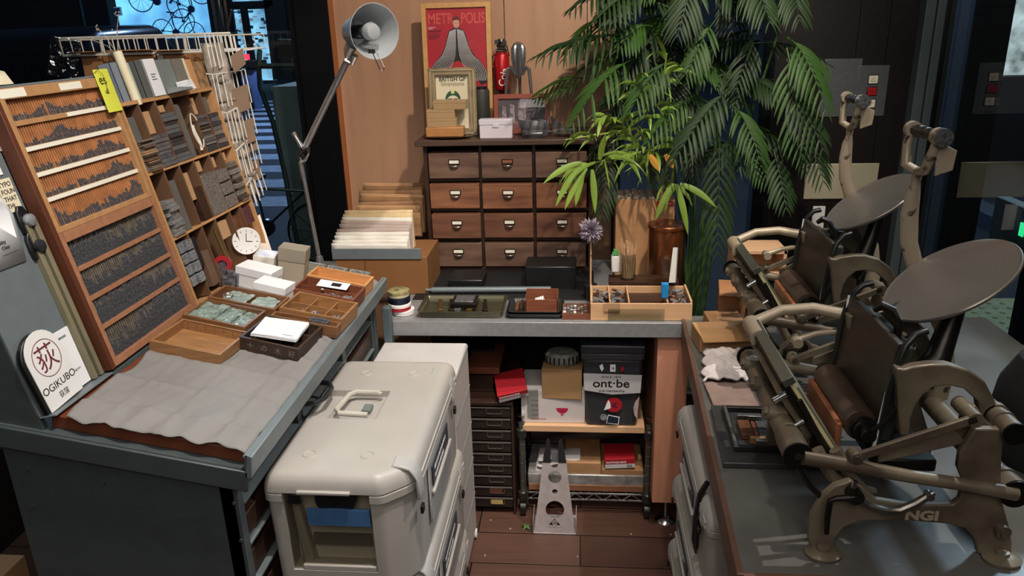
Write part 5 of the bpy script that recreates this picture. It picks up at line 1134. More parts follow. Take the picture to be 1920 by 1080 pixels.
MB().box(a_.x, c_.x, 2.175, 2.178, ZT+.001, ZT+.019).box(a_.x, c_.x, 2.265, 2.268, ZT+.001, ZT+.019).box(a_.x, a_.x+.003, 2.178, 2.265, ZT+.001, ZT+.019).box(c_.x-.003, c_.x, 2.178, 2.265, ZT+.001, ZT+.019).box(a_.x, c_.x, 2.178, 2.265, ZT+.001, ZT+.004).build('tray_body', TRAYR, o)
SP = [mat('space grey', '6d6a68', .4, .4), mat('space pale', 'a19c98', .4, .4), mat('space brown', '5a4238', .5), mat('space white', 'd8d4d0', .5)]
for i in range(70):
    u, v = (i % 7)/7, (i//7)/10; q = Matrix.Translation((a_.x+.007+u*(c_.x-a_.x-.010), 2.183+v*.082, ZT+.010+random.uniform(0, .008))) @ Euler((random.uniform(-.3,.3), random.uniform(-.3,.3), random.uniform(-.6,.6))).to_matrix().to_4x4()
    tag(MB(q).box(-.004, .004, -.0032, .0032, -.003, .003).build('spacing_piece', SP[min(3, int(random.random()*3.3))], smooth=0), 'tiny metal spacing piece in the small red edged tray', 'spacing piece', 'spacing pieces in the red edged tray')
# light wooden box with compartments at the bench corner
a_, c_ = at(1107, 600, 2.17), at(1297, 600, 2.17); xa, xb = a_.x, c_.x
o = thing('compartment_box', 'pale wooden box with metal filled compartments on the bench corner', 'box', ((xa+xb)/2, 2.2, ZT))
PW = mat('pale birch', 'c9a078', .5, 0, .07, 6, .03, (2, 12, 12))
MB().box(xa, xb, 2.17, 2.176, ZT+.001, ZT+.055).box(xa, xb, 2.33, 2.336, ZT+.001, ZT+.055).box(xa, xa+.006, 2.176, 2.33, ZT+.001, ZT+.062).box(xb-.006, xb, 2.176, 2.33, ZT+.001, ZT+.062).box(xa, xb, 2.17, 2.336, ZT+.001, ZT+.006).build('box_body', PW, o, bevel=.001)
for k, px in enumerate((1144, 1180, 1253)): xx = at(px, 560, 2.17).x; MB().box(xx-.002, xx+.002, 2.176, 2.33, ZT+.006, ZT+.058).build('divider', PW, o)
MB().box(at(1133,560,2.168).x, at(1163,560,2.168).x, 2.166, 2.1695, ZT+.03, ZT+.056).build('paper_tab', mat('tan tab', 'b28c68', .6), o)
MB().box(at(1142,560,2.1).x, at(1252,560,2.1).x, 2.162, 2.164, ZT+.001, ZT+.04).build('clear_guard', CLEAR, o)
for i in range(60):
    xx = random.uniform(xa+.012, at(1180,0,2.2).x if i < 36 else xb-.012); 
    if i >= 36: xx = random.uniform(at(1256,560,2.2).x, xb-.012)
    q = Matrix.Translation((xx, random.uniform(2.185, 2.32), ZT+.040+random.uniform(0, .012))) @ Euler((random.uniform(-.4,.4), random.uniform(-.4,.4), random.uniform(0,3))).to_matrix().to_4x4()
    tag(MB(q).box(-.011, .011, -.003, .003, -.003, .003).build('lead_slug', [SP[0], SP[1], BROWNW, LEAD2][i % 4], smooth=0), 'small lead slug in the pale compartment box', 'lead slug', 'lead slugs in the pale compartment box')
MB().box(xa+.01, xb-.01, 2.18, 2.325, ZT+.008, ZT+.034).build('filling', DARKW, o)
t_, M_, wd_, h_ = B('blue_box', 'small bright blue box standing in the pale compartment box', 'box', 1240, 559, 1254, 533, 2.20, .02, mat('bright blue', '1f7fc0', .4, 0, .1, 30), .001)
t_, M_, wd_, h_ = B('acrylic_stand', 'clear and grey acrylic stand behind the blue box', 'stand', 1238, 520, 1262, 484, 2.30, .03, CLEAR, .001)
MB().hexa([at(1254,530,2.28), at(1266,530,2.28), at(1268,528,2.33), at(1256,528,2.33)], [at(1262,464,2.28), at(1270,464,2.28), at(1272,464,2.33), at(1264,464,2.33)]).build('slanted_panel', WHITE, t_)
# jar of wooden sticks
c0 = at(1178, 500, 2.36)
o = thing('stick_jar', 'clear jar filled with thin wooden sticks on the bench', 'jar', (c0.x, 2.38, ZT+.07))
MB(Matrix.Translation((c0.x, 2.38, ZT+.065))).lathe([(.0,0),(.024,0),(.025,.003),(.025,.085),(.0235,.085),(.0235,.004),(0,.004)], 28).build('jar_glass', CLEAR, o)
o2 = MB().box(c0.x-.06, c0.x+.16, 2.345, 2.42, ZT+.001, ZT+.064).build('bench_riser', DARKW); tag(o2, 'low dark wooden riser behind the pale compartment box', 'riser')
for i in range(34):
    a_ = random.uniform(0, 6.28); r_ = random.uniform(0, .018); p0 = Vector((c0.x+r_*math.cos(a_), 2.38+r_*math.sin(a_), ZT+.07)); p1 = p0+Vector((random.uniform(-.014,.014), random.uniform(-.014,.014), random.uniform(.09,.125)))
    tag(MB().cyl(p0, p1, .0016, n=6).build('wooden_stick', BEECH), 'thin pale wooden stick standing in the clear jar', 'stick', 'wooden sticks in the jar')
t_, M_, wd_, h_ = B('white_bottle', 'small white bottle with green label left of the wooden sticks', 'bottle', 1146, 512, 1162, 480, 2.38, .03, WHITE, .005)
MB(M_).box(-wd_*.8, wd_*.8, -.0006, 0, h_+.002, h_+.016).box(-.006, .006, .008, .02, h_, h_+.018).build('label', mat('green label', '4f9a58', .5), t_)
# copper canister and pom pom, carton with red label
c0 = at(1251, 470, 2.44)
o = thing('copper_canister', 'round copper coloured canister with glossy lid behind the sticks', 'canister', (c0.x, 2.46, ZT+.07))
zt_ = at(1251, 420, 2.46).z
COP = mat('copper', 'a56b45', .25, .9, .05)
MB(Matrix.Translation((c0.x, 2.47, 0))).lathe([(0,ZT+.002),(.058,ZT+.002),(.060,ZT+.006),(.060,zt_-.016),(0,zt_-.016)], 44).build('canister_body', COP, o)
MB(Matrix.Translation((c0.x, 2.47, zt_-.015))).lathe([(.0,0),(.063,0),(.064,.002),(.064,.012),(.061,.015),(0,.0155)], 44).build('lid', COP, o)
MB(Matrix.Translation((c0.x+.01, 2.47, zt_))).lathe([(0,0),(.009,0),(.009,.005),(0,.006)], 20).build('lid_knob', mat('brass', 'b49a5a'), o)
t_, M_, wd_, h_ = B('plywood_box', 'tall plywood box with a red label below the palm', 'box', 1152, 540, 1266, 374, 2.60, .16, mat('plywood box', 'c29266', .55, 0, .08, 3, .03, (2, 2, 9)), .001, zfloor=ZT+.001)
RL = mat('bright red label', 'c8202c', .5)
MB(M_).box(wd_-.062, wd_-.006, -.0015, -.0002, h_-.022, h_-.006).build('red_label', RL, t_); scribble('label_print', 1, .040, .012, PAPER, M_ @ Matrix.Translation((wd_-.054, -.0018, h_-.0165)) @ Matrix.Rotation(R(90), 4, 'X'), t_)
for k in range(6): tag(MB(M_).box(-wd_+.008+k*.026, -wd_+.026+k*.026, .01, .14, h_-.02, h_+.004+.003*(k % 3)).build('pale_pebble_block', mat('pale stone', 'b9b4aa', .6, 0, .2, 20), bevel=.003), 'pale block in the top of the plywood box, %s from the left' % ORD[k], 'block', 'pale blocks atop the plywood box')
c0 = at(1108, 432, 2.36); o = thing('pom_pom', 'greyish lilac tissue pom pom on a stick before the chest', 'pom pom', c0)
b = MB(); random.seed(8)
for i in range(260):
    d_ = Vector((random.gauss(0,1), random.gauss(0,1), random.gauss(0,1))).normalized(); s_ = d_.orthogonal().normalized(); L_ = .041+random.uniform(-.005, .005)
    s2 = d_.cross(s_); ang = random.uniform(0, 6.28); s_ = s_*math.cos(ang)+s2*math.sin(ang)
    p = c0+d_*L_; b.add([c0+d_*.004, c0+d_*L_*.7+s_*.0045, p, c0+d_*L_*.7-s_*.0035], [(0,1,2,3)])
b.build('tissue_tuft', mat('lilac tissue', 'a99cab', .8, 0, .1), o, smooth=0)
MB().cyl((c0.x, 2.36, ZT+.001), c0, .003, n=8).build('stick', BEECH, o)
MB(Matrix.Translation((c0.x, 2.36, ZT))).lathe([(0,.001),(.02,.001),(.022,.05),(.018,.052),(0,.052)], 20).build('cup', BLACK, o)
MB().tube([at(1103,480,2.34), at(1130,470,2.4)], .0012, 5).build('thread', BLACK, o)
# black machine parts at the back of the bench
tag(MB().box(-.555, .045, 2.345, 2.655, ZT+.001, ZT+.004).build('black_mat', MATT, bevel=.001), 'black mat covering the bench top in front of the drawer chest', 'mat')
tag(MB().cyl((-.50, 2.40, ZT+.016), (-.10, 2.41, ZT+.016), .010, n=20).cyl((-.52, 2.40, ZT+.016), (-.50, 2.40, ZT+.016), .006, n=12).build('steel_rod', STEEL_GREY), 'long grey steel rod lying across the black mat on the bench', 'rod')
for k, (p0_, p1_, lab) in enumerate([((842,548),(905,525),'long black metal roller case at the back of the bench'), ((985,520),(1080,500),'black toolbox at the foot of the chest behind the nested trays')]):
    B('black_case', lab, 'case', p0_[0], p0_[1]+10, p1_[0], p1_[1], 2.45, .12, BLACK, .004, zfloor=ZT+.001)

# ------------------------------------------------------------------ under the bench
o = thing('flat_drawer_cabinet', 'dark wooden cabinet of flat type drawers under the bench', 'drawer cabinet', (-.29, 2.4, 0))
xa, xb, Yc = at(884, 900, 2.27).x-.09, at(968, 900, 2.27).x, 2.23
zt_ = at(925, 757, 2.24).z
MB().box(xa, xa+.012, Yc, 2.70, 0, zt_).box(xb-.008, xb, Yc, 2.70, 0, zt_).box(xa, xb, Yc-.004, 2.70, zt_, zt_+.012).box(xa, xb, 2.69, 2.70, 0, zt_).build('carcass', DARKW, o, bevel=.001)
nd = 9; dh = (zt_-.03)/nd
for i in range(nd):
    z0 = .028+i*dh; d = MB().box(xa+.014, xb-.010, Yc+.002, 2.66, z0, z0+dh-.006).build('drawer', mat('black brown drawer', '241a17', .5, 0, .3, 8, .1, (1,8,8)), o, bevel=.001)
    MB().box(xa+.014, xb-.010, Yc-.001, Yc+.002, z0+dh-.010, z0+dh-.006).build('drawer_lip', mat('worn edge', '5d5753', .5), d)
    xm = (at(887,900,2.24).x+xb)/2+.01
    hm = {0: mat('yellowed label', 'b59a5e', .7), 1: mat('brown label', '5c2f22', .7)}.get(i)
    MB().box(xm-.026, xm+.026, Yc-.0012, Yc+.002, z0+.012, z0+.014).box(xm-.026, xm+.026, Yc-.0012, Yc+.002, z0+.032, z0+.034).box(xm-.026, xm-.024, Yc-.0012, Yc+.002, z0+.012, z0+.034).box(xm+.024, xm+.026, Yc-.0012, Yc+.002, z0+.012, z0+.034).build('label_frame', mat('dull metal frame', '6f675c', .4, .6), d)
    if hm: MB().box(xm-.022, xm+.018, Yc-.0005, Yc+.0019, z0+.014, z0+.032).build('label', hm, d)
t_, M_, wd_, h_ = B('wooden_case', 'dark wooden case standing on the flat drawer cabinet', 'case', 880, 752, 925, 704, 2.30, .2, DARKW, .002, zfloor=zt_+.013)
t_, M_, wd_, h_ = B('red_wood_tray', 'shallow red brown wooden drawer lying on the dark case', 'drawer', 876, 701, 936, 690, 2.27, .22, TRAYR, .001)
t_, M_, wd_, h_ = B('metal_label_box', 'black box with bright metal label frame under the bench', 'box', 884, 690, 925, 655, 2.40, .2, MATT, .001)
MB(M_).box(wd_-.045, wd_-.02, -.003, 0, h_-.03, h_-.028).box(wd_-.045, wd_-.02, -.003, 0, h_-.018, h_-.016).box(wd_-.045, wd_-.043, -.003, 0, h_-.03, h_-.016).box(wd_-.022, wd_-.02, -.003, 0, h_-.03, h_-.016).build('label_frame', CHROME, t_)
# steel wire shelving with beech board
YR = 2.24
o = thing('wire_rack', 'chrome wire rack on castors with a pale beech board under the bench', 'rack', (0, 2.4, 0))
xl, xr = at(979, 850, YR).x, at(1216, 850, YR).x; zb_ = at(1100, 808, YR).z; zl_ = at(1100, 930, YR).z; BD = .30
MB().box(xl+.004, xr-.016, YR-.01, YR+BD, zb_, zb_+.022).build('beech_board', BEECH, o, bevel=.001)
for (x_, y_) in ((xl, YR), (xr, YR), (xl, YR+BD), (xr, YR+BD)):
    MB().cyl((x_, y_, .06), (x_, y_, zb_+.028), .0115, n=20).build('post', mat('post chrome', '6f706a', .3, .8), o)
    for k in range(9): MB().cyl((x_, y_, .10+k*.035), (x_, y_, .1015+k*.035), .0122, n=20).build('post_groove', CHROME, o)
    for zz in (zb_-.01, zl_): MB().lathe([(.0118,-.018),(.0175,-.014),(.0175,.014),(.0118,.018)], 20, Matrix.Translation((x_, y_, zz))).build('collar', mat('dark collar', '33342f', .4, .4), o)
    MB().cyl((x_-.009, y_, .026), (x_+.009, y_, .026), .026, n=22).box(x_-.012, x_+.012, y_-.012, y_+.012, .045, .065).build('castor', BLACK, o)
b = MB()
for y_ in (YR, YR+BD):
    for dz in (.010, -.014): b.tube([(xl+.012, y_, zl_+dz), (xr-.012, y_, zl_+dz)], .0030, 8)
    n = 12
    b.tube([(xl+.02+(xr-xl-.04)*i/n, y_, zl_+(.009 if i % 2 else -.013)) for i in range(n+1)], .0016, 6)
for x_ in (xl, xr): b.tube([(x_, YR+.012, zl_+.010), (x_, YR+BD-.012, zl_+.010)], .003, 8)
for i in range(16): xx = xl+.02+(xr-xl-.04)*i/15; b.tube([(xx, YR, zl_+.012), (xx, YR+BD, zl_+.012)], .0015, 5)
b.build('wire_shelf', CHROME, o)
# on the beech board
ZB = zb_+.0225
t_, M_, wd_, h_ = B('white_carton', 'white carton with a red bowl mark on the beech board', 'box', 978, 792, 1097, 733, YR+.01, .16, mat('white carton', 'cfc8c8', .6, 0, .03), .002, zfloor=ZB)
MB(M_).prism([(.01,.055),(.05,.055),(.046,.043),(.036,.036),(.024,.036),(.014,.043)], -.0008, -.0002, 'y').prism([(.028,.034),(.032,.034),(.036,.029),(.024,.029)], -.0008, -.0002, 'y').build('bowl_mark', mat('crimson print', 'b01e45', .5), t_)
text('carton_print', 'mydailyworld.com', .009, RED, M_ @ Matrix.Translation((-wd_+.055, -.001, .012)) @ Matrix.Rotation(R(90), 4, 'X'), t_, 'CENTER', .8)
for k in range(8): MB(M_).box(-wd_+.034+(k % 2)*.013, -wd_+.045+(k % 2)*.013, -.0008, -.0002, .028+(k//2)*.018, .029+(k//2)*.018).build('carton_icon', mat('pink print', 'b06a78', .5), t_)
tag(MB(M_).box(-wd_+.02, -wd_+.037+.02, -.0042, -.003, .018, h_+.004).build('clear_pocket', CLEAR), 'clear plastic pocket hanging before the white carton', 'pocket')
t_, M_, wd_, h_ = B('kraft_carton', 'plain kraft carton standing on the white carton', 'box', 1016, 748, 1091, 693, YR+.004, .12, mat('kraft carton', 'a58158', .7, 0, .06), .002, rot=-4)
MB(M_).box(wd_*.45, wd_*.46, -.0006, 0, 0, h_).build('carton_edge', CARD, t_)
zq = (M_ @ Vector((0,0,h_))).z
c0 = M_ @ Vector((-.004, .055, h_))
o = thing('film_wrapped_roll', 'white bundle in crinkled clear film on top of the kraft carton', 'bundle', c0)
MB(Matrix.Translation(c0) @ Matrix.Diagonal((1, .75, 1, 1))).lathe([(0,.001),(.048,.001),(.056,.010),(.056,.030),(.045,.040),(0,.042)], 32).build('bundle', mat('grey white bundle', 'a9a69f', .5, 0, .4, 60, .4), o)
b = MB()
for i in range(22): a_ = i*math.pi*2/22; b.box(-.0015, .0015, -.002, .002, -.012, .012, Matrix.Translation(c0+Vector((.0565*math.cos(a_), .0425*math.sin(a_), .020))) @ Matrix.Rotation(a_, 4, 'Z'))
b.build('dark_fold', IRONDARK, o)
random.seed(6)
r_ = [[Vector((c0.x+(.060+random.uniform(-.004,.006))*s_*math.cos(t*math.pi/16), c0.y+(.046+random.uniform(-.004,.006))*s_*math.sin(t*math.pi/16), c0.z+z_+random.uniform(-.003,.003))) for t in range(32)] for s_, z_ in ((.98,.003),(1,.015),(1,.03),(.92,.046),(.6,.052),(.2,.055))]
MB().ring(r_, cap=False).build('clear_film', CLEAR, o, smooth=0)
# boxes of sleeves, red and white
def redbox(lab, M, a_, c_, h_):
    q = thing('red_white_box', lab, 'box', M @ Vector((0,0,0)), 'red and white sleeve boxes')
    MB(M).box(-a_, a_, 0, c_, 0, h_*.45).build('white_base', mat('white print board', 'cdc7c9', .5), q, bevel=.001)
    MB(M).box(-a_-.0005, a_+.0005, -.0005, c_, h_*.45, h_).build('red_top', RED, q, bevel=.001)
    text('box_print', 'POLYETHYLENE SLEEVES', .0085, PAPER, M @ Matrix.Translation((-a_+.004, -.0012, h_*.58)) @ Matrix.Rotation(R(90), 4, 'X'), q, 'LEFT', .72, .0002)
    b = MB(M)
    for k in range(9): b.box(a_*.45+k*.002, a_*.45+k*.002+.0009, -.0010, -.0001, h_*.10, h_*.36)
    b.build('bar_code', INK, q); return q
p = at(965, 752, YR-.005)
redbox('red and white sleeve box tilted on the edge of the dark cabinet', Matrix.Translation((p.x, YR-.02, p.z+.014)) @ Matrix.Rotation(R(-12), 4, 'Y') @ Matrix.Rotation(R(8), 4, 'Z') @ Matrix.Rotation(R(22), 4, 'X') , .049, .10, .032)
p = at(1163, 880, YR+.01)
redbox('red and white sleeve box on the brown packets of the lower shelf', Matrix.Translation((p.x, YR+.015, p.z+.001)) @ Matrix.Rotation(R(-4), 4, 'Y'), .050, .10, .036)
# bin with stickers
xa, xb = at(1088, 660, YR).x, at(1210, 660, YR).x; cx = (xa+xb)/2; zt_ = at(1150, 645, YR).z
o = thing('waste_bin', 'dark grey plastic waste bin covered in stickers under the bench', 'bin', (cx, 2.32, ZB))
BIN = mat('dark grey bin plastic', '35363a', .45, 0, .08)
w1, w0 = (xb-xa)/2-.004, (xb-xa)/2-.020
def bring(w_, d_, z_, y0=0): return [(cx-w_, YR-.004+y0, z_), (cx-w_+.01, YR-.012+y0, z_), (cx+w_-.01, YR-.012+y0, z_), (cx+w_, YR-.004+y0, z_), (cx+w_, YR+d_, z_), (cx-w_, YR+d_, z_)]
MB().ring([bring(w0,.16,ZB+.001,.010), bring(w1-.004,.18,zt_-.050,.0)]).build('bin_body', BIN, o, bevel=.006)
MB().ring([bring(w1,.19,zt_-.050,-.003), bring(w1+.002,.19,zt_-.028,-.004)]).build('rim', mat('bin rim grey', '45474c', .4), o, bevel=.003)
MB().ring([bring(w1+.004,.19,zt_-.026,-.006), bring(w1+.002,.19,zt_-.004,-.004), bring(w1-.008,.18,zt_,.004)]).build('lid', BIN, o, bevel=.003)
MB().tube([(cx-w1,YR-.014,zt_-.002),(cx,YR-.020,zt_+.001),(cx+w1,YR-.014,zt_-.004)], .0022, 6).build('lid_edge', mat('lid edge grey', '8b8d90', .3), o)
FM = Matrix(((1,0,0,cx),(0,-.02,-1,YR-.0135),(0,1,-.02,ZB),(0,0,0,1)))      # x right, y up, z towards viewer
zz = lambda py: at(1150, 645+(py-645)*.93, YR).z-ZB
def stk(name, pts, m, k=0): return MB(FM).prism(pts, .0012+k*.0004, .0015+k*.0004).build(name, m, o)
wS = w1-.006
stk('sticker', [(-wS,zz(700)+.001),(wS,zz(702)),(wS-.003,zz(738)),(.0,zz(742)),(-wS+.003,zz(734))], mat('sticker grey white', 'c3c1c4', .5, 0, .05))
text('sticker_print', 'SINCE 1975', .011, INK, FM @ Matrix.Translation((-.004, zz(708)-.001, .0018)), o, 'CENTER', 1.15, 0)
text('sticker_print', 'ont·be', .040, INK, FM @ Matrix.Translation((-.004, zz(727)-.000, .0018)), o, 'CENTER', 1.12, .0006)
text('sticker_print', 'club membership', .0115, INK, FM @ Matrix.Translation((-.002, zz(736)-.001, .0018)), o, 'CENTER', 1.05, .0001)
stk('sticker', [(-.008,zz(696)),(.009,zz(696)),(.009,zz(681)),(-.008,zz(681))], PAPER); stk('sticker', [(-.002,zz(691)),(.005,zz(691)),(.004,zz(686)),(-.001,zz(687))], GREYP, 1)
stk('sticker', [(-.042,zz(684)),(-.032,zz(680)),(-.028,zz(690)),(-.034,zz(696)),(-.039,zz(690))], PAPER); stk('sticker', [(.026,zz(695)),(.026,zz(688)),(.031,zz(683)),(.036,zz(690)),(.031,zz(696))], RED)
kc = (.006, zz(763)); stk('sticker', circ(kc[0], kc[1], .0265, 30), RED, 0); stk('sticker', [(kc[0]-.018,kc[1]+.018),(kc[0]-.032,kc[1]-.020),(kc[0]-.010,kc[1]-.012),(kc[0]-.012,kc[1]+.008)], PAPER, 1)
text('sticker_print', 'K', .022, mat('navy print', '16234d', .5), FM @ Matrix.Translation((kc[0]+.003, kc[1]-.007, .0022)), o, 'CENTER', 1, .0006)
stk('sticker', [(-.018,zz(800)),(.022,zz(803)),(.025,zz(787)),(-.012,zz(783))], PAPER, 1); stk('sticker', [(-.016,zz(799)),(.020,zz(801)),(.0225,zz(788.5)),(-.0105,zz(784.5))], mat('sticker navy', '1a2434', .5), 2)
stk('sticker', circ(-.026, zz(788), .0125, 8), mat('sticker silver', '8f9399', .4, .3, .4, 90), 0)
stk('sticker', [(w0+.004,zz(745)),(w0-.008,zz(755)),(w0-.014,zz(768)),(w0-.010,zz(783)),(w0-.001,zz(791)),(w0+.001,zz(770))], mat('sticker pinkish', 'c5b0ae', .5, 0, .2, 60), 0)
# lower wire shelf contents
ZL = zl_+.014
t_, M_, wd_, h_ = B('flat_package', 'flat package wrapped in clear silver film on the lower wire shelf', 'package', 990, 915, 1208, 893, YR+.012, .2, mat('silver film', '9a9894', .25, .4, .3, 30, .5), .004, zfloor=ZL+.012)
t_, M_, wd_, h_ = B('brown_board', 'thin brown board on the wires below the silver package', 'board', 992, 924, 1206, 913, YR+.008, .22, mat('brown board', '84583c', .6, 0, .2, 10), .001, zfloor=ZL)
t_, M_, wd_, h_ = B('kraft_packet', 'kraft paper packet left on the lower shelf, beneath the towels', 'packet', 1058, 892, 1127, 868, YR+.02, .16, KRAFT, .004)
t_, M_, wd_, h_ = B('kraft_packet', 'crumpled kraft paper packet right on the lower shelf, beneath the red box', 'packet', 1128, 892, 1207, 881, YR+.018, .17, KRAFT, .005)
o = thing('folded_towels', 'folded white towels behind the steel stand on the lower shelf', 'towel', at(1060, 866, YR+.05))
random.seed(1)
for k in range(3):
    z_ = at(1060, 886-k*11, YR+.03).z; x0_, x1_ = at(1004+3*k, 870, YR+.03).x, at(1092-2*k, 870, YR+.03).x
    r_ = [[(x, YR+.035+.008*math.sin(t+x*60)+.075*(1-math.cos(t))/2, z_+.009*math.sin(t)+.002*math.sin(x*70+k)) for t in [j*math.pi/6 for j in range(12)]] for x in [x0_+(x1_-x0_)*i/14 for i in range(15)]]
    MB().ring(r_).build('towel_fold', mat('white towel', 'bdb9b8', .9, 0, .1, 60, .4), o, smooth=60)
# pierced steel stand on the floor
o = thing('steel_stand', 'white steel stand pierced with round holes on the wooden floor', 'stand', (-.09, 2.1, 0))
pb = atz(1040, 1000, 0); YSn = pb.y; sw = (atz(1078,1000,0).x-atz(1001,1000,0).x)/2; zt_ = at(1040, 866, YSn+.05).z
MS = Matrix.Translation((pb.x+.0, YSn, .0)) @ Matrix.Rotation(R(-11), 4, 'X') @ Matrix(((1,0,0,0),(0,0,-1,0),(0,1,0,0),(0,0,0,1)))
hS = zt_/math.cos(R(11)); tw = (at(1060,866,YSn+.04).x-at(1014,866,YSn+.04).x)/2
WS = mat('worn white steel', 'a89e9e', .5, .1, .12, 40)
yq = lambda py: (at(1040, py, YSn+.02).z)/math.cos(R(11))
out = [(-sw,.002),(sw,.002),(tw+.002,hS-.03),(tw,hS),(.0125,hS)]+[(.0125*math.cos(a_), hS-.006+.0125*-math.sin(a_)) for a_ in [i*math.pi/8 for i in range(1,8)]]+[(-.0125,hS),(-tw,hS),(-tw-.002,hS-.03)]
hl = lambda py, r: [p for p in circ(.001, yq(py), r, 28)]
plate('pierced_plate', [out, hl(900,.0215), hl(924,.0088), hl(954,.0305)], .0024, WS, MS, o)
MB(Matrix.Translation((pb.x, YSn, 0))).box(-sw-.002, sw+.002, -.004, .10, .0, .0022).box(-sw-.004, -sw-.002, -.002, .08, .0, .055).box(sw+.002, sw+.004, -.002, .08, .0, .055).build('foot_plate', WS, o, bevel=.0006)
MB(MS).prism([(-.020,.030),(.020,.030),(0,.052)], .0014, .0018).build('triangle_mark', INK, o); MB(MS).prism(circ(0,.038,.0085,20), .0019, .0021).build('triangle_mark', WS, o)
text('mark_print', 'CP', .010, INK, MS @ Matrix.Translation((0,.0345,.0023)), o, 'CENTER', 1, .0003); text('mark_print', 'CLIP PRODUCTS', .0062, GREYP, MS @ Matrix.Translation((0,.020,.0016)), o, 'CENTER', 1.1)
# black prongs rising from the plate
for s_ in (-1, 1):
    MB(MS).prism([(s_*.0125,hS),(s_*(tw-.001),hS),(s_*(.014+.012),hS+.075),(s_*.022,hS+.082),(s_*.016,hS+.078),(s_*.0125,hS+.06)], -.001, .003).build('prong', MATT, o)
MB(MS).box(-.0115, .0115, hS-.01, hS+.03, -.03, -.028).build('inner_plate', mat('mid grey steel', '77777a', .4, .4), o)
o = thing('leaf', 'green maple leaf lying on the wooden floor by the stand', 'leaf', atz(987, 988, 0))
pl = atz(987, 990, 0); lobes = []
for i in range(20):
    a_ = i*math.pi/10; r_ = .021 if i % 4 == 0 else (.014 if i % 2 == 0 else .009)
    lobes.append((pl.x+r_*math.cos(a_+.5), pl.y+r_*math.sin(a_+.5), .003+.004*(i % 3)))
MB().add([(pl.x, pl.y, .006)]+lobes, [(0, i+1, (i+1) % 20+1) for i in range(20)]).build('leaf_blade', mat('maple green', '5a7a45', .6, 0, .2, 60), o, solid=.0004)
MB().tube([(pl.x,pl.y,.005),(pl.x+.012,pl.y-.018,.003)], .0006, 5).build('stalk', mat('maple green', '5a7a45'), o)
for k, (px, py) in enumerate([(1056,1000),(1049,996),(1183,1002),(1258,1003),(1284,1052),(909,1042),(957,992),(1083,1044),(920,976)]):
    p = atz(px, py, 0); tag(MB(Matrix.Translation(p) @ Matrix.Rotation(k, 4, 'Z')).hexa([(-.003,-.002,.0005),(.003,-.002,.0005),(.002,.003,.0005),(-.002,.002,.0005)], [(-.003,-.002,.003),(.002,-.001,.004),(.002,.003,.002),(-.002,.002,.003)]).build('paper_scrap', mat('scrap', 'b8aa94', .8)), 'tiny pale scrap lying on the wooden floor', 'scrap', 'pale scraps on the floor')
# ------------------------------------------------------------------ right: table with two hand presses
o = thing('press_table', 'dark stone grey topped table with a brown wooden edge under the presses', 'table', (.75, 1.5, 0))
TT = mat('dark table top', '62615d', .32, .1, .25, 7, .04, None)
MB().hexa([(.262,1.046,.722),(1.18,1.046,.722),(1.18,2.20,.722),(.312,2.20,.722)], [(.262,1.046,.75),(1.18,1.046,.75),(1.18,2.20,.75),(.312,2.20,.75)]).build('table_top', TT, o, bevel=.001)
MB().hexa([(.252,1.040,.690),(.262,1.040,.690),(.312,2.20,.690),(.302,2.20,.690)], [(.252,1.040,.752),(.262,1.040,.752),(.312,2.20,.752),(.302,2.20,.752)]).hexa([(.262,1.032,.700),(1.18,1.032,.700),(1.18,1.046,.700),(.262,1.046,.700)], [(.262,1.032,.752),(1.18,1.032,.752),(1.18,1.046,.752),(.262,1.046,.752)]).build('edge_strip', mat('brown table edge', '5f4438', .45, 0, .15, 10, .03), o)
for x_, y_ in ((.56,1.08),(1.12,1.08),(.57,2.14),(1.12,2.14)): MB().box(x_-.025, x_+.025, y_-.025, y_+.025, 0, .722).build('leg', DARKW, o, bevel=.002)
MB().box(.355, .375, 1.93, 2.16, .0, .70).build('side_panel', mat('orange brown panel', '8d5638', .5, 0, .1, 5, .02, (9,9,1)), o)

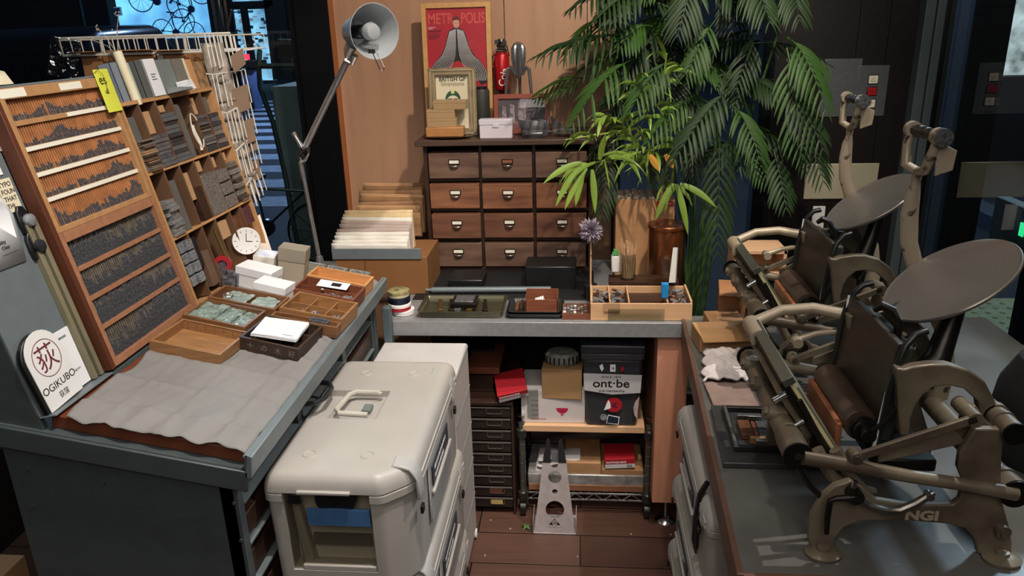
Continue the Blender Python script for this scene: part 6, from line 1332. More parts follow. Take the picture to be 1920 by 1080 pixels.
ZP = .7515
def press(lab):
    t = thing('hand_press', lab, 'printing press', (.53, 1.28, ZP))
    Yn, Yf = 1.10, 1.44
    lower = [(.386,.7515),(.379,.776),(.380,.818),(.394,.855),(.412,.876),(.435,.886),(.454,.877),(.481,.851),(.533,.843),(.600,.846),(.609,.856),(.611,.886),(.597,.914),(.596,.945),(.612,.985),(.655,.985),(.660,.93),(.672,.86),(.690,.815),(.702,.780),(.707,.7515),(.654,.7515),(.645,.780),(.626,.801),(.596,.809),(.536,.813),(.460,.810),(.436,.797),(.423,.774),(.425,.7515)]
    for nm, y in (('side_frame', Yn+.010), ('side_frame', Yf-.024)): MB().prism(lower, y, y+.014, 'y').build(nm, IRON, t, bevel=.003, seg=3)
    for y in (Yn-.004, Yf-.014):
        for x_ in (.402, .684): MB(Matrix.Translation((x_, y+.002, ZP)) @ Matrix.Diagonal((1.25, 1, 1, 1))).lathe([(0,0),(.023,0),(.024,.005),(.015,.009),(.009,.010),(.008,.016),(0,.017)], 28).build('foot', IRON, t)
    text('cast_lettering', 'NGI', .024, mat('cast letter enamel', 'a5987f', .4, .2), Matrix.Translation((.527, Yn+.008, .8175)) @ Matrix.Rotation(R(90), 4, 'X'), t, 'LEFT', 1.25, .0012)
    MB().cyl((.680, Yn-.002, .803), (.680, Yn+.03, .803), .0115, n=24).cyl((.680, Yn-.006, .803), (.680, Yn, .803), .007, n=20).build('frame_bolt', IRON, t)
    # pivot with set screw and curved trip lever
    MB().cyl((.440,Yn-.012,.868), (.440,Yn+.03,.868), .0125, n=24).cyl((.440,Yn-.016,.868), (.440,Yn-.010,.868), .005, n=12).build('pivot_boss', IRONDARK, t)
    MB().tube([(.440,Yn-.008,.868),(.410,Yn-.010,.866),(.400,Yn-.010,.862),(.399,Yn-.010,.83),(.400,Yn-.012,.80)], [.006,.005,.005,.005,.004], 10).build('trip_lever', IRONDARK, t)
    MB().tube([(.440,Yn-.004,.868),(.462,Yn-.004,.851),(.490,Yn-.004,.842),(.512,Yn-.004,.843),(.535,Yn-.004,.856),(.553,Yn-.004,.872),(.560,Yn-.004,.878)], [.004,.005,.006,.007,.007,.006,.004], 10).build('curved_arm', mat('worn steel', '6c675f', .3, .8, .3, 40), t)
    MB().cyl((.435,Yn-.006,.884), (.437,Yn-.006,.896), .004, n=12).build('set_screw', CHROME, t)
    MB().cyl((.553,Yn-.012,.872), (.553,Yn+.004,.872), .006, n=14).build('arm_screw', CHROME, t)
    # cross shafts along the width
    MB().tube([(.345,Yn,.937),(.345,Yn+.05,.937),(.345,Yn+.08,.937),(.345,Yf+.04,.937)], [.0225,.0225,.0185,.0185], 24).build('front_cross_shaft', IRON, t)
    for y in (Yn-.003, Yf+.042): MB().cyl((.345,y,.937), (.345,y+.004,.937), .0235, n=32).build('shaft_cap', mat('blackened cap', '1f1e1c', .35, .6), t)
    for y, s_ in ((Yn-.003, 1), (Yf+.042, 1)): MB().cyl((.345,y-.001,.937), (.345,y+.0005,.937), .006, n=16).build('oil_hole', MATT, t)
    for y in (1.22, 1.33, 1.42): MB().cyl((.322,y,.952), (.352,y,.944), .014, .016, n=20).cyl((.316,y,.953), (.324,y,.952), .008, n=8).build('shaft_lug', IRON, t)
    MB().cyl((.684,Yn,.877), (.684,Yf+.01,.877), .0195, n=24).build('rear_cross_shaft', IRON, t); MB().cyl((.684,Yn-.004,.877), (.684,Yn,.877), .0235, n=32).build('shaft_cap', _mats['blackened cap'], t)
    MB().cyl((.684,Yn+.0,.877), (.684,Yn+.03,.877), .0245, .022, n=28).cyl((.684,Yn+.034,.877), (.684,Yn+.042,.877), .023, n=28).build('collar', IRON, t)
    # upper collar, hoop arch
    MB().cyl((.665,Yn,.984), (.665,Yn+.085,.984), .0175, n=26).cyl((.665,Yn+.032,.984), (.665,Yn+.040,.984), .0195, n=26).cyl((.665,Yn+.055,.984), (.665,Yn+.066,.984), .0205, n=26).build('upper_collar', IRON, t); MB().cyl((.665,Yn-.004,.984), (.665,Yn,.984), .0185, n=30).build('shaft_cap', _mats['blackened cap'], t)
    ar = [(.500,1.066),(.512,1.064),(.525,1.069),(.553,1.073),(.578,1.073),(.611,1.063),(.639,1.043),(.659,1.010),(.671,.981),(.664,.960),(.648,.965),(.640,.985),(.633,1.009),(.608,1.031),(.583,1.037),(.562,1.034),(.547,1.020),(.538,1.000),(.534,.975),(.537,.945),(.522,.945),(.514,.985),(.507,1.030)]
    for y in (Yn+.055, Yf-.05): MB().prism(ar, y, y+.020, 'y').build('hoop_frame', IRON, t, bevel=.003, seg=3)
    MB().prism([(.596,.94),(.600,1.0),(.616,1.016),(.640,.985),(.668,.968),(.668,.90),(.650,.885)], Yn+.03, Yn+.042, 'y').build('web_plate', IRON, t, bevel=.002)
    MB().cyl((.600,Yn-.010,1.010), (.600,Yn+.05,1.010), .012, n=20).build('link_pin', IRON, t)
    # links on the near and far side
    for y in (Yn-.002, Yf+.03):
        MB().tube([(.352,y,.936),(.436,y,.921),(.52,y,.905),(.60,y,.893),(.684,y,.878)], [.0125,.0115,.0105,.0105,.0118], 16).build('side_rod', IRON, t)
        MB().cyl((.432,y-.010,.940), (.432,y+.012,.940), .011, n=20).box(.422, .444, y-.006, y+.006, .918, .938).build('rod_lug', IRON, t, bevel=.002)
        MB().cyl((.432,y-.013,.940), (.432,y-.009,.940), .0062, n=6).build('hex_nut', CHROME, t)
        M = Matrix.Translation((.432, y-.004, .940)) @ Matrix.Rotation(-math.atan2(.072, .168), 4, 'Y')
        MB(M).box(0, .185, -.004, .004, -.007, .007).build('flat_link', IRON, t, bevel=.0015)
        MB().hexa([(.478,y+.02,.915),(.608,y+.02,.955),(.608,y+.028,.955),(.478,y+.028,.915)], [(.478,y+.02,.932),(.580,y+.02,.984),(.580,y+.028,.984),(.478,y+.028,.932)]).build('tapered_link', IRON, t, bevel=.002)
    # platen on the left and its packing
    pn, pb = Vector((.341,0,1.027)), Vector((.433,0,.888)); u = (pb-pn).normalized(); nrm = Vector((-u.z, 0, u.x)); nrm = nrm if nrm.x > 0 else -nrm
    def slab(a0, a1, d0, d1, y0, y1, nm, m, bev=.002):
        A = pn+u*a0; B_ = pn+u*a1
        q = [A+nrm*d0, B_+nrm*d0, B_+nrm*d1, A+nrm*d1]
        return MB().ring([[(p.x, y0, p.z) for p in q], [(p.x, y1, p.z) for p in q]]).build(nm, m, t, bevel=bev)
    slab(-.004, .185, -.012, .0, 1.18, 1.43, 'platen', IRONDARK)
    slab(.0, .18, .0005, .007, 1.185, 1.425, 'packing_sheet', mat('yellowed packing', 'cbbd8c', .7, 0, .1), .0003); slab(.02, .178, .0075, .011, 1.185, 1.425, 'packing_sheet', mat('green grey packing', '6a6f5e', .7), .0003)
    slab(-.008, .006, -.008, .012, 1.176, 1.434, 'tympan_bar', mat('worn tympan metal', '5f6158', .35, .6), .001)
    slab(.02, .16, -.026, -.013, 1.20, 1.41, 'platen_rib', IRON, .003)
    for a_ in (.03, .09, .15): MB().cyl((pn+u*a_)+Vector((-.03,1.20,-.02)), (pn+u*a_)+Vector((-.002,1.20,0)), .006, n=12).build('platen_screw', CHROME, t)
    MB().tube([(.36,1.17,1.0),(.40,1.165,.93),(.43,1.165,.88),(.455,1.17,.85)], .0045, 8).build('gripper_rod', IRONDARK, t)
    MB().tube([(.345,Yn+.02,.92),(.375,Yn+.02,.87),(.41,Yn+.02,.835),(.44,Yn+.02,.82)], .006, 8).build('spring_rod', IRONDARK, t)
    for k_ in range(2): MB().tube([(.39+.03*k_,1.15,.92),(.415+.03*k_,1.14,.875),(.45+.02*k_,1.14,.852),(.49,1.145,.845)], [.011,.010,.008,.006], 10).build('cast_rib', IRON, t)
    # bed on the right with white tympan edge
    bt_, bb = Vector((.511,0,1.092)), Vector((.497,0,.925)); u2 = (bb-bt_).normalized(); n2 = Vector((u2.z, 0, -u2.x)); n2 = n2 if n2.x < 0 else -n2
    def slab2(a0, a1, d0, d1, y0, y1, nm, m, bev=.002):
        A = bt_+u2*a0; B_ = bt_+u2*a1; q = [A+n2*d0, B_+n2*d0, B_+n2*d1, A+n2*d1]
        return MB().ring([[(p.x, y0, p.z) for p in q], [(p.x, y1, p.z) for p in q]]).build(nm, m, t, bevel=bev)
    slab2(-.002, .19, -.012, .0, 1.19, 1.425, 'bed_plate', mat('brown oiled plate', '3a2f28', .42, .4, .35, 12, .1, (1,1,4)), .002)
    slab2(.085, .19, -.003, .002, 1.186, 1.190, 'white_edge', PAPER, .0003); slab2(.0, .12, -.003, .002, 1.425, 1.429, 'white_edge', PAPER, .0003)
    slab2(.01, .19, -.040, -.012, 1.21, 1.41, 'bed_casting', mat('dark green casting', '3f4138', .45, .3, .15), .005)
    MB().tube([(.553,1.19,1.116),(.535,1.185,1.112),(.520,1.18,1.095),(.510,1.175,1.065),(.503,1.175,1.017),(.500,1.175,.945)], .0062, 12).build('roller_rail', BLACK, t)
    MB().tube([(.553,1.43,1.116),(.535,1.43,1.112),(.520,1.43,1.095),(.510,1.43,1.065),(.503,1.43,1.017),(.500,1.43,.945)], .0062, 12).build('roller_rail', BLACK, t)
    MB().tube([(.495,1.26,1.125),(.505,1.255,1.135),(.520,1.25,1.128),(.532,1.245,1.108),(.534,1.25,1.06)], [.005,.008,.009,.008,.006], 10).build('chase_clamp', IRONDARK, t)
    # ink roller
    MB().cyl((.478,1.205,.935), (.478,1.395,.935), .0275, n=40).build('ink_roller', mat('inked roller brown', '45352c', .35, .1, .35, 12, .05), t)
    MB().box(.440,.4505,1.212,1.392,.885,.935).build('roller_light_side', mat('copper roller side', '9a5f44', .4, .4, .3, 18), t, bevel=.003)  # added strip, its colour stands for the ink roller's lighter coppery side
    for y0_, y1_, r_ in ((1.183,1.205,.019),(1.395,1.42,.017),(1.193,1.198,.022),(1.166,1.19,.012)): MB().cyl((.478,y0_,.935), (.478,y1_,.935), r_, n=24).build('roller_end', mat('black roller end', '1c1b1a', .3, .5), t)
    MB().tube([(.478,1.18,.935),(.50,1.17,.96),(.52,1.165,1.0),(.535,1.165,1.05)], .004, 8).build('roller_hook', IRONDARK, t)
    MB().tube([(.34,Yf+.02,1.02),(.40,Yf+.03,1.045),(.46,Yf+.03,1.05),(.51,Yf+.01,1.045)], [.012,.011,.011,.012], 14).build('rear_top_arm', IRONL, t)
    MB().cyl((.34,Yf-.06,1.02),(.34,Yf+.02,1.02),.018,n=24).build('rear_boss', IRONL, t)
    MB().tube([(.43,Yf+.02,.985),(.47,Yf+.02,1.0),(.52,Yf+.0,1.015)], [.008,.006,.007], 10).build('small_link', IRONL, t); MB().cyl((.43,Yf,.985),(.43,Yf+.03,.985),.010,n=18).build('link_boss', IRONL, t)
    # ink disc
    a = R(34); MD_ = Matrix(((math.cos(a),0,-math.sin(a),.628),(0,1,0,1.30),(math.sin(a),0,math.cos(a),1.166),(0,0,0,1)))
    MB(MD_).lathe([(0,-.002),(.106,.0),(.112,.003),(.1135,.001),(.1130,-.003),(.106,-.007),(.03,-.012),(0,-.012)], 72).build('ink_disc', mat('oily grey ink disc', '777069', .32, .6, .10, 5, .0), t)
    MB(MD_).cyl((0,0,-.045),(0,0,-.010),.014,n=20).build('disc_spindle', IRONDARK, t)
    MB().tube([MD_ @ Vector((0,0,-.040)), (.640,1.30,1.08), (.62,1.28,1.03), (.59,1.27,.99)], [.014,.018,.022,.026], 14).build('disc_bracket', IRONDARK, t)
    # hand lever with its forked top
    Lp = [(.600,1.418,1.318),(.598,1.42,1.29),(.597,1.42,1.254),(.603,1.42,1.20),(.625,1.42,1.14),(.655,1.42,1.085),(.690,1.42,1.024),(.70,1.41,.95),(.69,1.40,.89)]
    rg = []
    for i, p in enumerate(Lp):
        w_ = (.006,.013,.016,.016,.016,.016,.017,.019,.020)[i]; d_ = (.006,.007,.008,.008,.008,.008,.009,.010,.010)[i]
        rg.append([(p[0]+w_*math.cos(k*math.pi/6), p[1]+d_*math.sin(k*math.pi/6), p[2]) for k in range(12)])
    MB().ring(rg).build('hand_lever', IRONL, t)
    for y_, z_ in ((1.445, 1.402), (1.352, 1.402)):
        x_ = .592 if y_ > 1.4 else .598
        MB().tube([(x_,y_,z_),(x_-.006,y_,z_-.025),(x_-.005,(y_+1.42)/2+.01*(1 if y_ > 1.4 else -1),z_-.062),(.600,1.420,1.330),(.600,1.420,1.315)], [.008,.008,.009,.009,.008], 12).build('fork_arm', IRONL, t)
        MB().cyl((x_,y_-.007,z_), (x_,y_+.007,z_), .0145, n=24).build('fork_ring', IRONL, t)
    MB().prism([(.596,1.395),(.600,1.335),(.628,1.345),(.630,1.378)], 1.350, 1.3545, 'y').build('guard_flap', IRONL, t, bevel=.001)
    MB().cyl((.595,1.345,1.402), (.595,1.452,1.402), .0085, n=18).lathe([(.0,.0)], 3).build('handle_bar', BLACK, t) if False else MB().cyl((.597,1.345,1.402), (.592,1.452,1.402), .0085, n=18).build('handle_bar', BLACK, t)
    for y_ in (1.375, 1.40, 1.425): MB().cyl((.596,y_-.010,1.402), (.595,y_+.009,1.402), .0105, n=20).build('grip', BLACK, t, bevel=.003)
    MB().cyl((.598,1.333,1.402), (.598,1.345,1.402), .0155, n=26).build('end_nut', mat('dull bright metal', '9a9a98', .3, .9, .5, 160), t)
    MB().cyl((.40,1.19,.905),(.40,1.42,.905),.010,n=16).build('inner_shaft', IRONDARK, t)
    MB().box(.50, .60, 1.18, 1.40, .862, .885).build('inner_bracket', IRONDARK, t, bevel=.004)
    return t
pr = press('beige iron hand press in front, nearest its round ink disc at the table corner')
pr2 = dup(pr); pr2.location = pr.location+Vector((.075, .60, 0)); pr2['label'] = 'second beige hand press standing behind the front one, before the dark red wall'
pr['group'] = pr2['group'] = 'hand presses on the dark table'
# white cloth, chase and slab on the table
random.seed(5)
def wipe(u, v):
    x = .300+u*.105; y = 1.735+v*.17
    return (x+.03*v+.006*math.sin(v*17), y+.006*math.sin(u*15), .7535+.012+.0025*math.sin(u*7+v*5)*math.sin(v*9)+.0012*math.sin(u*31+v*19)+.004*(v > .45)+.003*math.sin(v*14)*(u > .3)-.012*max(0, abs(u-.5)*2-.8)*4)
tag(MB().grid(34, 40, wipe).build('wiping_cloth', mat('white wiping cloth', 'd8cdca', .9, 0, .04, 30, .2), solid=.006, smooth=60), 'folded white wiping cloth lying at the far corner of the press table', 'cloth')
o = tag(crumple(Matrix.Translation((.355, 1.66, .7565)) @ Matrix.Rotation(R(2), 4, 'Z'), .052, .075, 0, .0018, 12).build('brown_sheet', mat('oil stained pinkish sheet', '9b8379', .4, 0, .15, 20, .2), solid=.001), 'pinkish brown oiled sheet lying between the white cloth and the dark slab', 'sheet')
o = thing('dark_slab', 'thin dark stone slab lying under the iron chase on the press table', 'slab', (.4, 1.48, .75))
MB().hexa([(.283,1.355,.7515),(.52,1.355,.7515),(.52,1.60,.7515),(.297,1.60,.7515)], [(.283,1.355,.7635),(.52,1.355,.7635),(.52,1.60,.7635),(.297,1.60,.7635)]).build('slab', mat('slab black grey', '3c3c3c', .35, .1, .3, 12), o, bevel=.0015)
o = thing('iron_chase', 'rectangular iron chase with wood and metal furniture locked inside, beside the press', 'chase', (.36, 1.48, .764))
MC = Matrix.Translation((.372, 1.485, .764)) @ Matrix.Rotation(R(-2), 4, 'Z')
MB(MC).box(-.058,-.048,-.09,.09,0,.012).box(.048,.058,-.09,.09,0,.012).box(-.048,.048,-.09,-.080,0,.012).box(-.048,.048,.080,.09,0,.012).build('chase_frame', mat('chase iron', '4a4744', .3, .8, .3, 30), o, bevel=.001)
MB(MC).box(-.056,-.050,-.088,.088,.012,.0135).build('polished_edge', ALU, o)
for k, (x0,x1,y0,y1,m_) in enumerate([(-.03,.02,.045,.058,ALU),(-.03,.01,.030,.044,IRONDARK),(-.035,-.01,-.04,.025,BROWNW),(-.008,.0,-.04,.02,TRAYR),(.002,.045,-.045,.02,LEAD),(-.02,.045,-.058,-.047,TRAYW),(-.01,.045,-.068,-.060,ALU)]):
    MB(MC).box(x0,x1,y0,y1,.001,.010+.0008*k).build('furniture_piece', m_, o, bevel=.0006)
# cartons behind the far corner of the table
for k, (a_, Yq, dep, rot_, lab, m_) in enumerate([((1310,668,1440,628),1.93,.10,6,'low open kraft carton behind the white cloth on the press table',CARD),((1330,640,1400,606),2.05,.10,3,'brown kraft box behind the low open carton',KRAFT),((1345,606,1400,545),2.16,.10,-8,'taller brown kraft bag box at the back of the table corner',mat('kraft bag', '9a6a45', .75, 0, .15, 12, .2))]):
    t_, M_, wd_, h_ = B('kraft_carton', lab, 'box', *a_, Yq, dep, m_, .002, rot=rot_, zfloor=.7515)
    MB(M_).hexa([(-wd_,-.03,h_-.008),(wd_*.6,-.03,h_-.008),(wd_,0,h_),(-wd_,0,h_)], [(-wd_,-.03,h_-.006),(wd_*.6,-.03,h_-.006),(wd_,0,h_+.002),(-wd_,0,h_+.002)]).build('flap', m_, t_)
t_, M_, wd_, h_ = B('pine_shelf_box', 'pine wood box with rim behind the presses on the table', 'box', 1378, 523, 1472, 470, 2.22, .12, mat('pine box', 'b98c62', .55, 0, .1, 5, .03, (9,2,2)), .001, zfloor=.7515) if False else (None,)*4
o = thing('pine_box', 'pine framed shelf box with a dark opening on a stand behind the presses', 'box', at(1425, 500, 2.30))
a_, c_ = at(1378, 470, 2.30), at(1472, 522, 2.30)
MB().box(a_.x,c_.x,2.30,2.42,a_.z-.012,a_.z).box(a_.x,c_.x,2.30,2.42,c_.z,c_.z+.012).box(a_.x,a_.x+.010,2.30,2.42,c_.z,a_.z).box(c_.x-.010,c_.x,2.30,2.42,c_.z,a_.z).box(a_.x,c_.x,2.41,2.42,c_.z,a_.z).build('box_frame', BEECH, o, bevel=.001)
MB().box(a_.x+.01, c_.x-.01, 2.31, 2.41, 0, c_.z).build('stand', MATT, o)
# ------------------------------------------------------------------ fittings on the dark red wall
YW2 = YB-.003
def wallplate(name, lab, cat, px0, py0, px1, py1, th, m, bev=.001, Yq=YW2):
    a_, c_ = at(px0, py0, Yq), at(px1, py1, Yq); q = thing(name, lab, cat, ((a_.x+c_.x)/2, Yq, (a_.z+c_.z)/2))
    MB().box(a_.x, c_.x, Yq-th, Yq-.0005, c_.z, a_.z).build('face_plate', m, q, bevel=bev); return q, a_, c_
GP = mat('grey steel plate', '6a6d70', .38, .5, .08, 60)
wallplate('blank_plate', 'blank grey steel plate on the dark red wall left of the shutter switch', 'plate', 1547, 111, 1605, 218, .003, GP)
q, a_, c_ = wallplate('shutter_switch', 'grey shutter switch plate with up, red stop and down buttons', 'switch', 1611, 123, 1656, 217, .004, GP)
xm = (a_.x+c_.x)/2
for k, (py, m_, tri) in enumerate([(149, mat('lit cream button', 'e8dfc6', .5), 1), (171, mat('dark red button', 'a3141c', .4), 0), (194, _mats['lit cream button'], -1)]):
    z_ = at(1632, py, YW2).z
    MB().box(xm-.0185, xm+.0185, YW2-.0065, YW2-.004, z_-.0165, z_+.0165).build('button_bezel', BLACK, q, bevel=.002)
    MB().box(xm-.016, xm+.016, YW2-.0085, YW2-.006, z_-.014, z_+.014).build('button', m_, q, bevel=.002)
    if tri: MB().tube([(xm-.008, YW2-.0088, z_-.006*tri), (xm+.008, YW2-.0088, z_-.006*tri), (xm, YW2-.0088, z_+.007*tri)], .0007, 5, True).build('arrow_mark', INK, q)
    else: MB().tube([(xm+.006*math.cos(i*.6), YW2-.0088, z_+.005*math.sin(i*.6)) for i in range(10)], .0006, 5, True).build('stop_mark', mat('dark mark', '4a0a0c'), q)
scribble('plate_print', 1, .030, .008, INK, Matrix.Translation((xm-.02, YW2-.0045, c_.z+.006)) @ Matrix.Rotation(R(90), 4, 'X'), q)
q, a_, c_ = wallplate('metal_cover', 'wide polished beige metal cover on the dark red wall behind the levers', 'cover', 1512, 307, 1640, 372, .006, mat('polished beige metal', 'c9c1a4', .3, .3, .06, 8), .004)
q, a_, c_ = wallplate('wall_switch', 'small white wall switch below the polished metal cover', 'switch', 1524, 386, 1542, 432, .01, WHITE, .002)
q = thing('entry_reader', 'grey box with a green light outside the side window', 'reader', (1.33, 2.35, 1.2))
a_ = at(1880, 420, 2.40)
MB().box(1.315, 1.36, 2.10, 2.52, a_.z-.09, a_.z+.06).build('reader_body', mat('reader grey', '5d666b', .5), q, bevel=.004)
MB().box(1.310, 1.316, 2.33, 2.35, a_.z-.022, a_.z+.018).build('green_light', mat('green lamp', (.05, 1, .3), .5, emit=1.6), q)
MB().box(1.311, 1.316, 2.20, 2.315, a_.z-.02, a_.z+.018).build('dark_window', MATT, q)
MB().box(1.32, 1.35, 2.28, 2.32, 0, a_.z-.09).build('post', NAVY, q)
# dark stools and stuff under the side window
o = thing('black_bag', 'black bag standing at the right edge beside the front press', 'bag', (.99,1.35,.75))
r_ = [[(x_+sx*math.cos(t*math.pi/8), 1.42+sy*math.sin(t*math.pi/8), z_) for t in range(16)] for x_, sx, sy, z_ in ((.93,.10,.10,.752),(.93,.12,.12,.80),(.93,.11,.11,.90),(.925,.08,.07,.965),(.925,.03,.02,.985))]
MB().ring(r_).build('bag_body', mat('black fabric', '101012', .9, 0, .3, 20, .3), o)

# ------------------------------------------------------------------ plants
PALM = mat('dark palm green', '1f3416', .5, 0, .35, 5, spec=.28); PALM2 = mat('mid palm green', '30501c', .5, 0, .3, 5, spec=.28); BRIGHT = mat('bright leaf green', '7b983c', .42, 0, .25, 6); STEMG = mat('palm stem green', '4d6a38', .5)
for m_ in (PALM, PALM2, BRIGHT): m_.node_tree.nodes['Principled BSDF'].inputs['Subsurface Weight'].default_value = 0
def bez(a, b, c, t): return a*(1-t)**2+b*2*t*(1-t)+c*t*t
def leafstrip(mb, p0, d, side, up, L, Wd, droop, n=6):
    """a folded blade growing from p0 along d"""
    rows = []; p = Vector(p0); dd = Vector(d).normalized()
    for i in range(n+1):
        t = i/n; w_ = Wd*math.sin(math.pi*min(1, .12+t*.88))**.8*(1 if t < .98 else .05)
        s_ = side; rows.append([p-s_*w_+up*w_*.35, p, p+s_*w_+up*w_*.35])
        dd = (dd+Vector((0,0,-droop/n))).normalized(); p = p+dd*(L/n)
    b_ = len(mb.v); vs = [q for r in rows for q in r]; fs = []
    for i in range(n):
        for j in range(2): a = i*3+j; fs.append((a, a+1, a+4, a+3))
    mb.add(vs, fs)
def frond(parent, a, tip, lift, nl, LL, Wd, m, hang=.5, name='frond', rnd=None):
    rnd = rnd or random; c = (a+tip)/2+Vector((0,0,lift)); mb = MB()
    axis_h = (tip-a); axis_h.z = 0
    if axis_h.length < .02: axis_h = Vector((.3,-1,0))
    sd = axis_h.normalized().cross(Vector((0,0,1)))
    # turn blades a little towards the room so both rows show
    pts = [bez(a, c, tip, i/16) for i in range(17)]
    mb.tube(pts, [.0028*(1-i/16*.75) for i in range(17)], 5)
    for i in range(nl):
        t = .14+.86*(i+.5)/nl; p = bez(a, c, tip, t); tg = (bez(a, c, tip, min(1, t+.02))-bez(a, c, tip, t-.02)).normalized()
        k = math.sin(math.pi*min(1, .18+t*.72)); 
        sd2 = tg.cross(Vector((0,-.45,1))).normalized()
        for sg in (-1, 1):
            d = (tg*(.55+.5*t)+sd2*sg*.9+Vector((0,-.10,-.12))).normalized()
            L = LL*k*rnd.uniform(.88, 1.08)
            if rnd.random() < .07: continue
            bs = d.cross(sd2*sg).normalized() if d.cross(sd2*sg).length > .1 else Vector((0,0,1))
            wdir = d.cross(Vector((rnd.uniform(-.2,.2), -.8, .45))).normalized()
            leafstrip(mb, p, d, wdir, d.cross(wdir), L, Wd*k*rnd.uniform(.85, 1.1), hang*rnd.uniform(.7, 1.2))
    if name: return mb.build(name, m, parent, smooth=60)
rp = random.Random(21)
palm = thing('palm_plant', 'big dark green indoor palm with drooping fronds beside the wooden wall', 'plant', (.42, 2.72, 0))
MB(Matrix.Translation((.45, 2.74, 0))).lathe([(0,0),(.10,0),(.13,.26),(.14,.28),(.13,.285),(.12,.26),(0,.25)], 36).build('pot', mat('dark pot', '1b1a19', .5), palm)
crown = [at(1230,120,2.62), at(1310,90,2.66), at(1370,130,2.68), at(1290,210,2.62), at(1410,80,2.70), at(1180,60,2.66), at(1350,230,2.60), at(1460,60,2.62)]
for i, c in enumerate(crown):
    MB().tube([Vector((.42+.02*math.cos(i), 2.74+.02*math.sin(i), .25)), Vector((.42+(c.x-.42)*.3, 2.74, .9)), c], [.009,.007,.004], 8).build('stem', STEMG, palm)
F = [ # base px, tip px, depth base, depth tip, lift, pairs, blade length, width, tone
 ((1195,70),(1002,108),2.64,2.46,.06,15,.115,.0085,0), ((1190,110),(1070,238),2.60,2.44,.07,15,.115,.0085,1), ((1260,110),(1178,215),2.58,2.44,.05,13,.10,.008,1),
 ((1372,165),(1262,305),2.56,2.38,.05,15,.11,.010,0), ((1375,200),(1425,300),2.56,2.42,.05,12,.10,.008,1), ((1350,235),(1346,480),2.52,2.40,.0,15,.115,.0095,0),
 ((1475,70),(1550,215),2.50,2.34,.08,14,.115,.0085,1), ((1475,90),(1505,300),2.48,2.34,.05,14,.125,.0085,1), ((1470,165),(1545,285),2.46,2.32,.05,12,.105,.008,0), ((1450,280),(1475,395),2.46,2.36,.02,11,.085,.008,0),
 ((1500,240),(1545,345),2.46,2.34,.03,11,.095,.0075,0), ((1145,280),(1128,408),2.52,2.42,.02,12,.085,.0075,0), ((1230,-40),(1120,35),2.66,2.50,.03,13,.11,.009,0), ((1310,-60),(1270,70),2.62,2.50,.03,13,.12,.009,0),
 ((1400,-60),(1445,45),2.60,2.46,.03,13,.11,.008,0), ((1340,40),(1285,150),2.60,2.48,.04,13,.10,.0085,1), ((1180,-40),(1065,20),2.66,2.52,.02,12,.09,.008,0), ((1420,60),(1380,170),2.66,2.54,.03,12,.09,.008,0),
 ((1300,180),(1212,270),2.56,2.46,.04,12,.09,.008,1), ((1400,250),(1440,345),2.56,2.46,.03,12,.09,.0075,1), ((1240,60),(1170,150),2.70,2.6,.04,12,.10,.008,0), ((1290,230),(1300,330),2.6,2.5,.02,12,.09,.008,0),
 ((1240,250),(1230,350),2.60,2.54,.02,12,.08,.008,0), ((1330,-50),(1400,20),2.7,2.6,.02,12,.10,.008,0), ((1480,-40),(1500,40),2.56,2.46,.02,12,.10,.008,0), ((1210,200),(1110,290),2.66,2.56,.03,12,.09,.008,0), ((1350,130),(1400,210),2.7,2.62,.03,12,.09,.008,0)]
for b_, t_, Ya, Yb, lift, n_, L_, W_, tone in F:
    frond(palm, at(*b_, Ya), at(*t_, Yb), lift, int(n_*.85), L_*1.12, W_*.72, (PALM, PALM2)[tone], 1.0, rnd=rp)
for i in range(44):                                  # the thick of the crown
    px, py = rp.uniform(1110, 1440), rp.uniform(-60, 290); a_ = at(px, py, rp.uniform(2.62, 2.86)); ang = rp.uniform(0, 6.28); L_ = rp.uniform(.14, .26)
    t_ = a_+Vector((L_*math.cos(ang), -abs(L_*.4*math.sin(ang)), -rp.uniform(.02, .15)))
    if t_.y > 2.9: t_.y = 2.9
    frond(palm, a_, t_, .05, 9, .11, .006, PALM if rp.random() < .8 else PALM2, .6, rnd=rp)
dr = thing('lucky_bamboo', 'bright yellow green leafy plant with arching stems in front of the palm', 'plant', at(1240, 360, 2.60))
def strap(p, d, L, W_, m, droop=.9, parent=None, mb=None):
    d = Vector(d).normalized(); wd_ = d.cross(Vector((rp.uniform(-.3,.3), -1, .2)))
    wd_ = wd_.normalized() if wd_.length > .1 else Vector((1,0,0)); leafstrip(mb, p, d, wd_, d.cross(wd_), L, W_, droop, 8)
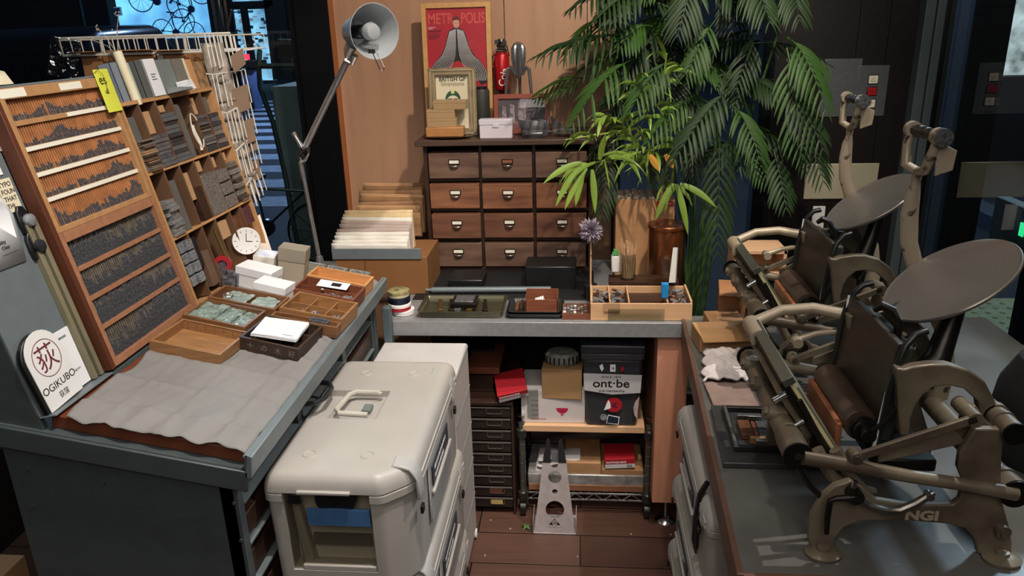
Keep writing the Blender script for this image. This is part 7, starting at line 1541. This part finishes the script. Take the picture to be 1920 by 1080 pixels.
def shoot(path, leaves, Wd=.0075, L=.12, m=BRIGHT):
    pts = [at(x, y, Y) for x, y, Y in path]; n = 14; P = []
    for i in range(n+1):
        t = i/n*(len(pts)-1); k = min(int(t), len(pts)-2); P.append(pts[k].lerp(pts[k+1], t-k))
    st = MB().tube(P, [.0042*(1-i/n*.45) for i in range(n+1)], 7).build('stem', mat('light stem green', '8fa24e', .45), dr)
    for i in range(leaves):
        t = .25+.75*i/max(1, leaves-1); k = min(n-1, int(t*n)); p = P[k]; tg = (P[k+1]-P[k]).normalized()
        a_ = rp.uniform(0, 6.28); d = (tg*.5+Vector((math.cos(a_), -.5*abs(math.sin(a_)), rp.uniform(-.2,.8)))).normalized()
        mb = MB(); strap(p, d, L*rp.uniform(.7, 1.2), Wd*rp.uniform(.8, 1.2), m, rp.uniform(.8, 2.2), mb=mb); mb.build('leaf', m, dr, smooth=60)
shoot([(1250,330,2.60),(1225,280,2.54),(1160,295,2.48),(1085,312,2.42)], 16, .0085, .13)
shoot([(1240,330,2.60),(1200,240,2.54),(1140,250,2.48),(1100,256,2.42),(1060,262,2.40)], 9, .007, .09)
shoot([(1250,330,2.62),(1210,200,2.56),(1190,150,2.52)], 16, .0075, .11)
shoot([(1255,330,2.62),(1240,180,2.56),(1250,100,2.50)], 16, .0075, .11)
shoot([(1245,330,2.60),(1165,230,2.54),(1130,215,2.50)], 16, .0075, .10)
shoot([(1240,340,2.60),(1200,300,2.56),(1170,215,2.50)], 16, .0075, .10)
shoot([(1260,340,2.60),(1270,250,2.56),(1225,190,2.50)], 14, .0075, .10)
shoot([(1250,350,2.58),(1262,345,2.50),(1272,352,2.46)], 6, .010, .13)
for (x, y, dx, dz, L_) in ((1100,315,-.5,-.6,.15),(1090,305,-.9,-.1,.14),(1110,318,.1,-.9,.14),(1095,318,-.3,-.9,.12),(1262,345,-.5,-.7,.13),(1268,345,.3,-.8,.17),(1275,345,.9,-.2,.14),(1125,300,.1,.8,.09),(1088,312,-.7,-.7,.15)):
    mb = MB(); strap(at(x, y, 2.42 if x < 1200 else 2.44), (dx, -.15, dz), L_, .0105, BRIGHT, .7, mb=mb); mb.build('leaf', BRIGHT, dr, smooth=60)
for (x, y, Lq) in ((1218,290,.06),(1248,290,.05)):
    mb = MB(); strap(at(x, y, 2.44), (.5, -.1, -.6), Lq, .011, BRIGHT, .5, mb=mb); mb.build('dry_leaf', mat('orange dry leaf', 'b8862f', .5, 0, .2), dr)
MB(Matrix.Translation(at(1240,372,2.64)-Vector((0,0,.0)))).lathe([(0,0),(.03,0),(.036,.05),(.033,.05),(.028,.006),(0,.006)], 24).build('vase', CLEAR, dr)
